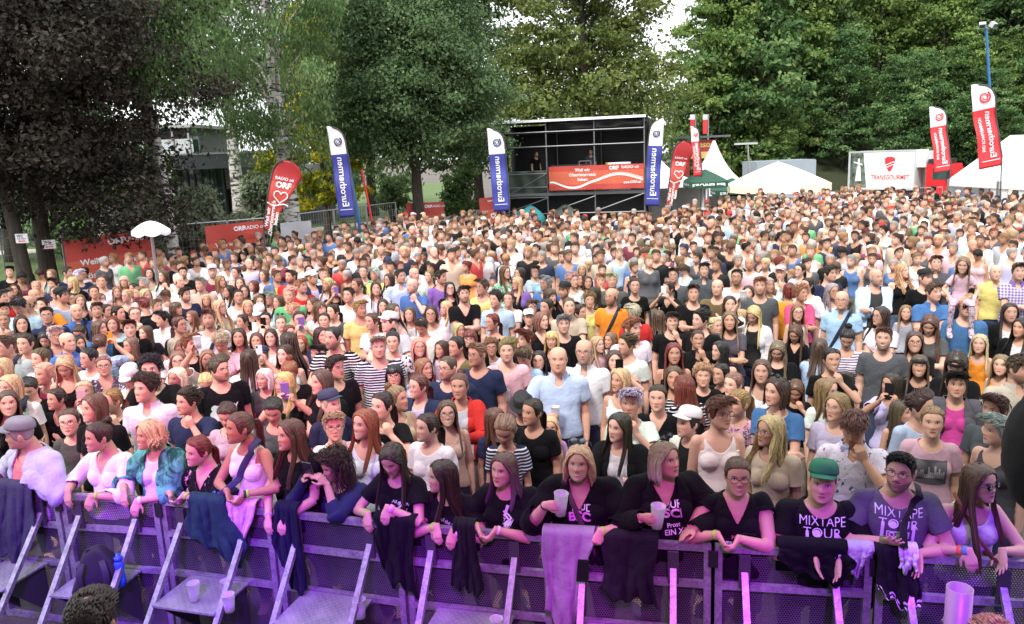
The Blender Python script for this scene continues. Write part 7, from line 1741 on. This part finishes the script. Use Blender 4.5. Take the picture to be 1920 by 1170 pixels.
f11=front(1086,868,'f',((1040,948,'cup',-.10),(1118,1018,'fist',-.10)),'heavy woman with short blond hair, black blazer and sunglasses on head holding beer',head=(-.05,.04,.03),hair=('bo','b'),length=.15,wave=.6,top=('v','bk',None),skin=2,seed=22,fat=.7,wide=1.18,jacket=((.006,.006,.007),None,.055,'three'),marks=('s',),vol=1.4)
def party_tee(f,lines):
    ys=.11
    for s,sz,c,bo in lines: decal(f['g'],f['b'],glyphs(s,sz,bo),.035,ys-.06,'print',c,surf=f['shirt'].data,parent=f['shirt']); ys-=sz*.78+.012
party_tee(f11,(('NUDE',.06,(.8,.8,.8),.02),('BSCH',.085,(.70,.30,.62),.035),('SCHUSS AUF',.036,(.8,.8,.8),.01),('IER >',.075,(.70,.30,.62),.03)))
wear('sunglasses',f11['b'],f11['m']@Matrix.Translation((0,.030,.105))@Matrix.Rotation(-.6,4,'X'),(.16,.2,.22)); strap(f11['g'],f11['b'],(.06,.03,.04),-1,.042); cup_in(f11,'l','plastic cup of beer held by the blond woman in black blazer',.33); band(f11,'l',.95,(.05,.03,.03),.012); band(f11,'r',.93,LIME)
f12=front(1246,862,'f',((1222,972,'cup',-.10),(1285,1000,'flat',-.02)),'woman with chin length blond grey hair in black blazer turned right with beer',head=(.85,.02,-.02),hair=('bo','l'),length=.14,top=('v','bk',None),skin=1,seed=24,fat=.45,wide=1.12,jacket=((.006,.006,.007),None,.06,'long'),tip=(.42,.36,.28))
party_tee(f12,(('NUR',.06,(.8,.8,.8),.02),('BSCH',.085,(.70,.40,.62),.035),('Prost',.04,(.8,.8,.8),.01),('EIN X',.05,(.75,.75,.75),.015)))
wear('sunglasses',f12['b'],f12['m']@Matrix.Translation((0,.035,.100))@Matrix.Rotation(-.6,4,'X'),(.02,.02,.03)); cup_in(f12,'l','plastic cup of beer held by the woman turned right',.22); band(f12,'l',.93,(.6,.7,.3))
f13=front(1383,893,'f',((1358,1024,'clasp'),(1374,1030,'clasp')),'smiling woman with glasses in black V neck top, hands folded over the barrier',head=(.03,.10,0),hair=('ti','n'),top=('v','bk',None),sleeve='cap',skin=0,seed=26,fat=.5,wide=1.14,marks=('s',))
wear('glasses',f13['b'],f13['m'],(.015,.015,.018)); 
for j,(s,c) in enumerate((('NOT',(.5,.16,.12)),("EVERYBODY'S",(.72,.68,.74)),('DARLING',(.72,.68,.74)))): decal(f13['g'],f13['b'],glyphs(s,.034,.02),.0,-.05-.042*j,'print',c,surf=f13['shirt'].data,parent=f13['shirt'])
band(f13,'l',.92,LIME)
def mixtape(f,cz=.0,k=1.):
    P=[]
    def T(vf,dx,dy,sx=1.,sy=1.): v,fc=vf; P.append((v*np.array([sx,sy])*k+np.array([dx,dy])*k,fc))
    T(glyphs('MIXTAPE',.075,-.006),0,.085,1,1.15); T(glyphs('TOUR',.082,-.006),.0,.01,1.1,1.1); T(disc2(-.035,.008,.024),0,0)
    for r in (rect2(-.105,-.14,-.085,.02),rect2(.085,-.14,.105,.02),rect2(-.105,-.145,.105,-.125,9),rect2(-.07,-.045,.07,-.037,8),rect2(-.07,-.088,.07,-.080,8),rect2(-.07,-.088,-.062,-.037,2),rect2(.062,-.088,.07,-.037,2),rect2(-.075,-.122,.075,-.105,8)): T(r,0,0)
    t=np.linspace(0,2*math.pi,20)
    for x in (-.038,.038): T(ribbon2(np.stack([x+.015*np.cos(t),-.0625+.015*np.sin(t)],1),.008),0,0)
    T(rect2(-.012,-.075,.012,-.05,2),0,0); decal(f['g'],f['b'],join2(*P),0,cz,'print',(.76,.74,.80),'cassette_print',surf=f['shirt'].data,parent=f['shirt'])
f14=front(1543,905,'m',((1533,1062,'open'),(1570,1070,'open')),'boy in green cap and black tee printed with MIXTAPE TOUR cassette',head=(-.22,.10,.03),hair=('bz','k'),top=('t','bk',None),skin=0,seed=28,fat=.65,wide=1.02)
wear('cap',f14['b'],f14['m'],(.012,.15,.065)); mixtape(f14,.035,.92); band(f14,'l',.9,(.02,.03,.08),.022,'watch'); band(f14,'r',.88,(.75,.12,.06),.016)
f15=front(1688,885,'m',((1672,1015,'up'),(1722,1062,'open')),'bearded man with glasses in grey tee printed with MIXTAPE TOUR cassette',head=(-.45,.02,.04),hair=('cr','k'),top=('t','gy',None),skin=4,seed=30,wide=1.05,marks=('c',),shc=(.10,.10,.125))
wear('glasses',f15['b'],f15['m'],(.02,.015,.015)); mixtape(f15,.03,.92); strap(f15['g'],f15['b'],(.008,.008,.012),1,.055); band(f15,'l',.93,(.12,.2,.04),.022,'watch')
f16=front(1836,905,'f',((1822,1058,'relax'),(1880,1058,'open')),'woman with long brown hair, black lettered sunglasses and white sleeveless top',off=.14,head=(.55,.10,-.05),hair=('lo','n'),top=('k','wh',None),skin=4,seed=32,length=.52,shc=(.62,.60,.62))
wear('sunglasses',f16['b'],f16['m'],(.010,.010,.011)); tx=MB()
for sx,s in ((-1,'LE'),(1,'O')): put(tx,glyphs(s,.017,.01),lambda x,y,sx=sx: V(sx*.0315+x,-.1105,.010+y))
t_=tx.build('lettering',M['white_print'],f16['b']); t_.matrix_local=f16['m']
decal(f16['g'],f16['b'],text_lines(['you are','my','sunshine'],.03,.042,0.,shear=.4),.01,-.06,'print',(.12,.09,.12),surf=f16['shirt'].data,parent=f16['shirt']); strap(f16['g'],f16['b'],(.16,.05,.03),-1,.022); band(f16,'l',.80,(.75,.08,.05),.016); band(f16,'l',.93,(.12,.2,.35),.03)
# ---------------------------------------------------------------- clothes hung over the rail
def drape(x0,x1,ytop,pts,col,label,name='jacket',mat='plain',seed=1,stripes=None,bulk=.05,back=.22):
    """cloth thrown over the top rail; pts gives the hanging edge as (photo x, photo y) from left to right"""
    r=random.Random(seed); n,m=34,30; P=[]; xs=[p[0] for p in pts]; ys=[p[1] for p in pts]; a,nn=bplane((x0+x1)/2,ytop,-.03); ph=[r.uniform(0,6) for _ in range(6)]
    for j in range(m):
        t=j/(m-1); row=[]
        for i in range(n):
            s=i/(n-1); xt=x0+(x1-x0)*s; xb=xs[0]+(xs[-1]-xs[0])*s; yb=np.interp(xb,xs,ys)+7*math.sin(s*9+ph[3])+5*math.sin(s*23+ph[0]); xt2=xt+(xb-xt)*min(1,t*1.15)
            q=min(1,t/.82); ytop_=np.interp(xt,[b[0] for b in BAR],[b[1] for b in BAR])-3
            sh=lambda q_: abs(math.sin(q_))**.6*2-1
            fold=bulk*.75*(sh(s*6.5+ph[0]+q*.9)*.55+sh(s*13+ph[1]-q*1.4)*.30+math.sin(s*31+ph[2]+q*3)*.12+math.sin(q*7+s*5+ph[4])*.22+math.sin(q*15-s*11+ph[5])*.16+math.sin(q*26+s*19)*.07)*(.18+q)
            xt2+=(x1-x0)*.07*math.sin(q*5+ph[3])*(.3+q)*(1 if s<.5 else -1)*abs(s-.5)*2
            if t<.82: p,_=bplane(xt2,ytop_+(yb-ytop_)*(1-q) if False else ytop_+(yb-ytop_)*q,-.045-bulk*.7-fold); row.append(p)
        if t<.82: P.append(row)
    top=[]
    for u in np.linspace(0,1,7)[1:]:
        ang=u*math.pi; top.append([p+BNRM*(.05*(1-math.cos(ang)))*1.0+V(0,0,.028*math.sin(ang)) for p in P[0]])
    bk=[[p+V(0,0,-back*u) for p in top[-1]] for u in (.33,.66,1)]
    full=bk[::-1]+top[::-1]+P; mb=MB(); mb.grid(full); o=mb.build(name,[M[mat]],None,True); md=o.modifiers.new('s','SOLIDIFY'); md.thickness=.012; md.offset=0; tinted(o,col); tag(o,label,'clothing')
    if stripes:
        for k in stripes: s=MB(); s.grid([[p-BNRM*.008 for p in P[min(len(P)-1,int(k*(len(P)-1)))]],[p-BNRM*.008 for p in P[min(len(P)-1,int(k*(len(P)-1))+1)]]]); s.build('white_stripe',M['white_print'],o,True)
    return o
drape(-12,62,0,[(-20,1045),(25,1058),(58,1020)],(.05,.05,.08),'dark jacket hanging over the barrier below the man in grey cap',seed=1)
drape(350,422,0,[(352,990),(395,1035),(450,1062),(462,1030)],(.018,.05,.065),'dark teal jacket hanging over the rail under the tattooed woman',seed=2)
drape(425,478,0,[(432,985),(448,1025),(462,1018)],(.66,.42,.50),'pale pink cloth hanging over the rail below the white sleeveless top',seed=3,name='cloth',bulk=.03)
drape(514,556,0,[(512,1010),(545,1105),(575,1118)],(.010,.012,.03),'black trousers hung over the rail beside the long haired woman in black tee',seed=4,name='trousers')
drape(700,776,0,[(706,1010),(738,1105),(778,1116)],(.007,.007,.009),'long black skirt hung over the rail beneath the white script tee',seed=5,name='skirt')
drape(848,890,0,[(850,1095),(880,1118),(905,1112)],(.012,.012,.014),'black cardigan hanging over the rail left of the clasped hands',seed=7,name='cardigan')
drape(1018,1112,0,[(1018,1150),(1050,1190),(1078,1185),(1108,1060)],(.30,.27,.32),'pale grey trousers hanging over the rail from the blond woman',seed=8,name='trousers')
drape(1126,1232,0,[(1130,1112),(1172,1130),(1230,1138)],(.016,.015,.02),'black dress hanging over the rail under the woman turned right',seed=9,name='dress')
drape(1455,1590,0,[(1472,1050),(1515,1088),(1575,1094),(1600,1066)],(.006,.006,.008),'black jacket folded over the rail in front of the boy in green cap',seed=10)
drape(1590,1640,0,[(1586,1070),(1600,1085),(1625,1050)],(.42,.40,.48),'light grey sleeve cloth over the rail between boy and bearded man',seed=11,name='cloth',bulk=.04)
drape(1640,1722,0,[(1652,1100),(1690,1150),(1722,1140)],(.012,.012,.014),'black varsity jacket with white striped cuff over the rail',seed=12,stripes=(.90,.96))
drape(1686,1722,0,[(1688,1068),(1722,1070)],(.60,.58,.64),'white towel over the rail beneath the bearded man',seed=13,name='towel',bulk=.075)
p_,_=bplane(1093,1070,-.16); phone(p_,rot(0,0,.1),(.008,.008,.009),'black phone hanging on a cord in front of grey trousers')
# ---------------------------------------------------------------- things in the pit
def platept(px,py,z=.602): return ongr(px,py,z)
cup(platept(366,1126),'empty plastic cup standing on the floor plate, clear of the struts',.12,h=.14); cup(platept(428,1122),'plastic cup on the floor plate, partly behind a strut',.0,h=.14); cup(platept(431,1146),'pinkish plastic cup on its plate in front of another cup',.1,h=.13); cup(platept(676,1158),'plastic cup on the floor plate behind a strut, under the navy hoodie',.0,h=.14); cup(platept(932,1196),'plastic cup at the bottom edge below the clasped hands',.0,h=.14)
def bottle():
    p=platept(229,1098); root=empty('water_bottle',p,label='blue drinking bottle standing beside the black rucksack',cat='bottle'); n=18; t=np.linspace(0,2*math.pi,n,endpoint=False); rg=lambda r,z:[V(math.cos(a)*r,math.sin(a)*r,z) for a in t]; mb=MB(); mb.grid([rg(.001,0),rg(.034,0),rg(.036,.06),rg(.030,.11),rg(.036,.16),rg(.034,.19),rg(.02,.21),rg(.001,.21)],wrap=True); b=mb.build('bottle_body',M['gloss'],root,True); b.color=(.03,.14,.55,1); mb=MB(); mb.grid([rg(.001,.205),rg(.030,.207),rg(.030,.235),rg(.016,.24),rg(.014,.265),rg(.001,.265)],wrap=True); c=mb.build('bottle_cap',M['gloss'],root,True); c.color=(.02,.10,.40,1)
bottle()
def bag(px,py,w,h,d,label,seed,rz=0,z=.602):
    p=platept(px,py,z); root=empty('rucksack',p,rz,label=label,cat='bag'); v,f=ellipsoid((0,0,h*.5),(w*.5,d*.5,h*.55),None,34,20); s=np.sign(v-V(0,0,h*.5)); q=v-V(0,0,h*.5); R=V(w*.5,d*.5,h*.55); q=s*R*np.abs(q/R)**.5; ph=seed; q=q*(1-.35*np.clip(q[:,2:3]/R[2],0,1)*np.array([1,1,0])); q[:,2]+=q[:,0]*.28; q+=np.stack([np.sin(q[:,2]*24+ph)*.022,np.sin(q[:,0]*20+ph*2)*.016+np.sin(q[:,2]*15)*.012,np.sin(q[:,0]*17+ph)*.02],1); v=q+V(0,0,h*.5); v[:,2]=np.maximum(v[:,2],.004); mb=MB(); mb.add(v,f); b=mb.build('bag_body',M['matte'],root,True); b.color=(.010,.010,.012,1); st=MB()
    for q in (-1,1): st.tube([V(q*w*.22,-d*.48,h*.9),V(q*w*.30,-d*.68,h*.6),V(q*w*.30,-d*.66,h*.3),V(q*w*.25,-d*.45,h*.08)],[(.022,.004)]*4,8)
    x=st.build('shoulder_straps',M['matte'],root,True); x.color=(.03,.03,.034,1); hd=MB(); hd.tube([V(-.05,0,h*1.02),V(-.04,0,h*1.12),V(.04,0,h*1.12),V(.05,0,h*1.02)],.008,8); y=hd.build('handle',M['matte'],root,True); y.color=(.02,.02,.022,1)
bag(185,1098,.30,.27,.20,'black rucksack slumped on the floor plate beside the blue bottle',1,.3)
def tube_prop():
    p,_=bplane(1800,1102,-.55); root=empty('plastic_tube',(p[0],p[1],0),label='tall pinkish translucent plastic tube standing before the barrier',cat='tube'); n=28; t=np.linspace(0,2*math.pi,n,endpoint=False); rg=lambda r,z:[V(math.cos(a)*r,math.sin(a)*r,z) for a in t]; z=p[2]; mb=MB(); mb.grid([rg(.001,.01),rg(.062,.005),rg(.066,z),rg(.060,z),rg(.056,.03)],wrap=True); b=mb.build('tube_wall',simple('pink_plastic',(.40,.28,.32),.35,.05,4,trans=.25),root,True); MB().tube([(0,0,0),(0,0,.012)],.075,24).build('base',M['tarp_black'],root)
tube_prop()
# two stewards in the pit, seen from behind, and the covered microphone at the stage edge
def steward(px,py,h,hair,label,seed,s=1.0,bald=.0):
    P=ongr(px,py,h); g=get_fig('m','dn','F',0.,0,.0062); yaw=math.pi+.1; b=link(bpy.data.objects.new('person',g['me'])); k=h/g['hc'][2]; c,sn=math.cos(yaw),math.sin(yaw); hx,hy=g['hc'][0]*k,g['hc'][1]*k; b.location=(P[0]-(c*hx-sn*hy),P[1]-(sn*hx+c*hy),0); b.rotation_euler=(0,0,yaw); b.scale=(k,k,k); b.color=(.36,.19,.12,1)
    b['brow']=[.02,.015,.012]; b['smile']=0.; b['lip']=0.; b['beard']=0.; b['ink']=0.; tag(b,label,'person'); dress(g,b,'t','bk',None,random.Random(seed),'m'); hair_obj(hair[0],HAIRC[hair[1]][1],b,hmat(g),seed,2.2)
steward(173,1174,1.86,('cr','d'),'man with very short dark hair seen from behind in the pit',3)
steward(1868,1222,1.66,('cr','s'),'person with sparse fair hair, top of head at the bottom edge',5)
def mic():
    c=np.array([0,0,CAMH])+ray(1970,848)*.85; root=empty('microphone',c,label='black rounded foam windshield at the right edge close by',cat='microphone'); v,f=ellipsoid((0,0,0),(.045,.045,.074),None,40,26); rr=np.random.RandomState(1); v=v*(1+.012*rr.randn(len(v),1)); mb=MB(); mb.add(v,f); o=mb.build('windshield',M['matte'],root,True); o.color=(.006,.006,.007,1); q=MB().tube([(0,0,-.055),(0,0,-.35)],.011,12).build('handle',M['darkmetal'],root)
mic()

def crew(x,y,lab,col,hair,yaw):
    W,Wd=TOWER; g=get_fig('m','dn','F',0.,0,.0125); p=W(x*Wd,y,1.80); b=link(bpy.data.objects.new('person',g['me'])); b.location=p; b.rotation_euler=(0,0,yaw); b.color=(*SKIN[1],1); b['brow']=[.03,.02,.015]; b['smile']=0.; b['lip']=0.; b['beard']=.2; b['ink']=0.; tag(b,lab,'person'); dress(g,b,'t',col,None,random.Random(7),'m'); hair_obj(hair,HAIRC['d'][1],b,hmat(g),3,.45)
crew(.24,1.2,'technician in black at the left of the scaffold tower deck','bk','sh',.5); crew(.62,1.5,'technician in grey behind the mixing desk on the scaffold tower','gy','cr',-.1)
